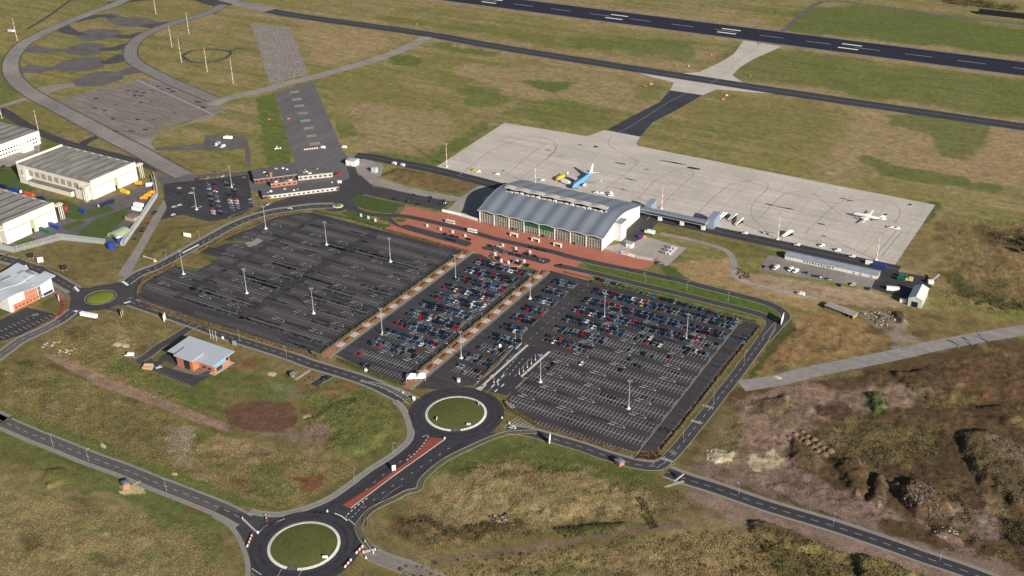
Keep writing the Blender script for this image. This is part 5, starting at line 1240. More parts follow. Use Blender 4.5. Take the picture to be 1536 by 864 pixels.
mb = MB(); mb.add([(-327.5, 785, 0), (-322, 785, 0), (-322, 797, 0), (-327.5, 797, 0), (-327.5, 785, 9.6), (-322, 785, 9.6), (-322, 797, 10.8), (-327.5, 797, 10.8)], [(3, 2, 1, 0), (4, 5, 6, 7), (0, 1, 5, 4), (1, 2, 6, 5), (2, 3, 7, 6), (3, 0, 4, 7)]); part(pier, 'stair_tower', off(mb, po), MATS['blue_grey_cladding'])
# ---------------------------------------------------------------- hangars
def hangar(x0, x1, y0, y1, h, label, windows=8, full=True):
    e = empty('hangar', (x1, y0, 0), 0, label, 'hangar', 'hangars left of the small car park'); o = (-x1, -y0, 0)
    # walls: four parapeted slabs
    mb = MB(); mb.box(x0, x0 + .6, y0, y1, 0, h + 1.0); mb.box(x0 + .6, x1 - .6, y1 - .6, y1, 0, h); mb.box(x0 + .6, x1 - .6, y0, y0 + .6, 0, h - 1.2)
    mb.box(x1 - .6, x1, y0, y1, 0, h + 1.2)
    w_ = part(e, 'wall', off(mb, o), M_CREAM)
    rr = MB(); n = windows + 1; dx = (x1 - x0 - 1.2) / n
    for k in range(n):
        a = x0 + .6 + k * dx; b = a + dx; c = (a + b) / 2; z0 = h - 1.0; z1 = h + .9
        rr.add([(a, y0 + .3, z0), (b, y0 + .3, z0), (c, y0 + 5, z1), (a, y1 - .6, z0), (b, y1 - .6, z0), (c, y1 - .6, z1)], [(0, 1, 2), (0, 2, 5, 3), (1, 4, 5, 2), (4, 3, 5)])
    part(e, 'roof', off(rr, o), M_ROOFRIB)
    for k in range(windows):
        xx = x0 + 16 + (x1 - x0 - 30) * k / windows; mb = MB(); mb.box(xx, xx + 5.2, y0 - .08, y0 + .1, h * .42, h * .74)
        f = part(e, 'window', off(mb, o), M_WINPALE); mb = MB()
        for q in range(1, 4): mb.box(xx + q * 1.3 - .08, xx + q * 1.3 + .08, y0 - .16, y0 - .09, h * .42, h * .74)
        part(f, 'glazing_bars', off(mb, o), M_CREAM)
    # doors on the bright end
    ym = (y0 + y1) / 2
    for a, b in ((y0 + 2.0, ym - 1.2), (ym + 3.0, y1 - 2)):
        mb = MB(); mb.box(x1 + .02, x1 + .35, a, b, .1, h - 2.0); d = part(e, 'sliding_door', off(mb, o), M_WHITE)
        nn = max(3, int((b - a) / 3.2))
        for q in range(nn):
            t = a + 1 + (b - a - 2) * q / nn; mb = MB(); mb.box(x1 + .36, x1 + .42, t, t + (b - a - 2) / nn * .72, h * .60, h * .72); part(d, 'window', off(mb, o), mat('grimy_window', (0.42, 0.40, 0.33), .4))
    mb = MB(); mb.box(x1 + .02, x1 + .2, ym - 1.2, ym + 3.0, .1, h * .7); part(e, 'door_gap', off(mb, o), mat('lime_wall', (0.36, 0.38, 0.22), .8))
    mb = MB(); mb.box(x1 + .21, x1 + .3, ym - .8, ym + 1.0, .1, 4.2); part(e, 'door', off(mb, o), M_DARK)
    if full:
        mb = MB(); mb.box(x0 + 20, x1 - 22, y0 - 5.5, y0 - .02, 0, 4.6); a = part(e, 'annex', off(mb, o), M_CREAM); mb = MB(); mb.box(x0 + 19.8, x1 - 21.8, y0 - 5.8, y0 - .02, 4.6, 4.9); part(a, 'annex_roof', off(mb, o), M_ROOFRIB)
        for xa, xb in ((x0 + 7, x0 + 17), (x1 - 17, x1 - 3)):
            mb = MB(); mb.box(xa, xb, y0 - 4.5, y0 - .02, 0, h * .42); mb.box(xa + 3, xb - 2, y0 - 2.5, y0 - .03, h * .42, h * .75); part(e, 'corner_tower', off(mb, o), M_CREAM)
    # steel door gantries at the corners
    for yy, s in ((y0 + .3, -1), (y1 - .3, 1)):
        mb = MB(); mb.box(x1 - 3.5, x1 - .7 + 2, yy + s * .6, yy + s * 8, h - 3.2, h - 2.4)
        for q in (5.5, 7.6): mb.cyl((x1 - 2.2, yy + s * q, 0), (x1 - 2.2, yy + s * (q - .3), h - 3.2), .28, n=6); mb.cyl((x1, yy + s * q, 0), (x1, yy + s * (q - .3), h - 3.2), .28, n=6)
        part(e, 'door_gantry', off(mb, o), M_CREAM)
    return e
hangar(-868, -769, 581, 633, 16.6, 'long white aircraft hangar with grey ribbed roof beside the small car park')
hangar(-866, -758, 483, 533, 17.0, 'white hangar with grey ribbed roof at the left edge, in front of the green yard', full=False)
hc = empty('office_block', (-930, 610, 0), 0, 'white block with two rows of small windows at upper left edge', 'building'); o = (930, -610, 0)
mb = MB(); mb.box(-1030, -930, 606, 655, 0, 13.4); part(hc, 'wall', off(mb, o), M_WHITE)
mb = MB()
for k in range(8): a = -1030 + 12.5 * k; mb.add([(a, 605.6, 13.4), (a + 12.5, 605.6, 13.4), (a + 12.5, 655.4, 13.4), (a, 655.4, 13.4), (a + 6.25, 610, 15), (a + 6.25, 651, 15)], [(0, 1, 4), (1, 2, 5, 4), (2, 3, 5), (3, 0, 4, 5)])
part(hc, 'roof', off(mb, o), M_ROOFRIB)
for k in range(14):
    for z in (2.2, 6.0): mb = MB(); mb.box(-929.98, -929.88, 608 + k * 3.2, 609.8 + k * 3.2, z, z + 1.6); part(hc, 'window', off(mb, o), M_WIN)
for k in range(12):
    for z in (2.2, 6.0): mb = MB(); mb.box(-985 + k * 4.4, -982.6 + k * 4.4, 605.9, 605.98, z, z + 1.6); part(hc, 'window', off(mb, o), M_WIN)
mb = MB(); mb.box(-929.9, -922, 628, 640, 0, 7); part(hc, 'side_wing', off(mb, o), M_WHITE)
# ---------------------------------------------------------------- modern office by the roundabout (bottom left)
def corner_box(e, name, pts, z0, z1, m_, o): return part(e, name, off(MB().prism(pts, z0, z1), o), m_)
P0 = np.array(G(17, 469)); P1 = np.array(G(75, 441))          # front wall foot, left and right
dv = (P1 - P0) / np.linalg.norm(P1 - P0); nv = np.array([-dv[1], dv[0]])
off_e = empty('office_building', (P1[0], P1[1], 0), 0, 'modern white and brick office with layered wavy grey roof beside the left roundabout', 'office'); o = (-P1[0], -P1[1], 0)
LO = np.linalg.norm(P1 - P0)
def ob(name, a0, a1, b0, b1, z0, z1, m_, par=None):
    pts = [tuple(P0 + dv * a + nv * b) for a, b in ((a0, b0), (a1, b0), (a1, b1), (a0, b1))]
    return corner_box(par or off_e, name, pts, z0, z1, m_, o)
wb = ob('wall', 0, LO - 9, 0, 34, 0, 12.2, M_WHITE); ob('brick_wall', 2.5, LO - 9.5, -.15, -.01, 0, 5.2, M_BRICK, wb); ob('brick_wall', LO - 20, LO - 9.5, -.18, -.02, 5.2, 11.2, M_BRICK, wb)
for k in range(9):
    for z in (6.6, 9.4): ob('window', 3 + k * 2.6, 4.1 + k * 2.6, -.25, -.19, z, z + .9, mat('pale_window', (.3, .33, .36), .2), wb)
    ob('window', 4 + k * 3.1, 5.2 + k * 3.1, -.25, -.16, 1.6, 2.6, M_WIN, wb)
ob('stair_glass', LO - 9, LO - 6.5, .3, 20, 0, 11.5, M_GLASSG); g2 = ob('wall', LO - 6.5, LO + 4, .2, 22, 0, 11.8, mat('pale_blue_panel', (0.50, 0.55, 0.60), .5)); ob('window', LO - 5, LO + 3, .12, .19, .6, 2.6, M_WIN, g2); ob('window', LO + 4.01, LO + 4.08, 4, 9, 7, 11, M_WIN, g2)
mb = MB()
nn = 24
def wv(t): return .9 * math.sin(t * 7.5)
for b0, b1, z, a0, a1 in ((-3, 9, 12.6, -6, LO + 6), (9.4, 20, 14.2, -4, LO - 4), (24, 37, 13.6, -6, LO + 3)):
    mb.loft([[tuple(P0 + dv * (a0 + (a1 - a0) * k / nn) + nv * b0) + (z + wv(k / nn) - .1,), tuple(P0 + dv * (a0 + (a1 - a0) * k / nn) + nv * b0) + (z + wv(k / nn) + .35,), tuple(P0 + dv * (a0 + (a1 - a0) * k / nn) + nv * b1) + (z + wv(k / nn) + .75,), tuple(P0 + dv * (a0 + (a1 - a0) * k / nn) + nv * b1) + (z + wv(k / nn) + .3,)] for k in range(nn + 1)])
part(off_e, 'wavy_roof', off(mb, o), mat('pale_roof_sheet', (0.50, 0.54, 0.58), .45, .1, noise=[(.15, .06, 3)]))
for a, b, l1, l2, z in ((6, 21.5, 14, 3, 12.3), (24, 10, 8, 5, 12.3), (2, 11, 7, 4, 12.3), (26, 21.2, 5, 2.4, 12.3)): ob('roof_plant', a, a + l1, b, b + l2, z, z + 2.6, M_STEEL)
# ---------------------------------------------------------------- brick office with the grey monopitch roof
bx = empty('brick_office', (-488, 420, 0), 0, 'brick office with overhanging light grey roof and blue end sign, beside the access road', 'building'); o = (488, -420, 0)
mb = MB(); mb.box(-507, -471.2, 420, 434.5, 0, 6.6); w_ = part(bx, 'wall', off(mb, o), M_BRICK)
mb = MB(); mb.box(-499, -484.8, 414.8, 419.98, 0, 7.4); pr = part(bx, 'entrance_wall', off(mb, o), M_BRICK)
mb = MB(); mb.add([(-509.5, 417.2, 6.6), (-468.8, 417.2, 6.6), (-468.8, 437.4, 7.6), (-509.5, 437.4, 7.6), (-509.5, 417.2, 7.1), (-468.8, 417.2, 7.1), (-468.8, 437.4, 8.1), (-509.5, 437.4, 8.1)], [(3, 2, 1, 0), (4, 5, 6, 7), (0, 1, 5, 4), (1, 2, 6, 5), (2, 3, 7, 6), (3, 0, 4, 7)]); part(bx, 'roof', off(mb, o), M_ROOFGREY)
mb = MB(); mb.add([(-500.2, 413.6, 7.9), (-483.6, 413.6, 7.9), (-483.6, 424.5, 8.5), (-500.2, 424.5, 8.5), (-500.2, 413.6, 8.4), (-483.6, 413.6, 8.4), (-483.6, 424.5, 9.0), (-500.2, 424.5, 9.0)], [(3, 2, 1, 0), (4, 5, 6, 7), (0, 1, 5, 4), (1, 2, 6, 5), (2, 3, 7, 6), (3, 0, 4, 7)]); part(bx, 'entrance_roof', off(mb, o), M_ROOFGREY)
for x, z, ww in ((-505.5, 1.2, 3), (-505.5, 4.0, 3), (-482, 1.0, 3.5), (-477, 1.0, 3), (-482, 4.0, 2), (-478, 4, 2)): mb = MB(); mb.box(x, x + ww, 419.88, 419.98, z, z + 1.5); part(bx, 'window', off(mb, o), M_WIN)
mb = MB(); mb.box(-492.5, -487.5, 414.62, 414.78, .1, 6.6); part(bx, 'glazed_entrance', off(mb, o), M_WIN)
mb = MB(); mb.box(-471.18, -471.0, 421.2, 431, 3.2, 6.0); part(bx, 'sign_panel', off(mb, o), M_BLUEP, 'bright blue sign panel on the end wall')
mb = MB(); mb.box(-471.18, -471.05, 422, 427, .1, 2.6); part(bx, 'window', off(mb, o), M_WIN); mb = MB(); mb.box(-471.18, -470.9, 431.2, 433.4, 3.4, 6.2); part(bx, 'window', off(mb, o), M_NAVY)
mb = MB(); mb.box(-474, -468.6, 417.6, 436, 0, .12); part(bx, 'paving', off(mb, o), MATS['new_concrete_path'])
# ---------------------------------------------------------------- long shed by the apron, barn, low ruin
sh = empty('long_shed', (-162, 760, 0), 0, 'long low white shed with blue-grey roof beside the airside road', 'shed'); o = (162, -760, 0)
mb = MB(); mb.box(-198, -127, 760, 769, 0, 3.1); part(sh, 'wall', off(mb, o), mat('ribbed_white_wall', (0.6, .6, .57), .7, noise=[((.9, .01, .01), .12, 0)]))
mb = MB(); mb.add([(-198.4, 759.5, 3.1), (-126.6, 759.5, 3.1), (-126.6, 769.5, 3.1), (-198.4, 769.5, 3.1), (-198.4, 764.5, 4.7), (-126.6, 764.5, 4.7)], [(0, 1, 5, 4), (2, 3, 4, 5), (1, 2, 5), (3, 0, 4), (3, 2, 1, 0)]); part(sh, 'roof', off(mb, o), mat('blue_grey_roof', (0.24, 0.27, 0.33), .5, noise=[((.16, .02, 1), .12, 2), (.3, .06, 3)]))
for k in range(11):
    mb = MB(); mb.box(-183 + k * 2.2, -182 + k * 2.2, 759.88, 759.98, 1.0, 2.2); part(sh, 'window', off(mb, o), M_WIN)
for x in (-168, -164.5, -145, -140, -132): mb = MB(); mb.box(x, x + 1.2, 759.86, 759.97, .1, 2.2); part(sh, 'door', off(mb, o), M_STEEL)
mb = MB(); mb.box(-126.98, -126.8, 762, 767, .1, 2.6); part(sh, 'end_door', off(mb, o), M_ORANGE, 'orange end doors')
def gable(name, label, cat, x0, x1, y0, y1, h, rh, wm, rm, axis='y', group=None, door=None):
    e = empty(name, ((x0 + x1) / 2, y0, 0), 0, label, cat, group); o = (-(x0 + x1) / 2, -y0, 0); mb = MB()
    xm, ym = (x0 + x1) / 2, (y0 + y1) / 2
    if axis == 'y': mb.add([(x0, y0, 0), (x1, y0, 0), (x1, y1, 0), (x0, y1, 0), (x0, y0, h), (x1, y0, h), (x1, y1, h), (x0, y1, h), (xm, y0, h + rh), (xm, y1, h + rh)], [(0, 1, 5, 8, 4), (1, 2, 6, 5), (2, 3, 7, 9, 6), (3, 0, 4, 7)])
    else: mb.add([(x0, y0, 0), (x1, y0, 0), (x1, y1, 0), (x0, y1, 0), (x0, y0, h), (x1, y0, h), (x1, y1, h), (x0, y1, h), (x0, ym, h + rh), (x1, ym, h + rh)], [(0, 1, 5, 4), (1, 2, 6, 9, 5), (2, 3, 7, 6), (3, 0, 4, 8, 7)])
    part(e, 'wall', off(mb, o), wm); mb = MB(); t = .2; q = .35
    if axis == 'y':
        k = rh / (xm - x0)
        mb.add([(x0 - q, y0 - q, h - q * k), (xm, y0 - q, h + rh), (xm, y1 + q, h + rh), (x0 - q, y1 + q, h - q * k), (x1 + q, y0 - q, h - q * k), (x1 + q, y1 + q, h - q * k)] +
               [(x0 - q, y0 - q, h - q * k + t), (xm, y0 - q, h + rh + t), (xm, y1 + q, h + rh + t), (x0 - q, y1 + q, h - q * k + t), (x1 + q, y0 - q, h - q * k + t), (x1 + q, y1 + q, h - q * k + t)],
               [(0, 3, 2, 1), (1, 2, 5, 4), (6, 7, 8, 9), (7, 10, 11, 8), (0, 1, 7, 6), (1, 4, 10, 7), (3, 9, 8, 2), (2, 8, 11, 5), (0, 6, 9, 3), (4, 5, 11, 10)])
    else:
        k = rh / (ym - y0)
        mb.add([(x0 - q, y0 - q, h - q * k), (x0 - q, ym, h + rh), (x1 + q, ym, h + rh), (x1 + q, y0 - q, h - q * k), (x0 - q, y1 + q, h - q * k), (x1 + q, y1 + q, h - q * k)] +
               [(x0 - q, y0 - q, h - q * k + t), (x0 - q, ym, h + rh + t), (x1 + q, ym, h + rh + t), (x1 + q, y0 - q, h - q * k + t), (x0 - q, y1 + q, h - q * k + t), (x1 + q, y1 + q, h - q * k + t)],
               [(0, 1, 2, 3), (1, 4, 5, 2), (6, 9, 8, 7), (7, 8, 11, 10), (0, 6, 7, 1), (1, 7, 10, 4), (3, 2, 8, 9), (2, 5, 11, 8), (0, 3, 9, 6), (4, 10, 11, 5)])
    part(e, 'roof', off(mb, o), rm)
    if door:
        mb = MB(); mb.box(*door); part(e, 'door', off(mb, o), M_DARK)
    return e
gable('barn', 'tall pale metal barn with pitched roof at right behind dark yard', 'barn', -98.5, -88.8, 729.6, 751, 6.2, 2.2, mat('pale_green_cladding', (0.46, 0.49, 0.46), .6, noise=[((.8, .01, .01), .06, 0)]), mat('white_roof_sheet', (0.62, .64, .63), .5), door=(-96, -91.5, 729.5, 729.58, .1, 4.2))
a = np.array(G(1237, 463)); b_ = np.array(G(1279, 479)); dv = (b_ - a) / np.linalg.norm(b_ - a); nv = np.array([-dv[1], dv[0]]); L_ = np.linalg.norm(b_ - a)
ru = empty('low_shed', (a[0], a[1], 0), math.atan2(dv[1], dv[0]), 'low derelict shed with flat concrete roof and open dark bays in dry grass', 'shed')
mb = MB(); mb.box(0, L_, 6.0, 6.4, 0, 2.6); mb.box(0, .4, 0, 6, 0, 2.6); mb.box(L_ - .4, L_, 0, 6, 0, 2.6)
for k in range(1, 6): mb.box(L_ * k / 6 - .3, L_ * k / 6 + .3, .2, .7, 0, 2.6)
mb.box(.4, L_ * .6, 0.1, .35, 0, 1.6); part(ru, 'wall', mb, mat('sandy_brick', (0.30, 0.22, 0.13), .9, noise=[(.6, .2, 3)])); mb = MB(); mb.box(-.5, L_ + .5, -.6, 6.8, 2.6, 3.0); part(ru, 'roof', mb, mat('grey_slab_roof', (0.30, 0.275, 0.255), .9, noise=[(.2, .15, 4)]))
# ---------------------------------------------------------------- brick terminal-era buildings
def long_block(p_left, p_right, depth, h, label, wm, rm, group, nwin=10, annex=None, band=None):
    a = np.array(G(*p_left)); b = np.array(G(*p_right)); dv = (b - a) / np.linalg.norm(b - a); L = np.linalg.norm(b - a)
    e = empty('brick_building', (a[0], a[1], 0), math.atan2(dv[1], dv[0]), label, 'building', group)
    mb = MB(); mb.box(0, L, 0, depth, 0, h); w_ = part(e, 'wall', mb, wm)
    mb = MB(); mb.box(-.4, L + .4, -.5, depth + .4, h, h + .35); r_ = part(e, 'roof', mb, rm)
    mb = MB(); mb.box(-.5, L + .5, -.62, -.5, h + .05, h + .42); part(r_, 'white_fascia', mb, mat('dull_fascia', (.45, .44, .42), .7))
    if band: mb = MB(); mb.box(L * band[0], L * band[1], -.12, -.02, .5, h - .1); part(w_, 'painted_band', mb, mat('dull_painted_wall', (0.50, 0.47, 0.42), .85, noise=[(.3, .15, 3)]))
    for k in range(nwin):
        x = L * (k + .25) / nwin; mb = MB(); mb.box(x, x + L / nwin * .5, -.24, -.14, h * .35, h * .7); part(e, 'window', mb, M_WIN)
    rr = random.Random(int(L * 7))
    for k in range(6):
        x = rr.uniform(2, L - 4); y = rr.uniform(1, depth - 2.5); mb = MB(); mb.box(x, x + rr.uniform(1, 3), y, y + 1.5, h + .35, h + rr.uniform(.8, 1.6)); part(r_, 'roof_vent', mb, M_STEEL if k % 2 else M_WSTEEL)
    return e, L
long_block((395, 300), (509, 286), 14, 3.6, 'low white fronted building with dark flat roof nearest the mini roundabout', M_BRICKD, M_ROOFDARK, 'old low terminal buildings', 16, band=(.08, .97))
long_block((382, 276), (447, 268), 24, 4.2, 'dark roofed brick block behind the white fronted building, beside the small car park', M_BRICKD, M_ROOFDARK, 'old low terminal buildings', 9)
long_block((407, 281.5), (446, 276.5), 7, 3.4, 'narrow brick link block squeezed between two dark roofed buildings', M_BRICK, M_ROOFDARK, 'old low terminal buildings', 5)
long_block((448, 271), (499, 265.5), 16, 4.2, 'cream fronted dark roofed block nearest the old runway end', mat('dull_cream_wall', (0.44, 0.41, 0.34), .85, noise=[(.3, .15, 3)]), mat('grey_felt_roof', (0.12, 0.115, 0.115), .85, noise=[(.15, .25, 4)]), 'old low terminal buildings', 7)
tw_ = empty('chimney', G(407, 272) + (0,), 0, 'slim red brick chimney between the low brick blocks', 'chimney'); mb = MB(); mb.box(-1, 1, -1, 1, 0, 9, tx=.15, ty=.15); part(tw_, 'stack', mb, M_BRICK); mb = MB(); mb.box(-1.05, 1.05, -1.05, 1.05, 9, 9.5); part(tw_, 'cap', mb, M_BRICKD)
# small structures
def kiosk(u, v, rz, lx, ly, h, wm, rm, label, cat='kiosk', name='kiosk', rh=1.0):
    x, y = G(u, v); e = empty(name, (x, y, 0), rz, label, cat)
    mb = MB(); mb.box(-lx / 2, lx / 2, -ly / 2, ly / 2, 0, h); part(e, 'wall', mb, wm)
    mb = MB(); a, b = lx / 2 + .3, ly / 2 + .3; mb.add([(-a, -b, h), (a, -b, h), (a, b, h), (-a, b, h), (-a * .3, 0, h + rh), (a * .3, 0, h + rh)], [(0, 1, 5, 4), (1, 2, 5), (2, 3, 4, 5), (3, 0, 4), (3, 2, 1, 0)]); part(e, 'roof', mb, rm)
    mb = MB(); mb.box(-.5, .5, -ly / 2 - .06, -ly / 2 - .01, .05, 2.0); part(e, 'door', mb, M_STEEL)
    return e
M_SLATE = mat('blue_slate', (0.13, 0.155, 0.19), .6)
kiosk(189, 729, -.5, 4.4, 3.6, 2.6, M_BRICK, M_SLATE, 'small brick hut with blue slate roof beside the left road')
kiosk(929, 696, -.45, 4.6, 3.8, 2.8, M_BRICK, M_SLATE, 'small brick hut with blue slate roof below the right car park')
kiosk(441, 564, .5, 4.6, 3.6, 2.6, M_BRICKD, M_SLATE, 'small dark brick hut beside bare soil near the side turning')
kiosk(529, 247, .1, 10, 8, 5.5, M_WHITE, mat('pale_blue_roof', (0.34, 0.38, 0.47), .5), 'white control building with pale blue roof at the end of the old runway', 'building', 'control_building', .6)
kiosk(562, 258, .1, 5, 4, 4.6, mat('pale_blue_wall', (0.45, 0.52, 0.58), .6), M_GALV, 'pale blue square tank house beside the yard of the old runway', 'building', 'tank_house', .4)
kiosk(945, 370, 0, 5, 5, 3.6, M_WHITE, M_STEEL, 'white cabin on the pale yard right of the terminal', 'cabin', 'cabin', .4)
kiosk(17, 47, .1, 9, 4, 2.6, M_WHITE, M_GALV, 'white hut at the upper left edge beside the perimeter track', 'hut', 'hut', .5)
kiosk(1418 - 1, 455, 0, .1, .1, .1, M_WHITE, M_GALV, 'x') if False else None
# nissen hut, tan shed, cabins and tanks by the palisade fence
x, y = G(179, 352); e = empty('arched_hut', (x, y, 0), 0, 'pale green round roofed hut inside the palisade fence', 'hut')
mb = MB(); n = 10; mb.loft([[(7 * math.cos(math.pi * k / n), yy, 4.6 * math.sin(math.pi * k / n)) for k in range(n + 1)] for yy in (-7, 7)]); part(e, 'arched_roof', mb, mat('pale_green_sheet', (0.30, 0.35, 0.22), .7)); mb = MB(); mb.box(-1.6, 1.6, -7.15, -7.02, .1, 3); part(e, 'door', mb, M_CGREEN)
kiosk(200, 329, .0, 11, 8, 3.4, mat('tan_wall', (0.42, .34, .27), .8), mat('brown_roof', (0.22, 0.17, 0.145), .9), 'brown roofed tan shed beside the palisade fence', 'shed', 'shed', .3)
for k, (u, v, c) in enumerate(((167, 372, 'the gate'), (179, 364, 'the round roofed hut'))):
    x, y = G(u, v); e = empty('storage_tank', (x, y, 0), 0, f'blue cylindrical storage tank beside {c}', 'tank', 'blue tanks'); mb = MB(); mb.cyl((0, 0, 0), (0, 0, 5.0), 2.9 if k == 0 else 2.3, n=20); part(e, 'shell', mb, M_BLUE); mb = MB(); mb.cyl((0, 0, 5.0), (0, 0, 5.9), 2.9 if k == 0 else 2.3, .5, n=20); part(e, 'cone_top', mb, M_BLUE if k == 0 else M_WSTEEL)
# far sheds and greenhouse-like cover at the top right
for u, v, lab in ((1492, 22.5, 'long black covered shed at the upper right edge, left half'), (1524, 26, 'long black covered shed at the upper right edge, right half')):
    x, y = G(u, v); e = empty('covered_shed', (x, y, 0), 0, lab, 'shed'); L = 21; mb = MB(); mb.box(-L, L, -6, 6, 0, 4); part(e, 'wall', mb, M_BLACK); mb = MB(); mb.add([(-L - .3, -6.4, 4), (L + .3, -6.4, 4), (L + .3, 6.4, 4), (-L - .3, 6.4, 4), (-L, 0, 6.5), (L, 0, 6.5)], [(0, 1, 5, 4), (1, 2, 5), (2, 3, 4, 5), (3, 0, 4)]); part(e, 'roof', mb, mat('black_sheet_roof', (0.012, 0.014, 0.018), .6))
# ================================================================== MASTS, WALKWAYS, HEDGES, AIRCRAFT, VEHICLES, SIGNS
M_MAST = mat('mast_steel', (0.44, 0.45, 0.46), .5, .2)
M_STRIPE = bpy.data.materials.new('red_white_bands'); M_STRIPE.use_nodes = True
n_ = M_STRIPE.node_tree.nodes; l_ = M_STRIPE.node_tree.links
tc = n_.new('ShaderNodeTexCoord'); sx = n_.new('ShaderNodeSeparateXYZ'); l_.new(tc.outputs['Object'], sx.inputs[0])
mm = n_.new('ShaderNodeMath'); mm.operation = 'PINGPONG'; mm.inputs[1].default_value = 3.0; l_.new(sx.outputs[2], mm.inputs[0])
gt = n_.new('ShaderNodeMath'); gt.operation = 'GREATER_THAN'; gt.inputs[1].default_value = 1.9; l_.new(mm.outputs[0], gt.inputs[0])
mx = n_.new('ShaderNodeMix'); mx.data_type = 'RGBA'; l_.new(gt.outputs[0], mx.inputs[0]); mx.inputs[6].default_value = (.8, .76, .72, 1); mx.inputs[7].default_value = (.72, .30, .22, 1)
l_.new(mx.outputs[2], n_['Principled BSDF'].inputs['Base Color'])
def mast_proto(h, striped=False, heads=True, r0=.27):
    e = empty('floodlight_mast', (0, 0, 0))
    mb = MB(); mb.cyl((0, 0, .9), (0, 0, h), r0, .12, n=8); part(e, 'pole', mb, M_STRIPE if striped else M_MAST)
    mb = MB(); mb.box(-1.0, 1.0, -1.0, 1.0, 0, .6, tx=.2, ty=.2); mb.cyl((0, 0, .6), (0, 0, 2.4), .42, .36, n=8); part(e, 'base', mb, M_WSTEEL)
    if heads:
        mb = MB(); mb.box(-1.5, 1.5, -.12, .12, h - .1, h + .12); mb.box(-.12, .12, -1.2, 1.2, h - .08, h + .1); part(e, 'head_frame', mb, M_MAST)
        for x, y in ((-1.4, 0), (1.4, 0), (0, -1.1), (0, 1.1)): mb = MB(); mb.box(x - .4, x + .4, y - .3, y + .3, h + .12, h + .5); part(e, 'floodlight', mb, M_STEEL)
    return e
mp = mast_proto(20); first = True
MX = [-592.4, -528.2, -465, -404.5, -340, -280, -218.3]
nm = ['leftmost', 'second', 'third', 'fourth', 'fifth', 'sixth', 'rightmost']
for j, yy in enumerate((607.5, 513.5)):
    for i, x in enumerate(MX):
        o = mp if first else copy_tree(mp); first = False
        o.location = (x, yy, .06)
        tag(o, f'tall pale floodlight mast, {nm[i]} along the {"far" if j == 0 else "near"} line of car park masts', 'floodlight mast', 'floodlight masts in the airport car parks')
for (u, v), lab in (((369, 316), 'pale floodlight mast in the small car park left of brick buildings'), ((367.5, 273), 'pale floodlight mast near the upper side of the small car park')):
    o = copy_tree(mp); o.location = G(295 if u == 369 else 348, 314.5 if u == 369 else 281) + (.06,); tag(o, lab, 'floodlight mast', 'floodlight masts in the small car park')
ap = mast_proto(23, True, True, .36); ap.name = 'apron_mast'
for i, ((u, v), lab) in enumerate((((670.4, 250.8), 'red and white apron mast at the left corner of the apron'), ((803, 283), 'red and white apron mast behind the terminal roof'), ((992.5, 313.3), 'red and white apron mast behind the boarding pier'), ((1166.5, 359.4), 'red and white apron mast beside the small aircraft steps'), ((1314.4, 390), 'red and white apron mast nearest the right end of the apron'))):
    o = ap if i == 0 else copy_tree(ap); o.location = G(u, v) + (.06,); tag(o, lab, 'floodlight mast', 'red and white masts along the apron')
pp = empty('banded_pole', (0, 0, 0)); mb = MB(); mb.cyl((0, 0, .4), (0, 0, 30), .32, .16, n=6); part(pp, 'pole', mb, M_STRIPE); mb = MB(); mb.box(-.9, .9, -.9, .9, 0, .5); part(pp, 'base', mb, M_CONC_D)
for i, (u, v, lab) in enumerate(((26, 61, 'by the white hut at the upper left edge'), (234, 21, 'topmost on the oval infield'), (283.5, 51, 'right of the upper pair inside the big loop'), (258, 71, 'left of the upper pair inside the big loop'), (272.4, 94, 'left of the small ring path'), (311, 108, 'inside the small ring path'), (350, 125, 'nearest the speckled old runway'), (60.4, 208, 'beside the lane above the long hangar'), (3, 178, 'at the left edge above the white office block'))):
    o = pp if i == 0 else copy_tree(pp); o.location = G(u, v) + (0,); tag(o, 'slim red and white pole ' + lab, 'pole', 'red and white poles on the old airfield')
    if i in (2, 3): o.scale = (1, 1, .93)
# ---- road lamps
lp = empty('street_lamp', (0, 0, 0)); mb = MB(); mb.cyl((0, 0, 0), (0, 0, 8), .08, .05, n=6); part(lp, 'post', mb, M_GALV); mb = MB(); mb.cyl((0, 0, 8), (1.3, 0, 8.4), .06, n=5); mb.box(1.0, 1.9, -.15, .15, 8.3, 8.5); part(lp, 'lantern', mb, M_GALV)
LAMPS = [(133, 692, 'beside the left road, near the top bend'), (80, 671, 'beside the left road, nearest the left edge'), (250, 737, 'beside the left road below the brick hut'), (968, 424, 'on the grass bank above the right car park, left one'), (1092, 453, 'on the grass bank above the right car park, right one'), (1030, 437, 'on the grass bank above the right car park, middle one'),
         (1116, 543, 'beside the right-hand road, upper one'), (1070, 603, 'beside the right-hand road, middle one'), (1025, 658, 'beside the right-hand road, lower one'), (1108, 742, 'beside the new lower right road, left one'), (1250, 786, 'beside the new lower right road, middle one'), (1410, 841, 'beside the new lower right road, right one'),
         (590, 682, 'beside the road between the roundabouts, upper one'), (532, 723, 'beside the road between the roundabouts, lower one'), (360, 512, 'beside the road under the left car park, left one'), (430, 536, 'beside the road under the left car park, right one'), (300, 360, 'on the pavement left of the left car park'), (250, 388, 'on the pavement by the gate road')]
for i, (u, v, lab) in enumerate(LAMPS):
    o = lp if i == 0 else copy_tree(lp); o.location = G(u, v) + (.05,); o.rotation_euler = (0, 0, 1.2 + i); tag(o, 'thin grey street lamp ' + lab, 'street lamp', 'street lamps along the roads')
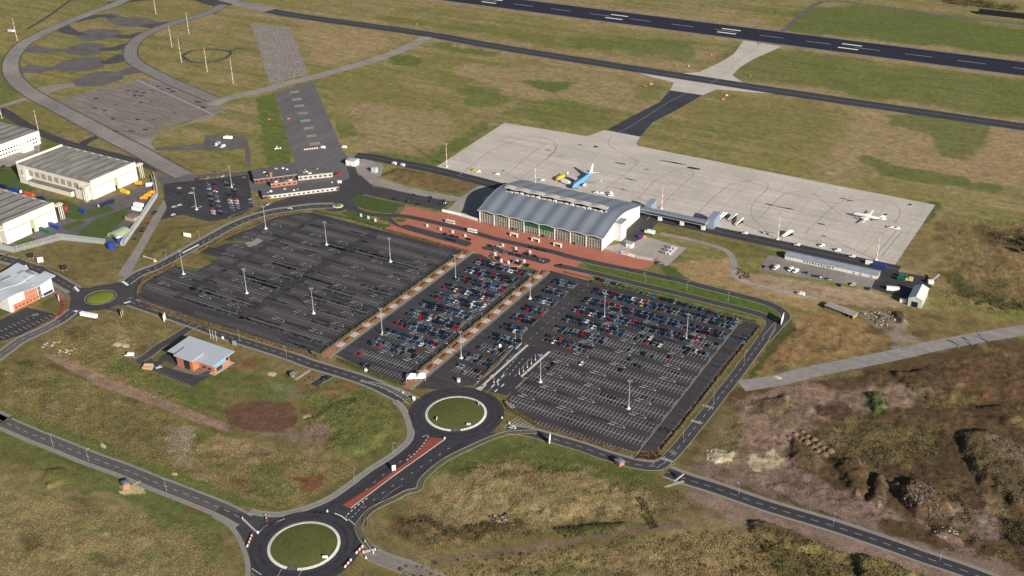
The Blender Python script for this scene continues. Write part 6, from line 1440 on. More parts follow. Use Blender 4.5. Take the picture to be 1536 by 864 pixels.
# ---- walkways across the car parks
M_SHRUB = mat('russet_shrubs', (0.155, 0.070, 0.030), .95, noise=[(.5, .45, 4), (2.0, .3, 3)])
M_HEDGE = mat('hedge_leaves', (0.050, 0.062, 0.022), .95, noise=[(.35, .4, 4), (1.6, .35, 3)])
M_HEDGEB = mat('brown_hedge', (0.098, 0.060, 0.028), .95, noise=[(.25, .45, 4), (1.6, .35, 3)])
M_HEDGER = mat('red_stem_hedge', (0.21, 0.045, 0.032), .95, noise=[(.4, .35, 4)])
def hedge(name, path, w_, h, m_, label, group=None, step=1.1, seed=1):
    p = resample(path, step)
    if len(p) < 3: return
    rr = random.Random(seed); c = p[len(p) // 2]
    A = []
    for i in range(len(p)):
        a = np.array(p[max(i - 1, 0)]); b = np.array(p[min(i + 1, len(p) - 1)]); t = (b - a) / (np.linalg.norm(b - a) + 1e-9); nn = np.array([-t[1], t[0]])
        k = .35 if i in (0, len(p) - 1) else 1
        ring_ = []
        for s, z in ((-1, 0), (-1.0, .45), (-.62, .85), (0, 1), (.62, .85), (1.0, .45), (1, 0)):
            q = np.array(p[i]) + nn * (s * w_ / 2 * rr.uniform(.6, 1.25) * k)
            ring_.append((q[0] - c[0], q[1] - c[1], z * h * rr.uniform(.45, 1.3) * k))
        A.append(ring_)
    mb = MB(); mb.loft(A)
    return mb.build(name, m_, label=label, cat='hedge' if name == 'hedge' else 'shrub bed', group=group, loc=(c[0], c[1], .03))
WK = ((-417.3, 471.0, 655, 'left'), (-347.6, 466, 652, 'right'))
for X1, ya, yb, side in WK:
    struct('walkway', MB().flat([(X1 - 8.4, ya), (X1, ya), (X1, yb), (X1 - 8.4, yb)], .08), mat('walkway_paving', (0.34, 0.15, 0.10), .9, noise=[(.15, .2, 4), (1, .2, 3)]))
    ribbon(markF, [(X1 + 1.3, ya + 4), (X1 + 1.3, yb - 6)], .15, -.15, .1)
    bar(kerbs, [(X1 - .1, ya), (X1 - .1, yb)], -.45, .45, 0, .16)
    vg = MB().flat([(X1 - 2.2, ya), (X1 - .6, ya), (X1 - .6, yb), (X1 - 2.2, yb)], .1); struct('verge', vg, mat('gravel_verge', (0.23, 0.19, 0.13), .95, noise=[(.2, .3, 4), (1.2, .3, 3)]))
    for k in range(11):
        yc = 655.9 - RB * (k + .5) - 5.6 + (0 if side == 'left' else -1.5)
        if yc < ya + 4: continue
        for q in range(4):
            ribbon(markB, [(X1 - 6.0, yc - 2.4 + q * 1.5), (X1 - 1.4, yc - 2.4 + q * 1.5)], .36, -.36, .12)
        ribbon(markB, [(X1 - 7.7, yc - 2.6), (X1 - 7.7, yc + 2.2)], .3, -.3, .12)
        hedge('shrub_bed', [(X1 - 3.8, yc + 4.0), (X1 - 3.8, yc + 11.2)], 2.6, 1.1, M_SHRUB, f'russet shrub bed on the {side} brick walkway, {ORD[k]} from the terminal', 'shrub beds on the brick walkways', .8, k + 1)
    hedge('hedge', [(X1 - 8.3, ya + 1), (X1 - 8.3, yb - 4)], 1.5, 1.2, M_HEDGE, f'narrow green hedge along the {side} brick walkway between the car parks', 'hedges beside the brick walkways', 1.1, 40 + len(side))
HED = [([(574, 344), (640, 361), (704, 378.5)], 2.2, 1.2, M_HEDGEB, 'dark hedge between plaza and the far side of the left car park'),
       ([(468, 317), (520, 327), (574, 342)], 2.0, 1.2, M_HEDGE, 'green brown hedge at the far edge of the left car park'),
       ([(206, 440), (208, 430), (216, 422), (240, 408), (264, 395)], 2.4, 1.2, M_HEDGEB, 'brown hedge at the left end of the left car park'),
       ([(300, 376), (330, 361), (352, 350), (380, 340), (410, 326), (440, 319.5)], 2.0, 1.1, M_HEDGEB, 'brown hedge following the curved road above the left car park'),
       ([(212, 452), (232, 461), (270, 473), (330, 492), (400, 514), (440, 526), (480, 537)], 2.6, 1.2, M_HEDGEB, 'long brown and green hedge along the near edge of the left car park'),
       ([(506, 539), (540, 553), (575, 566), (610, 579)], 2.4, 1.2, M_HEDGE, 'hedge along the near edge of the middle car park'),
       ([(756, 600), (762, 611), (785, 626), (808, 639), (850, 653), (893, 666), (948, 681)], 2.0, 1.0, M_HEDGEB, 'brown hedge along the near edge of the right car park'),
       ([(992, 676), (1040, 616), (1090, 552), (1141, 489)], 1.8, 1.0, M_HEDGEB, 'long hedge along the right edge of the right car park'),
       ([(886, 423), (940, 434.5), (1010, 452), (1080, 470), (1138, 485)], 2.4, 1.6, M_HEDGE, 'dark hedge at the far edge of the right car park'),
       ([(80, 441), (91, 450), (95, 460), (93, 470), (80, 478)], 2.2, 1.2, M_HEDGER, 'red stemmed hedge curving round the office grounds'),
       ([(27, 388), (45, 396), (75, 404), (100, 414), (118, 421)], 1.8, .8, M_HEDGEB, 'low brown hedge beside the road above the office'),
       ([(718, 572), (735, 553), (752, 537), (760, 529)], 2.2, .8, M_HEDGEB, 'low hedge between the middle car park and entrance lanes'),
       ([(884, 418), (860, 412), (845, 408)], 1.6, .8, M_HEDGEB, 'short dark hedge at the right edge of the plaza')]
for i, (px, w_, h, m_, lab) in enumerate(HED): hedge('hedge', px_path(px, 5), w_, h, m_, lab, 'hedges round the car parks', 1.1, 70 + i)
struct('verge', ribbon(MB(), px_path(HED[4][0], 5), 2.6, -3.6, .05), M_VERGE); struct('verge', ribbon(MB(), px_path(HED[6][0], 5), 2.0, -2.8, .05), M_VERGE); struct('verge', ribbon(MB(), px_path(HED[7][0], 5), 2.0, -3.4, .05), M_VERGE)
struct('verge', ribbon(MB(), px_path(HED[3][0], 5), 2.0, -2.0, .05), M_VERGE); struct('verge', ribbon(MB(), px_path(HED[2][0], 5), 2.6, -2.6, .05), M_VERGE); struct('verge', ribbon(MB(), px_path(HED[5][0], 5), 2.2, -3.0, .05), M_VERGE)
struct('verge', MB().flat(GP([(948, 681), (973, 676), (990, 672), (1000, 680), (985, 692), (960, 690)]), .06), mat('rough_red_verge', (0.13, 0.075, 0.035), .95, noise=[(.3, .4, 4)]))
sheet('verge', [(264, 396), (300, 404), (296, 407), (262, 399)], M_VERGE, .08); sheet('verge', [(300, 379), (330, 386), (326, 389), (318, 391), (296, 383)], M_VERGE, .08); sheet('verge', [(312, 371), (330, 360), (365, 362), (362, 365), (345, 364), (316, 374)], M_VERGE, .08)
# entrance lanes
sheet('entrance_road', [(712, 582), (744, 552), (770, 522), (772, 512), (792, 517), (826, 527), (790, 562), (772, 581), (760, 593), (745, 590)], M_ASPH_NEW, .066)
isl = MB()
for a, b_, w_ in (((791.3, 517.5), (722, 580), 1.5), ((824, 527.5), (782, 565), 1.6), ((773.5, 513), (763, 522), 1.0), ((782, 515), (774, 523.5), 1.0)): bar(isl, GP([a, b_]), w_ / 2, -w_ / 2, 0, .2)
isl.prism(GP([(724, 578), (713, 583), (721, 586), (730, 577)]), 0, .2)
struct('traffic_island', isl, mat('pale_island', (0.50, 0.48, 0.45), .8, noise=[(.4, .1, 3)]))
for k in range(4):
    a = np.array((745, 560)) + k * np.array((9, 1.6)); dashes(markW, GP([tuple(a + (22, -26)), tuple(a)]), .35, 3, 2.2, .1)
for (u, v) in ((716, 573), (726, 575), (737, 581), (745, 573), (752, 566), (735, 566), (742, 588), (752, 580)): ribbon(markB, GP([(u, v), (u + 4, v - 4)]), .35, -.35, .1)
bar(kerbs, GP([(712, 578), (745, 549), (770, 521)]), .3, -.3, 0, .16); bar(kerbs, GP([(773, 583), (790, 566), (783, 567)]), .3, -.3, 0, .16)
gate = None
for i, (u, v) in enumerate(((773, 510), (782, 512), (803, 541), (797, 547), (791, 552), (785, 558), (779, 562), (741, 575), (747, 578))):
    if gate is None:
        gate = empty('barrier', (0, 0, 0)); mb = MB(); mb.box(-.25, .25, -.2, .2, .1, 1.2); part(gate, 'cabinet', mb, M_WSTEEL); mb = MB(); mb.cyl((0, 0, 1.0), (0, .1, 5.0), .07, .05, n=6); part(gate, 'arm', mb, M_WSTEEL); o = gate
    else: o = copy_tree(gate)
    o.location = G(u, v) + (.15,)
    tag(o, f'raised ticket barrier, {ORD[i]} on the entrance islands from the far end', 'barrier', 'barriers at the car park entrance')
# white canopy at the near end of the right walkway
cp = empty('canopy_tent', G(624, 569) + (0,), .6, 'white peaked fabric canopy at the near end of the right brick walkway', 'canopy')
mb = MB()
for a in (-3, 3):
    mb.add([(a - 3.2, -3, 2.6), (a + 3.2, -3, 2.6), (a + 3.2, 3, 2.6), (a - 3.2, 3, 2.6), (a, 0, 5.0), (a, -3.3, 2.3), (a + 3.4, 0, 2.4), (a, 3.3, 2.3), (a - 3.4, 0, 2.4)], [(0, 5, 4), (5, 1, 4), (1, 6, 4), (6, 2, 4), (2, 7, 4), (7, 3, 4), (3, 8, 4), (8, 0, 4)])
part(cp, 'fabric', mb, mat('white_fabric', (0.86, 0.86, 0.86), .7)); mb = MB()
for a, b in ((-6, -2.8), (6, -2.8), (6, 2.8), (-6, 2.8), (0, -2.8), (0, 2.8)): mb.cyl((a, b, 0), (a, b, 2.6), .1, n=6)
part(cp, 'posts', mb, M_WSTEEL)
# ---- vehicles
rv = random.Random(4)
M_W2 = mat('vehicle_white', (0.82, 0.82, 0.80), .4)
VP = {}
def wheels(mb, xs_, hw, r, mi): 
    for x in xs_:
        for s in (-1, 1): mb.cyl((x, s * (hw - .22), r), (x, s * hw, r), r, n=10, mi=mi)
def van_proto(m_, L=5.6, W=2.0, h=2.5, key='van'):
    k = (key, m_.name, L)
    if k in VP: return copy_tree(VP[k])
    e = empty(key, (0, 0, 0)); mb = MB(); hw = W / 2
    prof = [(0, .5), (0, 1.0), (.9, 1.25), (1.7, h - .1), (2.1, h), (L, h - .05), (L, .45)]
    mb.loft([[(x - L / 2, y, z) for x, z in prof] for y in (-hw, -hw + .08, hw - .08, hw)]); part(e, 'body', mb, m_)
    mb = MB(); mb.add([(.92 - L / 2, -hw * .86, 1.32), (1.62 - L / 2, -hw * .82, h - .2), (1.62 - L / 2, hw * .82, h - .2), (.92 - L / 2, hw * .86, 1.32)], [(0, 3, 2, 1)])
    mb.v = [(x - .03, y, z + .02) for x, y, z in mb.v]; mb.box(1.2 - L / 2, 2.3 - L / 2, -hw - .02, hw + .02, 1.35, 1.95); part(e, 'windows', mb, M_GLASS)
    mb = MB(); wheels(mb, (.95 - L / 2, L / 2 - 1.1), hw + .02, .36, 0); part(e, 'wheels', mb, M_TYRE); VP[k] = e; return e
def lorry_proto(m_, box, L=9.0, key='lorry'):
    k = (key, m_.name, box.name, L)
    if k in VP: return copy_tree(VP[k])
    e = empty(key, (0, 0, 0)); mb = MB(); mb.box(-L / 2, -L / 2 + 1.9, -1.15, 1.15, .5, 2.7, tx=.12, ty=.08); c = part(e, 'cab', mb, m_); mb = MB(); mb.box(-L / 2 - .01, -L / 2 + .3, -1.0, 1.0, 1.6, 2.3); part(c, 'windscreen', mb, M_GLASS)
    mb = MB(); mb.box(-L / 2 + 2.1, L / 2, -1.22, 1.22, .95, 3.6); part(e, 'box_body', mb, box); mb = MB(); mb.box(-L / 2 + .6, L / 2 - .2, -.9, .9, .55, .95); wheels(mb, (-L / 2 + .9, L / 2 - 1.4, L / 2 - 2.5), 1.16, .48, 0); part(e, 'chassis', mb, M_TYRE); VP[k] = e; return e
def bus_proto(m_, L=8.0, key='minibus'):
    k = (key, m_.name, L)
    if k in VP: return copy_tree(VP[k])
    e = empty(key, (0, 0, 0)); mb = MB(); mb.box(-L / 2, L / 2, -1.15, 1.15, .4, 2.8, tx=.15, ty=.1); part(e, 'body', mb, m_); mb = MB()
    mb.box(-L / 2 + .6, L / 2 - .6, -1.13, 1.13, 1.5, 2.2); mb.box(-L / 2 - .01, -L / 2 + .3, -1.0, 1.0, 1.3, 2.3); part(e, 'windows', mb, M_GLASS); mb = MB(); wheels(mb, (-L / 2 + 1.2, L / 2 - 1.5), 1.17, .42, 0); part(e, 'wheels', mb, M_TYRE); VP[k] = e; return e
def put(o, u, v, rz, label, cat, group=None, z=.08):
    x, y = G(u, v); o.location = (x, y, z); o.rotation_euler = (0, 0, rz); tag(o, label, cat)
    if group: o['group'] = group
    elif 'group' in o: del o['group']
    return o
put(bus_proto(mat('cream_bus', (.70, .66, .52), .4), 8.6), 675.5, 335, math.pi - .02, 'cream minibus parked on the plaza, left of the white one', 'minibus')
put(bus_proto(M_W2, 8.6), 708.5, 348.5, math.pi - .02, 'white minibus parked on the plaza road in front of terminal', 'minibus')
put(lorry_proto(M_W2, M_W2, 9.5), 342, 209, .25, 'white box lorry on the small pad left of the old runway', 'lorry')
put(lorry_proto(M_W2, M_STEEL, 6.5), 326.5, 218, 1.6, 'small flatbed lorry standing below the white box lorry', 'lorry')
put(van_proto(M_W2), 334, 221, 1.4, 'white van beside the small flatbed lorry on the pad', 'van')
put(lorry_proto(M_W2, M_W2, 8.5), 974.5, 351, -.03, 'white box lorry beside the grass, right of the terminal', 'lorry')
put(van_proto(M_W2, 6.0), 194.5, 534, .5, 'white van at the end of the driveway left of brick office', 'van')
put(van_proto(M_W2), 1307, 332.5, -.15, 'white van on the apron behind the propeller aircraft', 'van') if False else None
put(van_proto(mat('cream_van', (.66, .62, .50), .4), 7.5), 1163.5, 403.5, 1.3, 'long cream van parked beside the long low shed', 'van')
for i, (u, v) in enumerate(((1185.5, 406), (1193, 408.5))): put(van_proto(M_W2), u, v, 1.2, f'white van beside the long low shed, {"left" if i == 0 else "right"} of the pair', 'van')
put(van_proto(M_W2), 1201, 442.5, -.1, 'white van on the broken concrete track below long low shed', 'van')
put(van_proto(M_W2), 441, 297.5 - 30, .4, 'white van near the corner of the cream fronted block', 'van') if False else None
put(van_proto(M_W2), 591, 246.5, -.2, 'white van on the airside road, left of another', 'van'); put(van_proto(M_W2), 603.5, 249, -.2, 'white van on the airside road, right of another', 'van')
put(van_proto(M_W2), 516, 220 + 2, .2, 'white van at the end of the old runway near red barriers', 'van')
put(van_proto(M_W2), 484, 222.5, .1, 'white van standing behind the red and white runway barrier', 'van')
put(van_proto(mat('dark_red_van', (.22, .02, .025), .4)), 507, 262, 1.0, 'dark red van at the right end of the cream fronted block', 'van')
put(van_proto(M_W2), 508, 275, .7, 'white van at right end of the low white fronted building', 'van')
# trailers and containers
def container(u, v, rz, L, m_, label, group, W=2.5, h=2.6, z=.05, top=None, legs=0.0):
    e = empty('shipping_container' if legs == 0 else 'trailer', G(u, v) + (z,), rz, label, 'container' if legs == 0 else 'trailer', group); mb = MB(); z0 = legs
    n = int(L / .6)
    mb.box(-L / 2, L / 2, -W / 2, W / 2, z0, z0 + h)
    for k in range(n):
        x = -L / 2 + (k + .25) * L / n; mb.box(x, x + L / n * .5, -W / 2 - .05, W / 2 + .05, z0 + .12, z0 + h - .12)
    part(e, 'box', mb, m_); mb = MB()
    for s in (-1, 1): mb.box(s * L / 2 - .06, s * L / 2 + .06, -W / 2 + .1, W / 2 - .1, z0 + .1, z0 + h - .1)
    part(e, 'doors', mb, top or m_)
    if legs: mb = MB(); mb.box(-L / 2 + .5, L / 2 - .2, -.8, .8, z0 - .25, z0 - .02); wheels(mb, (L / 2 - 1.2, L / 2 - 2.4, L / 2 - 3.6), 1.2, .48, 0); mb.box(-L / 2 + 2, -L / 2 + 2.2, -.8, .8, 0, z0 - .2); part(e, 'running_gear', mb, M_TYRE)
    return e
hg = 'containers and trailers around the hangars'
container(134, 476.5, .18, 13.6, M_W2, 'long white trailer on the grass just below the left roundabout', None, legs=1.1)
container(24, 288.5, -.02, 15, M_BLUE, 'dark blue trailer between the two hangars, second from left edge', hg, legs=1.0, top=M_W2); container(4, 282.5, -.02, 14, M_NAVY, 'navy trailer cut by the left edge between the two hangars', hg, legs=1.0)
container(44, 294.5, -.02, 12, mat('orange_red_paint', (.60, .085, .03), .5), 'orange red trailer between the hangars, right of the blue one', hg, legs=1.0); container(62, 299.5, -.02, 7, M_NAVY, 'short navy container right of the orange red trailer', hg)
container(160, 308, 1.5, 16, M_NAVY, 'dark navy trailer with white end on the yard below long hangar', hg, legs=1.1, top=M_W2)
container(124.5, 318.5, -.05, 7.5, M_BLUE, 'small blue container on the yard between two lawns', hg); container(82, 341.5, -.06, 13, M_BLUE, 'bright blue trailer at the corner of the left hangar', hg, legs=1.0); container(68, 347.5, 0, 13, M_CGREEN, 'green container under the white left hangar', hg, h=2.8)
container(187.5, 289, -.1, 11, M_YEL, 'yellow container beside the bright end of the long hangar', hg)
container(98, 314, -.3, 4, M_RED, 'small red container at the gantry of the left hangar', hg); container(88, 310.5, -.3, 6, M_NAVY, 'navy container behind the small red one', hg)
for i, (u, v) in enumerate(((208, 309), (205.5, 315))): container(u, v, .1, 9, M_W2, f'white cabin by the palisade fence, {"upper" if i == 0 else "lower"} of two', hg, W=3, h=2.8)
container(224, 278.5, .9, 6, M_W2, 'white and blue box in the fence corner beside the long hangar', hg)
for i, (u, v, rz) in enumerate(((216, 299.5, .4), (222, 295.5, .5), (228, 291.5, .6), (208, 277.5, .2))):
    e = lorry_proto(M_YEL if i % 2 else M_ORANGE, M_ORANGE, 6.5, 'works_lorry'); put(e, u, v, rz, ('orange works lorry by the palisade fence, ' + ['nearest the white cabins', 'second from the white cabins', 'farthest from the white cabins'][i]) if i < 3 else 'orange works lorry at the upper end of the hangar yard', 'lorry', 'orange works lorries')
container(1416 - 1, 415, 1.1, 9, M_STEEL, 'x', None) if False else None
container(1351.5, 420.5, -.1, 6, M_CGREEN, 'green container on the dark yard behind the pale barn', None); container(1354.5, 416.5, -.1, 6, mat('teal_paint', (.03, .16, .14), .5), 'teal container behind the green one on the dark yard', None)
put(lorry_proto(mat('pale_yellow', (.58, .52, .25), .5), mat('pale_yellow', (.58, .52, .25), .5), 5), 1363.5, 422, 0, 'pale yellow lorry beside the green container on dark yard', 'lorry')
container(1339, 435, .3, 9, M_W2, 'long white container left of the pale barn', None, W=2.6); container(1354.5, 453.5, 0, 4.5, M_W2, 'small white container in the shadow of the pale barn', None); container(1395.5, 425, .5, 4, M_W2, 'small white box at the right end of the dark yard', None)
container(1318.5, 400.5, -.05, 11, M_BLUE, 'bright blue covered trailer at the right end of the long low shed', None, h=2.0); container(1303, 396, 0, 5, M_W2, 'white box on the airside road behind the long low shed', None)
x, y = G(1400, 423); e = empty('conveyor', (x, y, .05), 1.15, 'slanted grey metal conveyor at the right end of the dark yard', 'conveyor'); mb = MB(); mb.add([(-6, -.6, .5), (6, -.6, 4.2), (6, .6, 4.2), (-6, .6, .5), (-6, -.6, 1.1), (6, -.6, 4.8), (6, .6, 4.8), (-6, .6, 1.1)], [(3, 2, 1, 0), (4, 5, 6, 7), (0, 1, 5, 4), (1, 2, 6, 5), (2, 3, 7, 6), (3, 0, 4, 7)]); part(e, 'belt', mb, M_GALV); mb = MB(); mb.box(3, 3.3, -.8, .8, 0, 3.2); mb.box(-3.3, -3, -.8, .8, 0, 1.2); part(e, 'legs', mb, M_STEEL)
# ---- cars elsewhere
N_LEFT = [N_OTHER]
def ocar(u, v, rz, paint, shape, label, group):
    N_LEFT[0] -= 1
    x, y = G(u, v); return car(x, y, rz, paint, shape, label, group, .09)
gs = 'cars in the small car park left of the brick buildings'
sm_ = random.Random(9)
ang = 0.02
def colcars(pts, side_lab, n0=0):
    for i, (u, v, p) in enumerate(pts):
        ocar(u, v, ang + sm_.uniform(-.05, .05) + (math.pi if sm_.random() < .5 else 0), p, sm_.choice(SHP), f'{p} car, {ORD[i + n0]} from top in {side_lab}', gs)
CC = ['white', 'silver', 'grey', 'silver', 'dark blue', 'white', 'light blue', 'silver', 'black', 'red', 'silver', 'white', 'dark blue', 'teal']
def filecars(a, b, n, lab, skip=(), o_=0): colcars([(a[0] + (b[0] - a[0]) * k / (n - 1), a[1] + (b[1] - a[1]) * k / (n - 1), CC[(k * 5 + o_) % 14]) for k in range(n) if k not in skip], lab)
filecars((312, 277), (320, 321), 13, 'the left file of the small car park', (3,), 1); filecars((321, 277), (330, 321), 13, 'the second file of the small car park', (2, 4), 4)
filecars((339.5, 275), (348.5, 316), 12, 'the third file of the small car park', (3,), 7); filecars((348, 273.5), (357, 313), 12, 'the fourth file of the small car park', (), 2)
for i, (u, v, p) in enumerate(((268.5, 283, 'white'), (286.5, 290.5, 'white'), (261, 311, 'white'), (269.5, 308.5, 'white'), (260, 323, 'white'), (291, 310.5, 'silver'), (299, 311.5, 'silver'))): ocar(u, v, .1 + .2 * i, p, 'hatchback', f'{p} car apart on the emptier left of the small car park, {ORD[i]} from top', gs)
for i in range(9): ocar(344 + 3.6 * i, 326.5 - 1.45 * i, .95, sm_.choice(['dark blue', 'black', 'grey', 'dark blue']), 'hatchback', f'dark car in the slanted line beside the curved road, {ORD[i]} from left', 'cars slanted along the curved road')
for i, (u, v, p) in enumerate(((296, 269.5, 'maroon'), (302, 269, 'silver'), (311, 268, 'yellow'), (319, 267, 'silver'), (327, 266, 'beige'), (334, 265.5, 'white'))): ocar(u, v, 1.6, p, sm_.choice(SHP), f'{p} car along the upper edge of the small car park, {ORD[i]} from left', gs)
for i, (u, v, p) in enumerate(((366, 267, 'silver'), (368, 271, 'grey'), (373, 297, 'dark blue'), (375, 300, 'silver'), (376.5, 304.5, 'light blue'), (390, 308.5, 'silver'), (402, 307.5, 'white'))): ocar(u, v, .3 * i, p, 'hatchback', f'{p} car tucked beside the brick buildings, {ORD[i]} from top', gs)
for i, (u, v, p) in enumerate(((236.5, 313, 'silver'), (232.5, 318.5, 'dark blue'), (229.5, 322, 'grey'), (221, 335.5, 'red'), (214, 343.5, 'dark blue'), (212, 347.5, 'dark blue'), (202, 359.5, 'grey'))): ocar(u, v, .2, p, 'hatchback', f'{p} car nose in to the palisade fence, {ORD[i]} from the upper end', 'cars along the gate road')
for i, (u, v, p) in enumerate(((591, 299, 'dark blue'), (619, 293, 'black'), (612, 302.5, 'black'), (626.5, 307, 'dark blue'), (645, 297, 'black'), (646, 302, 'black'), (664, 302, 'teal'), (660, 307, 'dark blue'), (668, 305, 'silver'))): ocar(u, v, .2 + .4 * (i % 3), p, sm_.choice(SHP), f'{p} car in the yard left of the terminal, {ORD[i]} from left', 'cars in the yard left of terminal')
# plaza lanes
pl = 'cars waiting in the lanes of the plaza'
for i, (u, v, p) in enumerate(((668, 352, 'black'), (678, 354.5, 'dark blue'), (686, 356.5, 'grey'), (672, 359.5, 'black'), (680, 361.5, 'black'), (703, 360, 'black'), (735, 369.5, 'dark blue'), (748, 370.5, 'white'), (743, 377.5, 'silver'), (757, 380.5, 'silver'), (774, 378, 'grey'), (779, 384.5, 'dark blue'), (790, 382, 'dark blue'), (802, 385, 'dark blue'), (812, 392, 'silver'), (768, 381, 'teal'),
                                (797, 372.5, 'dark blue'), (807, 375, 'black'), (816, 377, 'dark blue'))): ocar(u, v, math.pi - .02 + rv.uniform(-.03, .03), p, rv.choice(SHP), f'{p} car in the plaza drop off lanes, {ORD[i]} counted from the left end', pl)
ocar(987.5, 396, 1.1, 'light blue', 'people carrier', 'pale blue people carrier at the right end of the plaza', None)
ocar(434.5, 313.5, .05, 'white', 'estate', 'white car driving on the curved road left of the mini roundabout', None)
ocar(768.5, 642.5, .05, 'white', 'people carrier', 'white car leaving the middle roundabout to the right', None)
ocar(1012, 713.5, -.5, 'dark blue', 'saloon', 'blue car waiting at the lower right junction', None)
ocar(204.5, 537, .5, 'silver', 'hatchback', 'silver car beside the white van left of brick office', None)
ocar(238.5, 552, 1.0, 'white', 'hatchback', 'white car in the first bay of the brick office car park', None)
for i, (u, v, p) in enumerate(((45, 476.5, 'grey'), (53, 473.5, 'silver'))): ocar(u, v, .5, p, 'estate', f'{p} car in the modern office car park', None)
ocar(487, 569, .9, 'dark blue', 'people carrier', 'dark blue people carrier in the side turning near bare soil', None)
for i, (u, v, p) in enumerate(((1208, 410, 'grey'), (1222, 415, 'dark blue'), (1232, 416, 'silver'), (1243, 420, 'silver'), (1279, 428, 'white'), (1302, 434, 'maroon'), (1148, 401.5, 'silver'), (1260, 429, 'grey'))): ocar(u, v, .3 * i, p, rv.choice(SHP), f'{p} car on the yard below the long low shed, {ORD[i]} counted along it', 'cars below the long low shed')
for i, (u, v, p) in enumerate(((25, 225, 'dark blue'), (30, 222, 'dark blue'), (5, 250, 'dark blue'), (2, 256, 'maroon'), (54, 208 + 20, 'silver'))): ocar(u, v, .5, p, 'hatchback', f'{p} car outside the white office block, {ORD[i]} listed from the hangar side', 'cars by the white office block')
print('other cars used', N_OTHER - N_LEFT[0])
# ---- aircraft
def tube(stations, n=16):
    """stations: x, z centre, radius"""
    return [[(x, r * math.cos(2 * math.pi * k / n), zc + r * math.sin(2 * math.pi * k / n)) for k in range(n)] for x, zc, r in stations]
def wing(mb, root, tip, t=.18, mi=0):
    """root/tip: (x_lead, x_trail, y, z)"""
    R = [(root[0], root[2], root[3]), ((root[0] * .65 + root[1] * .35), root[2], root[3] + t * 1.2), (root[1], root[2], root[3]), ((root[0] * .65 + root[1] * .35), root[2], root[3] - t)]
    T = [(tip[0], tip[2], tip[3]), ((tip[0] * .65 + tip[1] * .35), tip[2], tip[3] + t * .5), (tip[1], tip[2], tip[3]), ((tip[0] * .65 + tip[1] * .35), tip[2], tip[3] - t * .4)]
    mb.loft([R, T] if root[2] < tip[2] else [T, R], mi); return mb
M_SKYB = mat('sky_blue_fuselage', (0.13, 0.36, 0.70), .3); M_AIRW = mat('aircraft_white', (0.80, 0.82, 0.82), .35); M_AIRG = mat('aircraft_grey', (0.42, 0.45, 0.48), .4)
jx = G(859, 282, 3.3); jet = empty('jet_airliner', (-405.4, 802.5, 0.06), math.pi / 2 - .03, 'sky blue jet airliner with white tail parked nose in behind the terminal', 'airliner')
mb = MB(); mb.loft(tube([(0, 3.1, .15), (.6, 3.2, .9), (1.8, 3.4, 1.5), (4, 3.55, 1.9), (8, 3.6, 1.95), (26, 3.6, 1.95), (31, 3.9, 1.6), (35, 4.4, 1.0), (38.5, 4.8, .3)])); fu = part(jet, 'fuselage', mb, M_SKYB); fu.data.polygons.foreach_set('use_smooth', [True] * len(fu.data.polygons))
mb = MB()
for s in (-1, 1):
    for k in range(26): mb.box(6 + k * .95, 6.35 + k * .95, s * 1.93 - .04, s * 1.93 + .04, 4.0, 4.35)
mb.box(1.5, 2.3, -.9, .9, 4.2, 4.75); part(fu, 'windows', mb, M_GLASS)
for s in (-1, 1):
    mb = MB(); wing(mb, (13.5, 21, s * 1.5, 2.5), (21.0, 22.8, s * 17, 4.4), .4); w_ = part(jet, 'wing', mb, M_AIRG); mb = MB(); wing(mb, (21.0, 22.8, s * 17, 4.4), (22.4, 23.4, s * 17.5, 6.6), .1); part(w_, 'winglet', mb, M_AIRW)
    mb = MB(); mb.loft([[(x, s * 4.9 + r * math.cos(2 * math.pi * k / 14), 1.75 + r * math.sin(2 * math.pi * k / 14)) for k in range(14)] for x, r in ((11.4, .85), (12.2, 1.05), (14.2, 1.0), (15.8, .6))]); part(jet, 'engine', mb, M_AIRW)
    mb = MB(); wing(mb, (33.6, 37, s * .5, 5.0), (36.8, 38.4, s * 7, 5.5), .15); part(jet, 'tailplane', mb, M_AIRW)
mb = MB(); mb.loft([[(30.5, -.15, 5.2), (37.8, -.15, 5.2), (37.8, .15, 5.2), (30.5, .15, 5.2)], [(33.4, -.15, 7.2), (38.3, -.15, 7.2), (38.3, .15, 7.2), (33.4, .15, 7.2)], [(37.0, -.1, 12.4), (39.6, -.1, 12.4), (39.6, .1, 12.4), (37.0, .1, 12.4)]]); part(jet, 'tail_fin', mb, mat('pale_blue_fin', (.55, .68, .80), .35))
mb = MB(); wheels(mb, (4.5, 18, 19.2), 2.6, .5, 0); mb.box(4.3, 4.7, -.2, .2, .4, 2); mb.box(18.2, 18.8, -2.4, 2.4, .5, 2.2); part(jet, 'landing_gear', mb, M_TYRE)
tp = empty('propeller_airliner', (-173.8, 866.2, .06), -.05, 'white twin propeller airliner with dark topped fin on the right part of the apron', 'airliner')
mb = MB(); mb.loft(tube([(0, 2.3, .12), (.7, 2.4, .7), (2.2, 2.6, 1.15), (4.5, 2.75, 1.35), (19, 2.75, 1.35), (24, 3.1, .95), (29, 3.7, .25)])); fu = part(tp, 'fuselage', mb, M_AIRW); fu.data.polygons.foreach_set('use_smooth', [True] * len(fu.data.polygons))
mb = MB()
for s in (-1, 1):
    for k in range(15): mb.box(5 + k * .95, 5.4 + k * .95, s * 1.33 - .04, s * 1.33 + .04, 2.95, 3.35)
mb.box(1.5, 2.3, -.6, .6, 3.2, 3.65); part(fu, 'windows', mb, M_GLASS)
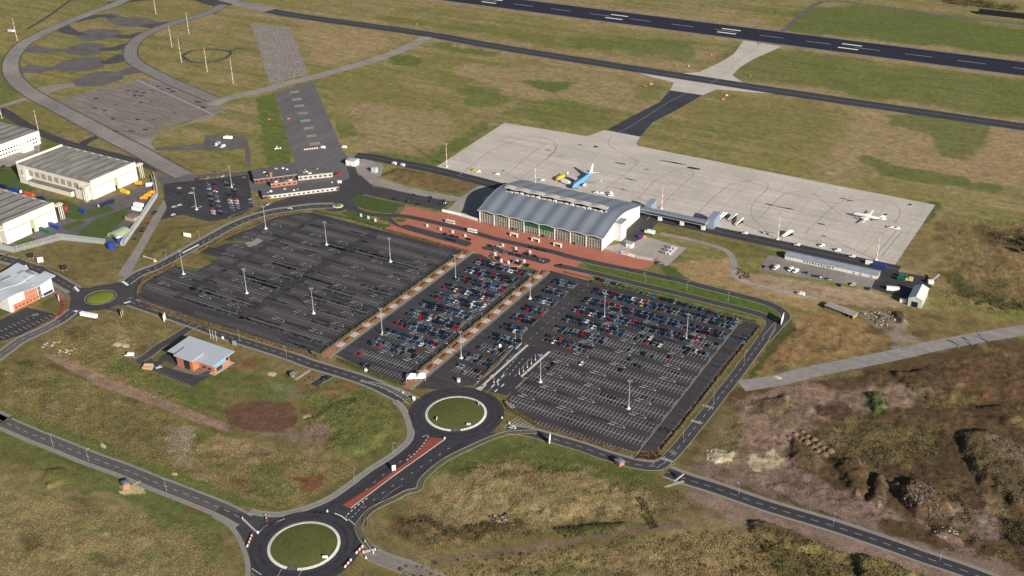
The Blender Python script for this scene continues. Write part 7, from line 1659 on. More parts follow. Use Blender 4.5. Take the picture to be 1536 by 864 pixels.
for s in (-1, 1):
    mb = MB(); wing(mb, (11.6, 15.0, s * 1.0, 1.9), (12.6, 14.3, s * 15, 2.8), .25); w_ = part(tp, 'wing', mb, M_AIRW)
    mb = MB(); mb.loft([[(x, s * 4.6 + r * .8 * math.cos(2 * math.pi * k / 12), 2.25 + r * math.sin(2 * math.pi * k / 12)) for k in range(12)] for x, r in ((9.0, .35), (9.6, .6), (12, .75), (14.8, .5), (16.4, .15))]); e2 = part(tp, 'engine', mb, M_AIRW)
    mb = MB()
    for k in range(4):
        a = math.pi / 4 + k * math.pi / 2; c, q = math.cos(a), math.sin(a); mb.add([(8.95, s * 4.6 + .16 * q, 2.25 - .16 * c), (9.0, s * 4.6 - .16 * q, 2.25 + .16 * c), (9.0, s * 4.6 + 2 * c - .14 * q, 2.25 + 2 * q + .14 * c), (8.95, s * 4.6 + 2 * c + .14 * q, 2.25 + 2 * q - .14 * c)], [(0, 1, 2, 3), (3, 2, 1, 0)])
    part(e2, 'propeller', mb, M_BLACK)
    mb = MB(); wing(mb, (25.0, 27.2, s * .3, 4.4), (26.0, 27.6, s * 5.2, 4.7), .12); part(tp, 'tailplane', mb, M_AIRW)
mb = MB(); mb.loft([[(22.5, -.12, 3.9), (27.8, -.12, 4.0), (27.8, .12, 4.0), (22.5, .12, 3.9)], [(25.4, -.1, 6.9), (28.4, -.1, 6.9), (28.4, .1, 6.9), (25.4, .1, 6.9)]]); f_ = part(tp, 'tail_fin', mb, M_AIRW); mb = MB(); mb.loft([[(25.4, -.1, 6.92), (28.4, -.1, 6.92), (28.4, .1, 6.92), (25.4, .1, 6.92)], [(26.6, -.08, 8.4), (28.6, -.08, 8.4), (28.6, .08, 8.4), (26.6, .08, 8.4)]]); part(f_, 'dark_tip', mb, M_NAVY)
mb = MB(); wheels(mb, (4.0, 13.4), 2.6, .42, 0); mb.box(3.9, 4.1, -.15, .15, .3, 1.8); mb.box(13.2, 13.6, -2.4, 2.4, .4, 2.0); part(tp, 'landing_gear', mb, M_TYRE)
# two light aircraft on the grass at the old runway
for i, (u, v) in enumerate(((415.5, 224.5),)):
    e = empty('light_aircraft', G(u, v) + (.03,), .5, 'white light aircraft on the green strip left of the old runway', 'light aircraft'); mb = MB(); mb.loft(tube([(-3, 1.1, .1), (-2.6, 1.1, .5), (-.5, 1.25, .62), (1.5, 1.2, .35), (4, 1.3, .12)], 10)); part(e, 'fuselage', mb, M_AIRW); mb = MB(); mb.box(-1.4, .2, -5, 5, 1.75, 1.9); part(e, 'wing', mb, M_AIRW); mb = MB(); mb.box(3.2, 4.1, -1.6, 1.6, 1.3, 1.38); mb.box(3.2, 4.2, -.05, .05, 1.3, 2.5); part(e, 'tail', mb, M_AIRW); mb = MB(); wheels(mb, (-2.2, -.2), 1, .25, 0); part(e, 'wheels', mb, M_TYRE)
# ---- apron equipment
def stairs_proto():
    e = empty('aircraft_steps', (0, 0, 0)); mb = MB(); mb.add([(-5, -1, .3), (4, -1, 4.0), (6, -1, 4.0), (6, -1, 3.5), (-5, 1, .3), (4, 1, 4.0), (6, 1, 4.0), (6, 1, 3.5)], [(0, 1, 5, 4), (1, 2, 6, 5), (2, 3, 7, 6), (0, 4, 7, 3), (0, 3, 2, 1), (4, 5, 6, 7)]); part(e, 'flight', mb, M_WSTEEL); mb = MB()
    for s in (-1, 1): mb.add([(-5, s * 1.02, .9), (4, s * 1.02, 5.0), (4, s * 1.02, 4.0), (-5, s * 1.02, .3)], [(0, 1, 2, 3), (3, 2, 1, 0)])
    part(e, 'side_panels', mb, M_AIRW); mb = MB(); mb.box(-5, 6, -.9, .9, .25, .5); mb.box(4.5, 5, -.8, .8, .5, 3.4); wheels(mb, (-4, 5), 1.05, .4, 0); part(e, 'chassis', mb, M_TYRE); return e
st = stairs_proto()
for i, (u, v, rz, lab) in enumerate(((1083, 328, 1.25, 'left of three standing right of the boarding pier'), (1098, 329, 1.25, 'middle of three standing right of the boarding pier'), (1107.5, 336, 1.25, 'right of three standing right of the boarding pier'), (1180.5, 354.5, 1.0, 'by the apron edge beside the middle red and white mast'))):
    o = st if i == 0 else copy_tree(st); put(o, u, v, rz, 'white aircraft steps, ' + lab, 'aircraft steps', 'aircraft steps on the apron', .06)
put(lorry_proto(mat('yellow_lorry', (.62, .45, .06), .5), mat('yellow_lorry', (.62, .45, .06), .5), 13, 'fuel_tanker'), 841, 269, 1.35, 'yellow tanker lorry on the left side of the blue airliner', 'tanker')
put(lorry_proto(M_W2, M_W2, 10, 'catering_truck'), 849.5, 276.5, math.pi - .2, 'white service lorry at the nose of the blue airliner', 'lorry')
tug = lambda: van_proto(M_W2, 4.6, 2.0, 2.0, 'apron_vehicle')
for u, v, rz, lab in ((894, 290, 0, 'right of the blue airliner, left of a pair'), (901, 291, .1, 'right of the blue airliner, right of a pair'), (914.5, 291, 1, 'behind the terminal roof, upper one'), (916, 294, .4, 'behind the terminal roof, lower one'), (717, 258.5, .4, 'by the left end of the apron, left one'), (745, 262.5, .1, 'by the left end of the apron, right one'), (812.5, 271.5, 0, 'close behind the terminal roof beside a mast'), (1335.5, 342.5, -.1, 'behind the propeller airliner'), (1345, 344, .3, 'towing beside the white one behind propeller airliner'), (1232, 369.5, .8, 'on the apron edge above the long shed, left one'), (1256, 376.5, .6, 'on the apron edge above the long shed, right one'), (1117, 351, 0, 'on the airside road right of the pier'), (1195.5, 368.5, 0, 'on the airside road above the long shed'), (1278, 386, 0, 'on the airside road near right end')):
    put(tug(), u, v, rz, 'white apron vehicle ' + lab, 'apron vehicle', 'white service vehicles on the apron', .07)
put(van_proto(M_YEL, 4.6, 2.0, 2.0, 'apron_vehicle'), 711, 256.5, .3, 'yellow apron vehicle at the left end of the apron', 'apron vehicle')
for i, (u, v) in enumerate(((1148, 350.5), (1156, 352))):
    e = empty('ground_power_unit', G(u, v) + (.06,), .3, f'grey ground power unit near the apron edge, {"left" if i == 0 else "right"} of two', 'power unit', 'grey power units'); mb = MB(); mb.box(-2, 2, -1, 1, .4, 1.8, tx=.1, ty=.1); part(e, 'housing', mb, M_STEEL); mb = MB(); wheels(mb, (-1.3, 1.3), 1.0, .35, 0); mb.box(2, 3.2, -.06, .06, .4, .5); part(e, 'wheels', mb, M_TYRE)
e = empty('skip', G(963, 357) + (.06,), .2, 'purple and orange baggage wagon on the pale yard right of terminal', 'wagon'); mb = MB(); mb.box(-3, 1, -1.3, 1.3, .4, 2.4); part(e, 'hopper', mb, mat('purple_paint', (.10, .03, .25), .5)); mb = MB(); mb.box(1.1, 3.2, -1.2, 1.2, .4, 2.1); part(e, 'tractor', mb, M_ORANGE)
e.name = 'baggage_wagon'
for i in range(9):
    u = 1003 + (i % 3) * 5 - (i // 3) * 4; v = 372 + (i // 3) * 4 + (i % 3) * 1.2; e = empty('baggage_cart', G(u, v) + (.06,), .9, f'white baggage cart in the terminal yard corner, {ORD[i]} from the back row', 'baggage cart', 'baggage carts in the yard corner'); mb = MB(); mb.box(-1.5, 1.5, -.8, .8, .4, .6); mb.box(-1.5, -1.4, -.8, .8, .6, 1.7); mb.box(1.4, 1.5, -.8, .8, .6, 1.7); mb.box(-1.5, 1.5, -.85, .85, 1.7, 1.8); part(e, 'cage', mb, M_WSTEEL if i % 3 else M_STEEL); mb = MB(); wheels(mb, (-1, 1), .8, .25, 0); part(e, 'wheels', mb, M_TYRE)
# ---- plaza furniture
def shelter(u, v, lab):
    e = empty('shelter', G(u, v) + (.08,), -.02, lab, 'shelter', 'white shelters in front of the terminal'); mb = MB(); mb.box(-3.4, 3.4, -1.3, 1.3, 2.4, 2.6); part(e, 'roof', mb, M_WSTEEL); mb = MB()
    for a in (-3.2, 3.2): mb.box(a - .12, a + .12, -1.1, 1.1, 0, 2.4)
    part(e, 'end_screen', mb, M_WSTEEL); mb = MB(); mb.box(-3.0, 3.0, 1.0, 1.08, .3, 2.2); part(e, 'back_glass', mb, M_WINPALE)
for i, (u, v) in enumerate(((771, 354.5), (803.5, 362), (836.5, 369.5))): shelter(u, v, f'small white waiting shelter on the red plaza, {["left", "middle", "right"][i]} of three under the terminal front')
tot = None
for i, (u, v, lab) in enumerate(((541.5, 325, 'leftmost on the grass by the mini roundabout'), (552.5, 328.5, 'middle of three on the grass by mini roundabout'), (563, 332.5, 'rightmost on the grass by mini roundabout'), (743, 384, 'leftmost on the curved plaza wall'), (752, 394, 'second on the curved plaza wall'), (763, 397, 'third on the curved plaza wall'), (786.5, 395.5, 'rightmost on the curved plaza wall'), (641, 340.5, 'left end of the brick strip between lanes'), (661, 345.5, 'second on the brick strip between lanes'), (679, 350, 'third on the brick strip between lanes'), (698, 355.5, 'fourth on the brick strip between lanes'), (754.5, 370, 'fifth on the brick strip between lanes'), (774, 375, 'sixth on the brick strip between lanes'), (795, 380, 'seventh on the brick strip between lanes'), (776, 394, 'beside the curved wall, smaller one'))):
    if tot is None:
        tot = empty('sign_pillar', (0, 0, 0)); mb = MB(); mb.box(-.8, .8, -.35, .35, .15, 3.4, tx=.05, ty=.05); part(tot, 'pillar', mb, mat('pale_pillar', (.74, .72, .68), .6)); mb = MB(); mb.box(-1.0, 1.0, -.5, .5, 0, .15); part(tot, 'plinth', mb, M_CONC_D); o = tot
    else: o = copy_tree(tot)
    o.location = G(u, v) + (.08,); o.scale = (1, 1, 1.0 if 3 <= i < 7 else .75 if i > 6 else .8); tag(o, 'pale square pillar, ' + lab, 'pillar', 'pale pillars of the plaza')
e = empty('plaza_wall', G(752, 397) + (0,), 0, 'curved low red brick wall at the near edge of the plaza', 'wall'); pth = px_path([(737, 385), (741, 391), (752, 396), (765, 399), (778, 400.5), (784, 397)], 5); c = G(752, 397); mb = MB(); bar(mb, [(x - c[0], y - c[1]) for x, y in pth], .35, -.35, 0, 1.2); part(e, 'brickwork', mb, M_BRICK)
e = empty('site_hoarding', G(690, 325) + (0,), 0, 'white site hoarding between the left yard and the plaza', 'hoarding'); c = G(690, 325); pth = [(x - c[0], y - c[1]) for x, y in GP([(663, 317.5), (680, 321), (692, 324), (718, 332)])]; mb = MB(); bar(mb, pth, .12, -.12, 0, 2.4); part(e, 'panel', mb, M_W2); mb = MB(); [mb.box(x - .1, x + .1, y + .15, y + .35, 0, 2.5) for x, y in resample(pth, 4)]; part(e, 'posts', mb, M_STEEL)
e = empty('site_hoarding', G(950, 385) + (0,), 0, 'pale hoarding with red lettering-like patches beside the right yard', 'hoarding'); c = G(950, 385); pth = [(x - c[0], y - c[1]) for x, y in GP([(932, 380.5), (954, 387)])]; mb = MB(); bar(mb, pth, .12, -.12, 0, 2.6); part(e, 'panel', mb, M_W2)
mb = MB(); q = resample(pth, .5); bar(mb, q[3:14], .18, -.18, 1.2, 2.2); part(e, 'red_patch', mb, mat('faded_red', (.55, .2, .18), .6)); tag(e, 'pale hoarding with a red band beside the right yard')
e = empty('yard_fence', G(965, 390) + (0,), 0, 'grey mesh fence between the right yard and plaza end', 'fence'); c = G(965, 390); pth = [(x - c[0], y - c[1]) for x, y in GP([(954, 387.2), (979, 391.5)])]; mb = MB(); bar(mb, pth, .06, -.06, 0, 2.4); part(e, 'mesh_panel', mb, M_GALV); mb = MB(); [mb.box(x - .08, x + .08, y - .2, y - .07, 0, 2.6) for x, y in resample(pth, 3)]; part(e, 'posts', mb, M_STEEL)
# ---- fences by the hangars
def fence(px, h, label, m_=M_GALV, gap=0):
    c = G(*px[0]); P = [(x - c[0], y - c[1]) for x, y in GP(px)]
    e = empty('palisade_fence', c + (0,), 0, label, 'fence'); mb = MB()
    for p in resample(P, .55):
        mb.box(p[0] - .17, p[0] + .17, p[1] - .05, p[1] + .05, .05, h)
    part(e, 'pales', mb, m_); mb = MB(); bar(mb, P, .12, .06, .5, .65); bar(mb, P, .12, .06, h - .7, h - .55); part(e, 'rails', mb, m_); mb = MB()
    for p in resample(P, 3): mb.box(p[0] - .1, p[0] + .1, p[1] + .1, p[1] + .3, 0, h)
    part(e, 'posts', mb, M_STEEL)
fence([(230, 262), (234, 280), (236, 294), (212, 330), (186, 368)], 3.2, 'outer pale palisade fence between hangar yard and the gate road'); fence([(227, 265), (231, 281), (232.5, 294), (209, 330), (181, 369)], 3.2, 'inner pale palisade fence on the hangar yard side')
fence([(-5, 373), (20, 379), (52, 371), (92, 360), (160, 367)], 3.0, 'pale palisade fence along the lower edge of the hangar yards'); fence([(-5, 369), (20, 375), (52, 366), (88, 355), (158, 363)], 3.0, 'second palisade fence just above the lower yard fence')
struct('fence_base', ribbon(MB(), GP([(-5, 371), (20, 377), (52, 368), (90, 357), (160, 365)]), 1.8, -1.8, .07), M_CONC); struct('fence_base', ribbon(MB(), GP([(229, 264), (233, 281), (234.5, 294), (211, 330), (183.5, 369)]), 1.6, -1.6, .072), M_CONC)
def gate_(px, lab, h=1.3):
    c = G(*px[0]); P = [(x - c[0], y - c[1]) for x, y in GP(px)]; e = empty('gate', c + (.08,), 0, lab, 'gate'); mb = MB(); bar(mb, P, .06, -.06, .3, .45); bar(mb, P, .06, -.06, h - .15, h)
    for p in resample(P, 1.2): mb.box(p[0] - .06, p[0] + .06, p[1] - .06, p[1] + .06, .1, h)
    part(e, 'bars', mb, M_WSTEEL); mb = MB(); [mb.box(p[0] - .2, p[0] + .2, p[1] - .2, p[1] + .2, 0, h + .3) for p in (P[0], P[-1])]; part(e, 'posts', mb, M_WSTEEL)
gate_([(216, 386), (233, 391)], 'white tubular gate beside the yellow post at the gate road'); gate_([(364, 779), (386, 800)], 'grey bar barrier across the left road mouth'); gate_([(545, 830), (563, 826)], 'grey bar barrier across the dusty road mouth'); gate_([(548, 814), (560, 831)], 'pale rail at the head of the dusty road')
# long pipe/kerb trough & speed-cushion by left lot are markings
ribbon(markB, GP([(274, 379.5), (298, 367)]), .9, -.9, .13)
sheet('paved_pad', [(366, 364), (374, 371), (386, 367), (395, 361), (386, 357), (378, 362)], M_CONC_D, .1)
# ---- boards and signs
def board(u, v, rz, L, h, z0, m_, label, group=None, thick=.25, name='billboard', back=None):
    x, y = G(u, v); e = empty(name, (x, y, 0), rz, label, 'sign' if name != 'billboard' else 'billboard', group); mb = MB(); mb.box(-L / 2, L / 2, -thick / 2, thick / 2, z0, z0 + h); part(e, 'panel', mb, m_); mb = MB()
    for s in (-.35, .35): mb.box(L * s - .1, L * s + .1, thick / 2 + .02, thick / 2 + .22, 0, z0 + h * .9)
    part(e, 'posts', mb, M_WSTEEL); return e
board(281.5, 356.5, .2, 7.0, 3.4, .8, M_W2, 'white billboard on the rough grass beside the gate road')
board(247.5, 481.5, -1.0, 5.0, 4.6, 1.2, M_W2, 'white billboard on posts at the bend below the left car park')
board(824.5, 664, -1.2, 4.4, 4.6, .9, M_W2, 'tall white billboard on the verge below the right car park')
for u, v, rz, m_, lab in ((47, 388, .9, M_BLACK, 'black backed board leftmost of three beside the road above the office'), (61.5, 395, .9, M_W2, 'white board between the two black ones above the office'), (97, 406, .9, M_BLACK, 'black backed board rightmost of three above the office'), (183, 474, -1.1, M_BLACK, 'dark tall board beside the white trailer by the left roundabout')): board(u, v, rz, 4.2, 4.2, 1.0, m_, lab, 'boards by the left roundabout')
board(169, 467.5, .15, 7, 2.6, .4, mat('dark_grey_board', (.06, .06, .065), .7), 'long dark board right of the white trailer on the grass')
board(1173, 484, math.pi / 2 + .12, 8.5, 5.5, .6, M_W2, 'large white billboard seen edge on at the bend of the exit road')
board(40, 404, .5, 1.6, 3.0, .4, M_W2, 'small white sign at the road edge above the office', name='road_sign')
board(88.5, 451.5, -.8, 1.6, 5.2, .2, M_RED, 'red and white upright sign beside the red hedge', name='sign_post')
board(352, 518.5, .2, 3.2, 3.4, .5, M_STEEL, 'grey double post sign beside the brick office', name='road_sign'); board(334.5, 509.5, .2, 1.6, 1.8, .8, M_W2, 'small white sign beside the flagpoles', name='road_sign')
board(591, 706.5, .9, 2.2, 3.4, .6, M_W2, 'white sign on the red median between the roundabouts', name='road_sign')
for i, (u, v, rz, lab) in enumerate(((703, 665 - 26.5, .6, 'lower right of the middle roundabout island'), (718, 607, 2.2, 'upper right of the middle roundabout island'), (655, 630, -1.2, 'left of the middle roundabout island'), (488, 838, .5, 'on the lower roundabout island'))): board(u, v, rz, 2.6, 1.6, .4, M_W2 if i % 2 else M_GALV, 'small chevron-less sign board ' + lab if False else 'small pale sign board ' + lab, 'sign boards on the roundabout islands', .15, 'road_sign')
for i, (u, v, lab) in enumerate(((621, 601, 'on the hatched splitter left of the middle roundabout'), (604.5, 590, 'farther left on the hatched splitter'), (667, 658.5, 'at the tip of the red median'), (753, 628, 'on the right splitter of the middle roundabout'), (764, 636, 'second on the right splitter'), (491, 768, 'at the top of the lower roundabout'), (387, 800, 'on the left splitter of the lower roundabout'), (549, 838, 'on the right splitter of the lower roundabout'))):
    e = empty('keep_left_bollard', G(u, v) + (.1,), 0, 'small white bollard ' + lab, 'bollard', 'white bollards on the splitter islands'); mb = MB(); mb.box(-.4, .4, -.3, .3, 0, 1.3, tx=.08, ty=.08); part(e, 'shell', mb, M_W2); mb = MB(); mb.box(-.55, .55, -.45, .45, 0, .12); part(e, 'plinth', mb, M_CONC_D)
e = empty('sign_cabinet', G(621, 600) + (.1,), .5, 'white square cabinet sign beside the middle roundabout entry', 'sign'); mb = MB(); mb.box(-.9, .9, -.25, .25, .5, 2.4); part(e, 'panel', mb, M_W2); mb = MB(); mb.box(-.7, -.5, .05, .2, 0, .6); mb.box(.5, .7, .05, .2, 0, .6); part(e, 'posts', mb, M_STEEL)
e = empty('litter_kiosk', G(750, 521.5) + (.1,), 0, 'small white dome topped pay kiosk beside the entrance lanes', 'kiosk'); e.name = 'pay_kiosk'; mb = MB(); mb.cyl((0, 0, 0), (0, 0, 2.0), .9, n=12); part(e, 'body', mb, M_W2); mb = MB(); mb.cyl((0, 0, 2.0), (0, 0, 2.7), 1.1, .3, n=12); part(e, 'dome', mb, M_W2)
e = empty('pay_kiosk', G(688, 573) + (.1,), 0, 'white slim pay kiosk near the verge above the middle roundabout', 'kiosk'); mb = MB(); mb.box(-.7, .7, -.7, .7, 0, 2.6); part(e, 'body', mb, M_W2); mb = MB(); mb.box(-.9, .9, -.9, .9, 2.6, 2.9); part(e, 'cap', mb, M_STEEL)
e = empty('bus_shelter', G(470, 533) + (.1,), -.4, 'green framed bus shelter at the near end of the left walkway', 'shelter'); mb = MB(); mb.box(-2.4, 2.4, -.9, .9, 2.3, 2.5); part(e, 'roof', mb, mat('shelter_green', (.10, .19, .13), .5)); mb = MB(); mb.box(-2.3, 2.3, .7, .78, .3, 2.2); mb.box(-2.35, -2.25, -.7, .7, .2, 2.2); part(e, 'glass', mb, M_WINPALE)
e = empty('statue', G(549, 557.5) + (.1,), 0, 'white pump-like cabinet on the verge under the middle car park', 'cabinet'); e.name = 'roadside_cabinet'; tag(e, 'white roadside cabinet on the verge under the middle car park'); mb = MB(); mb.box(-.9, .9, -.5, .5, 0, 2.0); part(e, 'housing', mb, M_W2); mb = MB(); mb.cyl((.3, 0, 2.0), (.3, 0, 3.4), .12, n=6); part(e, 'vent', mb, M_W2)
# red and white road barriers
def plastic_barrier(px, lab, n):
    c = G(*px[0]); P = resample([(x - c[0], y - c[1]) for x, y in GP(px)], 1.25); e = empty('road_barrier', c + (.1,), 0, lab, 'barrier', 'red and white plastic barriers')
    for i in range(len(P) - 1): part(e, 'block', bar(MB(), [P[i], P[i + 1]], .3, -.3, 0, 1.0), M_RED if i % 2 else M_W2)
for px, lab in (([(371, 821), (379, 801)], 'red and white barrier left of the lower roundabout'), ([(398, 774), (401, 784)], 'short red and white barrier above left of the lower roundabout'), ([(534, 831), (546, 818)], 'red and white barrier right of the lower roundabout, upper one'), ([(517, 852), (528, 839)], 'red and white barrier right of the lower roundabout, lower one'), ([(456, 225), (478, 222.5)], 'red and white barrier across the end of the old runway')): plastic_barrier(px, lab, 1)
# bollard-like flags
for i, (u, v) in enumerate(((316.5, 508), (320.5, 509.5), (325, 511))):
    e = empty('flagpole', G(u, v), 0) if False else empty('flagpole', G(u, v) + (0,), 0, f'white flagpole behind the brick office, {["left", "middle", "right"][i]} of three', 'flagpole', 'flagpoles behind the brick office'); mb = MB(); mb.cyl((0, 0, 0), (0, 0, 7.5), .12, .07, n=6); part(e, 'pole', mb, M_W2); mb = MB(); mb.cyl((0, 0, 7.5), (0, 0, 7.75), .16, .05, n=6); part(e, 'finial', mb, M_W2)
# timber stack in the office car park
e = empty('timber_stack', G(222, 552) + (.08,), .5, 'open topped tan timber bin beside the brick office car park', 'bin'); mb = MB(); mb.box(-3, 3, -2.4, -2.1, 0, 2); mb.box(-3, 3, 2.1, 2.4, 0, 2); mb.box(-3, -2.7, -2.1, 2.1, 0, 2); part(e, 'boards', mb, mat('tan_timber', (.42, .28, .15), .8)); mb = MB(); mb.box(-2.7, 3.5, -2.05, 2.05, 0, .6); part(e, 'sand', mb, mat('pale_sand', (.5, .44, .32), .9)); e.name = 'timber_bin'
# airfield signs and markers
for i, (u, v, c, lab) in enumerate(((968, 130, 'orange', 'left of the lower link'), (977, 127, 'yellow', 'just right of an orange one by the lower link'), (1085, 150, 'orange', 'right of the lower link'), (1090, 144, 'yellow', 'above an orange one right of the link'), (1067, 82.5, 'orange', 'left of the upper link'), (1033, 100, 'yellow', 'on grass above the taxiway, right one'), (1015, 99, 'yellow', 'on grass above the taxiway, left one'), (1125, 114.5, 'yellow', 'right of the upper link'), (1138, 66, 'orange', 'at the runway end of the upper link'), (486, 91, 'yellow', 'beside the pale track across the old runway'), (625, 37, 'yellow', 'between taxiway and runway'), (404, 180, 'orange', 'on the green strip by the old runway'), (433, 179, 'orange', 'nearest the old runway edge'), (233, 393 - .0, 'yellow', 'beside the white tubular gate'))):
    e = empty('airfield_sign', G(u, v) + (0,), .3 * i, f'small {c} airfield marker {lab}', 'marker', f'{c} airfield markers'); mb = MB(); L = 1.6 if i != 13 else 1.2; mb.box(-L, L, -.3, .3, .3, 1.5); part(e, 'face', mb, mat('sign_orange', (.70, .17, .06), .6) if c == 'orange' else mat('sign_yellow', (.66, .50, .09), .6)); mb = MB(); mb.box(-L * .7, -L * .6, -.1, .1, 0, .3); mb.box(L * .6, L * .7, -.1, .1, 0, .3); part(e, 'legs', mb, M_STEEL)
# ---- heaps
def heap(u, v, r, h, m_, label, group, seed, name='soil_heap', z=-.2, sx=1.0, rz=0.0):
    rr = random.Random(seed); n = 14; rings_ = []
    for q, (f, zz) in enumerate(((1.15, 0), (.92, .35), (.6, .75), (.25, .97), (.02, 1.0))):
        rings_.append([(r * sx * f * math.cos(2 * math.pi * k / n) * rr.uniform(.8, 1.2), r * f * math.sin(2 * math.pi * k / n) * rr.uniform(.8, 1.2), h * zz * rr.uniform(.85, 1.1)) for k in range(n)])
    mb = MB(); mb.loft(rings_); return mb.build(name, m_, label=label, cat='heap', group=group, loc=G(u, v) + (z,), rz=rz)
M_HEAP = mat('sandy_heap_soil', (0.175, 0.112, 0.066), .95, noise=[(.5, .3, 4)]); M_SANDY = mat('yellow_sand', (0.47, 0.38, 0.22), .95, noise=[(.4, .2, 4)]); M_CHALK = mat('pale_rubble', (0.46, 0.39, 0.30), .95, noise=[(.6, .3, 4)])
k = 0
for c_ in range(3):
    for r_ in range(6):
        u = 1204 - c_ * 10 + r_ * 8.2 + rv.uniform(-1.3, 1.3); v = 648 + c_ * 4.6 + r_ * 5.76 + rv.uniform(-.8, .8)
        heap(u, v, rv.uniform(1.8, 2.5), rv.uniform(1.2, 2.0), M_HEAP, f'small sandy soil heap, {ORD[r_]} down in the {["right", "middle", "left"][c_]} column of the heap rows', 'rows of small soil heaps', 100 + k); k += 1
heap(176, 516, 2.3, .6, M_SANDY, 'yellow sand heap in the grass, left one of a touching pair', None, 301, 'sand_heap', -.1, 1.6, -.2); heap(188, 518, 2.2, .6, M_SANDY, 'yellow sand heap in the grass, right one of a touching pair', None, 302, 'sand_heap', -.1, 1.6, -.2)
heap(407.5, 561, 2.4, .4, M_SANDY, 'pale sand heap on the grass beyond the brick office', None, 303, 'sand_heap', -.1, 1.5); heap(1075, 684, 3.6, 1.0, M_CHALK, 'pale rubble heap right of the lower right junction', None, 304, 'rubble_heap', 0, 1.4)
heap(1143, 690, 3.5, .5, M_CHALK, 'low spread pale rubble heap left of the small soil heaps', None, 305, 'rubble_heap', -.2, 1.3); heap(1166, 566, 1.8, .8, M_CHALK, 'pale rubble heap at the left end of the old grey road', None, 306, 'rubble_heap', -.1, 1.8); heap(465, 625, 3, .5, M_SANDY, 'small pale sand patch beside the dark soil', None, 307, 'sand_heap', -.1, 1.5, .8)
heap(183, 738, 1.5, .35, M_SANDY, 'pale sand spread below the brick hut by left road', None, 308, 'sand_heap', -.1, 1.4); heap(155, 668.5, 1.3, .35, M_SANDY, 'pale sand patch on the upper verge of left road', None, 309, 'sand_heap', -.1, 3.0, -.35); heap(262, 711, 1.3, .4, M_SANDY, 'little pale sand heap above the left road near huts', None, 310, 'sand_heap', -.1, 1.8)
def rocks(poly_px, n, smin, smax, mats_, seed, label, name='rubble_heap', zf=None):
    rr = random.Random(seed); P = GP(poly_px); xs_ = [p[0] for p in P]; ys_ = [p[1] for p in P]; c = (sum(xs_) / len(P), sum(ys_) / len(P)); mb = MB(); k = 0
    X = []; 
    while k < n:
        x = rr.uniform(min(xs_), max(xs_)); y = rr.uniform(min(ys_), max(ys_))
        if not inside((x, y), P): continue
        d = float(sdf(np.array([x]), np.array([y]), P)[0]); z0 = (zf or 2.6) * min(1, d / 4.5) ** .8; s = rr.uniform(smin, smax); a = rr.uniform(0, 3.14)
        ca, sa = math.cos(a), math.sin(a); vs = []
        for q in ((-1, -1, -1), (1, -1, -1), (1, 1, -1), (-1, 1, -1), (-1, -1, 1), (1, -1, 1), (1, 1, 1), (-1, 1, 1)):
            px_ = q[0] * s * rr.uniform(.5, 1.2); py_ = q[1] * s * .7 * rr.uniform(.5, 1.2); pz_ = q[2] * s * .5 * rr.uniform(.4, 1.3)
            vs.append((x - c[0] + px_ * ca - py_ * sa, y - c[1] + px_ * sa + py_ * ca, z0 + pz_ + .2))
        mb.add(vs, [(3, 2, 1, 0), (4, 5, 6, 7), (0, 1, 5, 4), (1, 2, 6, 5), (2, 3, 7, 6), (3, 0, 4, 7)], rr.randrange(len(mats_))); k += 1
    return mb.build(name, mats_, label=label, cat='rubble', loc=(c[0], c[1], 0))
M_RUST = mat('rust_brown_rubble', (0.20, 0.105, 0.045), .95, noise=[(.5, .3, 4)]); M_RUBD = mat('dark_rubble', (0.10, 0.075, 0.052), .95, noise=[(.6, .3, 4)]); M_RUBG = mat('grey_rubble', (0.17, 0.135, 0.11), .95, noise=[(.6, .3, 4)])
rocks([(1345, 735), (1375, 724), (1402, 736), (1427, 770), (1416, 777), (1372, 772), (1350, 752)], 620, .3, 1.1, [M_RUST, M_RUBD, M_RUBD, M_RUBG], 5, 'big orange brown rubble heap at lower right', zf=4.4)
rocks([(1312, 714), (1325, 714), (1329, 754), (1318, 764), (1302, 750)], 260, .3, 1.0, [M_RUBG, M_RUBD, M_RUBD, M_HEAP], 6, 'narrow grey rubble heap left of the orange brown one', zf=3.2)
rocks([(1400, 795), (1425, 790), (1448, 803), (1440, 811), (1408, 806)], 60, .3, .9, [M_RUBG, M_CHALK], 7, 'small pale grey rubble heap near the new road at lower right', zf=1.6)
rocks([(735, 776), (760, 772), (762, 783), (740, 786)], 40, .4, 1.0, [M_RUBD, M_CHALK, M_RUBG], 8, 'dark and white rubbish pile in the triangle of rough grass', zf=.8)
rocks([(60, 516), (90, 508), (92, 520), (64, 522)], 26, .4, 1.1, [M_CHALK, M_RUBG], 9, 'scattered pale stones beside the left lower road', zf=.3)['kind'] = 'stuff'; rocks([(88, 526), (114, 522), (116, 530), (92, 534)], 24, .4, 1.1, [M_CHALK, M_RUBD], 10, 'stone pile at the start of the brown track', zf=.5)
rocks([(1060, 676), (1098, 680), (1096, 694), (1070, 696)], 80, .3, .9, [M_CHALK], 12, 'pale broken stones on the rubble right of the lower right junction', zf=1.2)['kind'] = 'stuff'
rocks([(1292, 470), (1330, 466), (1350, 476), (1330, 490), (1310, 486)], 70, .3, .9, [M_RUBG, M_RUBD, M_CHALK], 13, 'scattered rubble on bare ground right of the derelict shed', zf=.4)['kind'] = 'stuff'
rocks([(1104, 402), (1124, 410), (1126, 424), (1108, 418)], 40, .3, 1.0, [M_RUBG, M_RUBD, M_HEAP], 14, 'rubble beside the bend of the broken track', zf=.5)['kind'] = 'stuff'
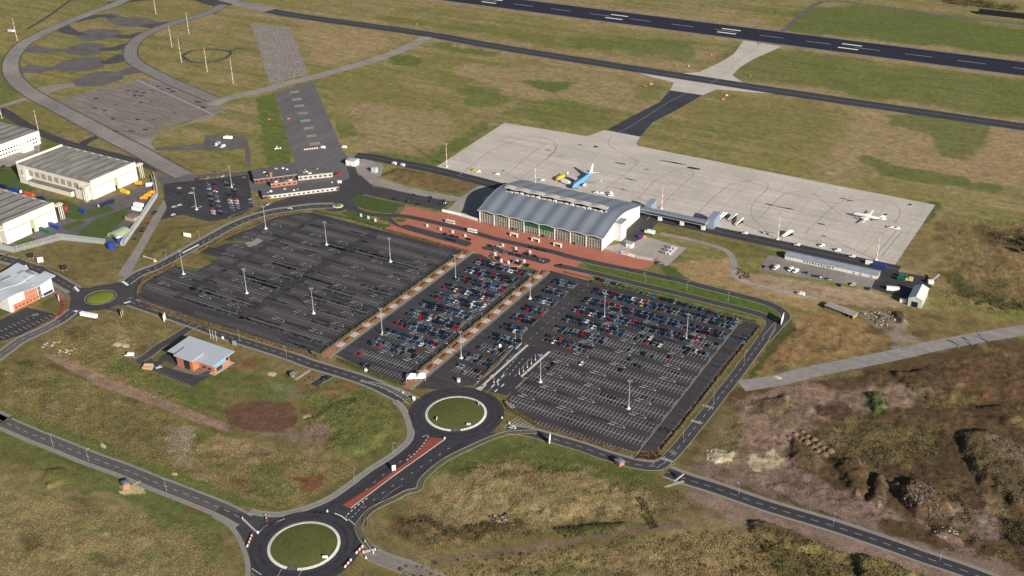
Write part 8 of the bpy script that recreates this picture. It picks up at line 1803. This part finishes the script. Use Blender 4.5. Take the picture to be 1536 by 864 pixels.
# ---- bushes and scrub
def bush_mesh(mb, x, y, r, h, n, rr, mi=0, z0=0):
    for _ in range(n):
        a = rr.uniform(0, 6.283); q = r * math.sqrt(rr.random()); z = z0 + h * rr.uniform(.05, 1.0) * (1 - (q / r) ** 2 * .6); px_, py_ = x + q * math.cos(a), y + q * math.sin(a); s = rr.uniform(.18, .42) * (0.6 + r * .22)
        t = Vector((rr.gauss(0, 1), rr.gauss(0, 1), rr.gauss(0, .8))).normalized(); e1 = t.orthogonal().normalized(); e2 = t.cross(e1)
        c = Vector((px_, py_, z)); mb.add([tuple(c + e1 * s), tuple(c + e2 * s * .8), tuple(c - e1 * s), tuple(c - e2 * s * .8)], [(0, 1, 2, 3)], mi)
M_SC = [mat('scrub_brown', (0.080, 0.058, 0.032), .95, noise=[(.4, .3, 3)]), mat('scrub_green', (0.054, 0.054, 0.024), .95, noise=[(.4, .3, 3)]), mat('scrub_straw', (0.17, 0.125, 0.055), .95, noise=[(.4, .3, 3)])]
rb_ = random.Random(77); mb = MB()
for poly, n, r, h, mis in (([(832, 795), (940, 785), (936, 795), (850, 806)], 60, 2.0, 2.4, (1, 1, 0)), ([(600, 780), (640, 775), (690, 800), (640, 812)], 40, 1.6, 1.4, (0, 0, 1)), ([(690, 790), (780, 780), (800, 800), (720, 812)], 60, 1.6, 1.4, (0, 0, 2)), ([(1130, 790), (1200, 805), (1300, 845), (1380, 880), (1200, 870), (1100, 830)], 150, 1.7, 1.5, (0, 1, 2)),
                          ([(1270, 840), (1330, 842), (1360, 864), (1300, 880)], 40, 2.2, 2.4, (1, 0)), ([(1250, 690), (1285, 690), (1303, 720), (1296, 742), (1265, 715)], 50, 1.5, 1.2, (1, 1, 0)), ([(1436, 652), (1460, 650), (1500, 700), (1536, 750), (1520, 764), (1460, 715)], 110, 1.5, 1.3, (0, 0, 2, 1)), ([(1210, 640), (1400, 640), (1420, 680), (1330, 700), (1250, 675)], 160, 1.3, .9, (2, 0, 1)),
                          ([(1345, 560), (1400, 575), (1440, 600), (1390, 600)], 60, 1.5, 1.2, (0, 0, 1)), ([(1460, 612), (1510, 612), (1536, 640), (1500, 636)], 50, 1.5, 1.2, (0, 1)), ([(1296, 590), (1328, 590), (1330, 624), (1308, 626)], 30, 1.6, 1.6, (1, 1, 0)), ([(1390, 735), (1440, 745), (1470, 790), (1430, 775)], 60, 1.5, 1.1, (1, 2, 0)), ([(1500, 775), (1540, 790), (1540, 830), (1515, 815)], 40, 1.8, 1.5, (1, 0)),
                          ([(1120, 606), (1180, 596), (1188, 612), (1130, 620)], 40, 1.3, 1.0, (0, 2)), ([(1480, 346), (1540, 344), (1560, 372), (1490, 368)], 60, 2.6, 3.2, (0, 1)), ([(950, 744), (962, 744), (985, 790), (970, 790)], 24, 1.5, 1.5, (1, 0)), ([(1415, -4), (1470, 2), (1525, 12), (1520, 17), (1460, 10), (1420, 6)], 200, 4.5, 6, (0, 0, 1)), ([(1440, 440), (1536, 452), (1536, 468), (1470, 462)], 60, 1.6, 1.2, (0, 1)),  # tall thicket by the right edge is added in place of a cast shadow
                          ([(970, 676), (990, 676), (998, 684), (978, 690), (952, 688)], 40, 1.0, .9, (0, 1, 1)), ([(448, 572), (480, 560), (520, 576), (480, 590)], 20, 1.0, .7, (0, 2)), ([(80, 492), (140, 490), (140, 508), (100, 512)], 40, 1.2, .8, (0, 2)), ([(1185, 655), (1225, 705), (1200, 705), (1170, 680)], 40, 1.2, .9, (0, 2)), ([(600, 840), (760, 830), (900, 812), (1100, 790), (1120, 860), (800, 870), (600, 870)], 170, 1.1, .8, (2, 0, 2, 1)), ([(660, 760), (830, 700), (990, 750), (920, 775), (780, 768)], 140, .9, .7, (2, 2, 0))):
    P = GP(poly); xs_ = [p[0] for p in P]; ys_ = [p[1] for p in P]; k = 0
    while k < n:
        x = rb_.uniform(min(xs_), max(xs_)); y = rb_.uniform(min(ys_), max(ys_))
        if not inside((x, y), P): continue
        f = rb_.uniform(.6, 1.3); bush_mesh(mb, x, y, r * f, h * f, int(26 * f), rb_, rb_.choice(mis)); k += 1
mb.build('scrub', M_SC, label='low brown and green scrub scattered over the rough ground', cat='scrub', kind='stuff')

def tree(u, v, h, r, label, seed):
    e = empty('tree', G(u, v) + (0,), 0, label, 'tree', 'trees at the right edge'); rr = random.Random(seed); mb = MB(); mb.cyl((0, 0, 0), (.2, .1, h * .6), .35, .15, n=7)
    for k in range(5): a = k * 1.3; mb.cyl((.1, 0, h * (.3 + .06 * k)), (r * .6 * math.cos(a), r * .6 * math.sin(a), h * (.55 + .07 * k)), .14, .05, n=5)
    part(e, 'trunk', mb, M_SC[0]); mb = MB()
    for k in range(9): a = rr.uniform(0, 6.28); q = rr.uniform(0, r * .6); bush_mesh(mb, q * math.cos(a), q * math.sin(a), r * .55, h * .4, 70, rr, 0, h * rr.uniform(.25, .6))
    part(e, 'crown', mb, M_SC[1])
tree(1548, 374, 12, 5.5, 'dark dense tree just beyond the right edge above the yard, left one', 1); tree(1562, 371, 13, 6, 'dark dense tree just beyond the right edge above the yard, right one', 2); tree(1536, 382, 8, 4, 'short dark tree at the right edge above the yard', 3)
# ================================================================== FINISH
struct('road_markings', markW, M_PAINT); struct('faded_markings', markF, M_PAINT_F); struct('white_markings', markB, M_PAINT_B); struct('yellow_lines', markY, M_YELLOW)
struct('bay_markings', bays, M_BAYW); struct('worn_bay_markings', bays_f, M_BAYF); struct('wet_patches', stains, M_STAIN)
struct('kerbs', kerbs, M_KERB)
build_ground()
# stack the flat sheets: each lies 6 mm above whatever it overlaps
def cells(o, s=4.0):
    out = set(); me = o.data; vs = [v.co for v in me.vertices]
    for p in me.polygons:
        q = [vs[i] for i in p.vertices]
        for k in range(1, len(q) - 1):
            a, b, c = q[0], q[k], q[k + 1]
            n = max(1, int(max((b - a).length, (c - a).length, (c - b).length) / (s * .6)))
            if n > 400:
                n = 400
            for i in range(n + 1):
                for j in range(n + 1 - i):
                    x = a.x + (b.x - a.x) * i / n + (c.x - a.x) * j / n; y = a.y + (b.y - a.y) * i / n + (c.y - a.y) * j / n
                    out.add((int(x // s), int(y // s)))
    return out
flats_ = []
for o in list(COL.objects):
    if o.get('kind') == 'structure' and o.type == 'MESH' and o.name.split('.')[0] not in ('ground', 'kerbs', 'island', 'island_kerb', 'traffic_island', 'island_access'):
        z = [v.co.z for v in o.data.vertices]
        if z and max(z) - min(z) < .06: flats_.append((max(z), o))
flats_.sort(key=lambda t: t[0])
grid = {}
for z, o in flats_:
    cs = cells(o); top_ = max((grid.get(c, 0.018) for c in cs), default=.018)
    nz = top_ + .006
    n_v = len(o.data.vertices); co = np.zeros(n_v * 3, np.float32); o.data.vertices.foreach_get('co', co); co[2::3] += nz - z; o.data.vertices.foreach_set('co', co); o.data.update()
    for c in cs: grid[c] = nz
print('max sheet z', max(grid.values()))
bpy.context.view_layer.update()
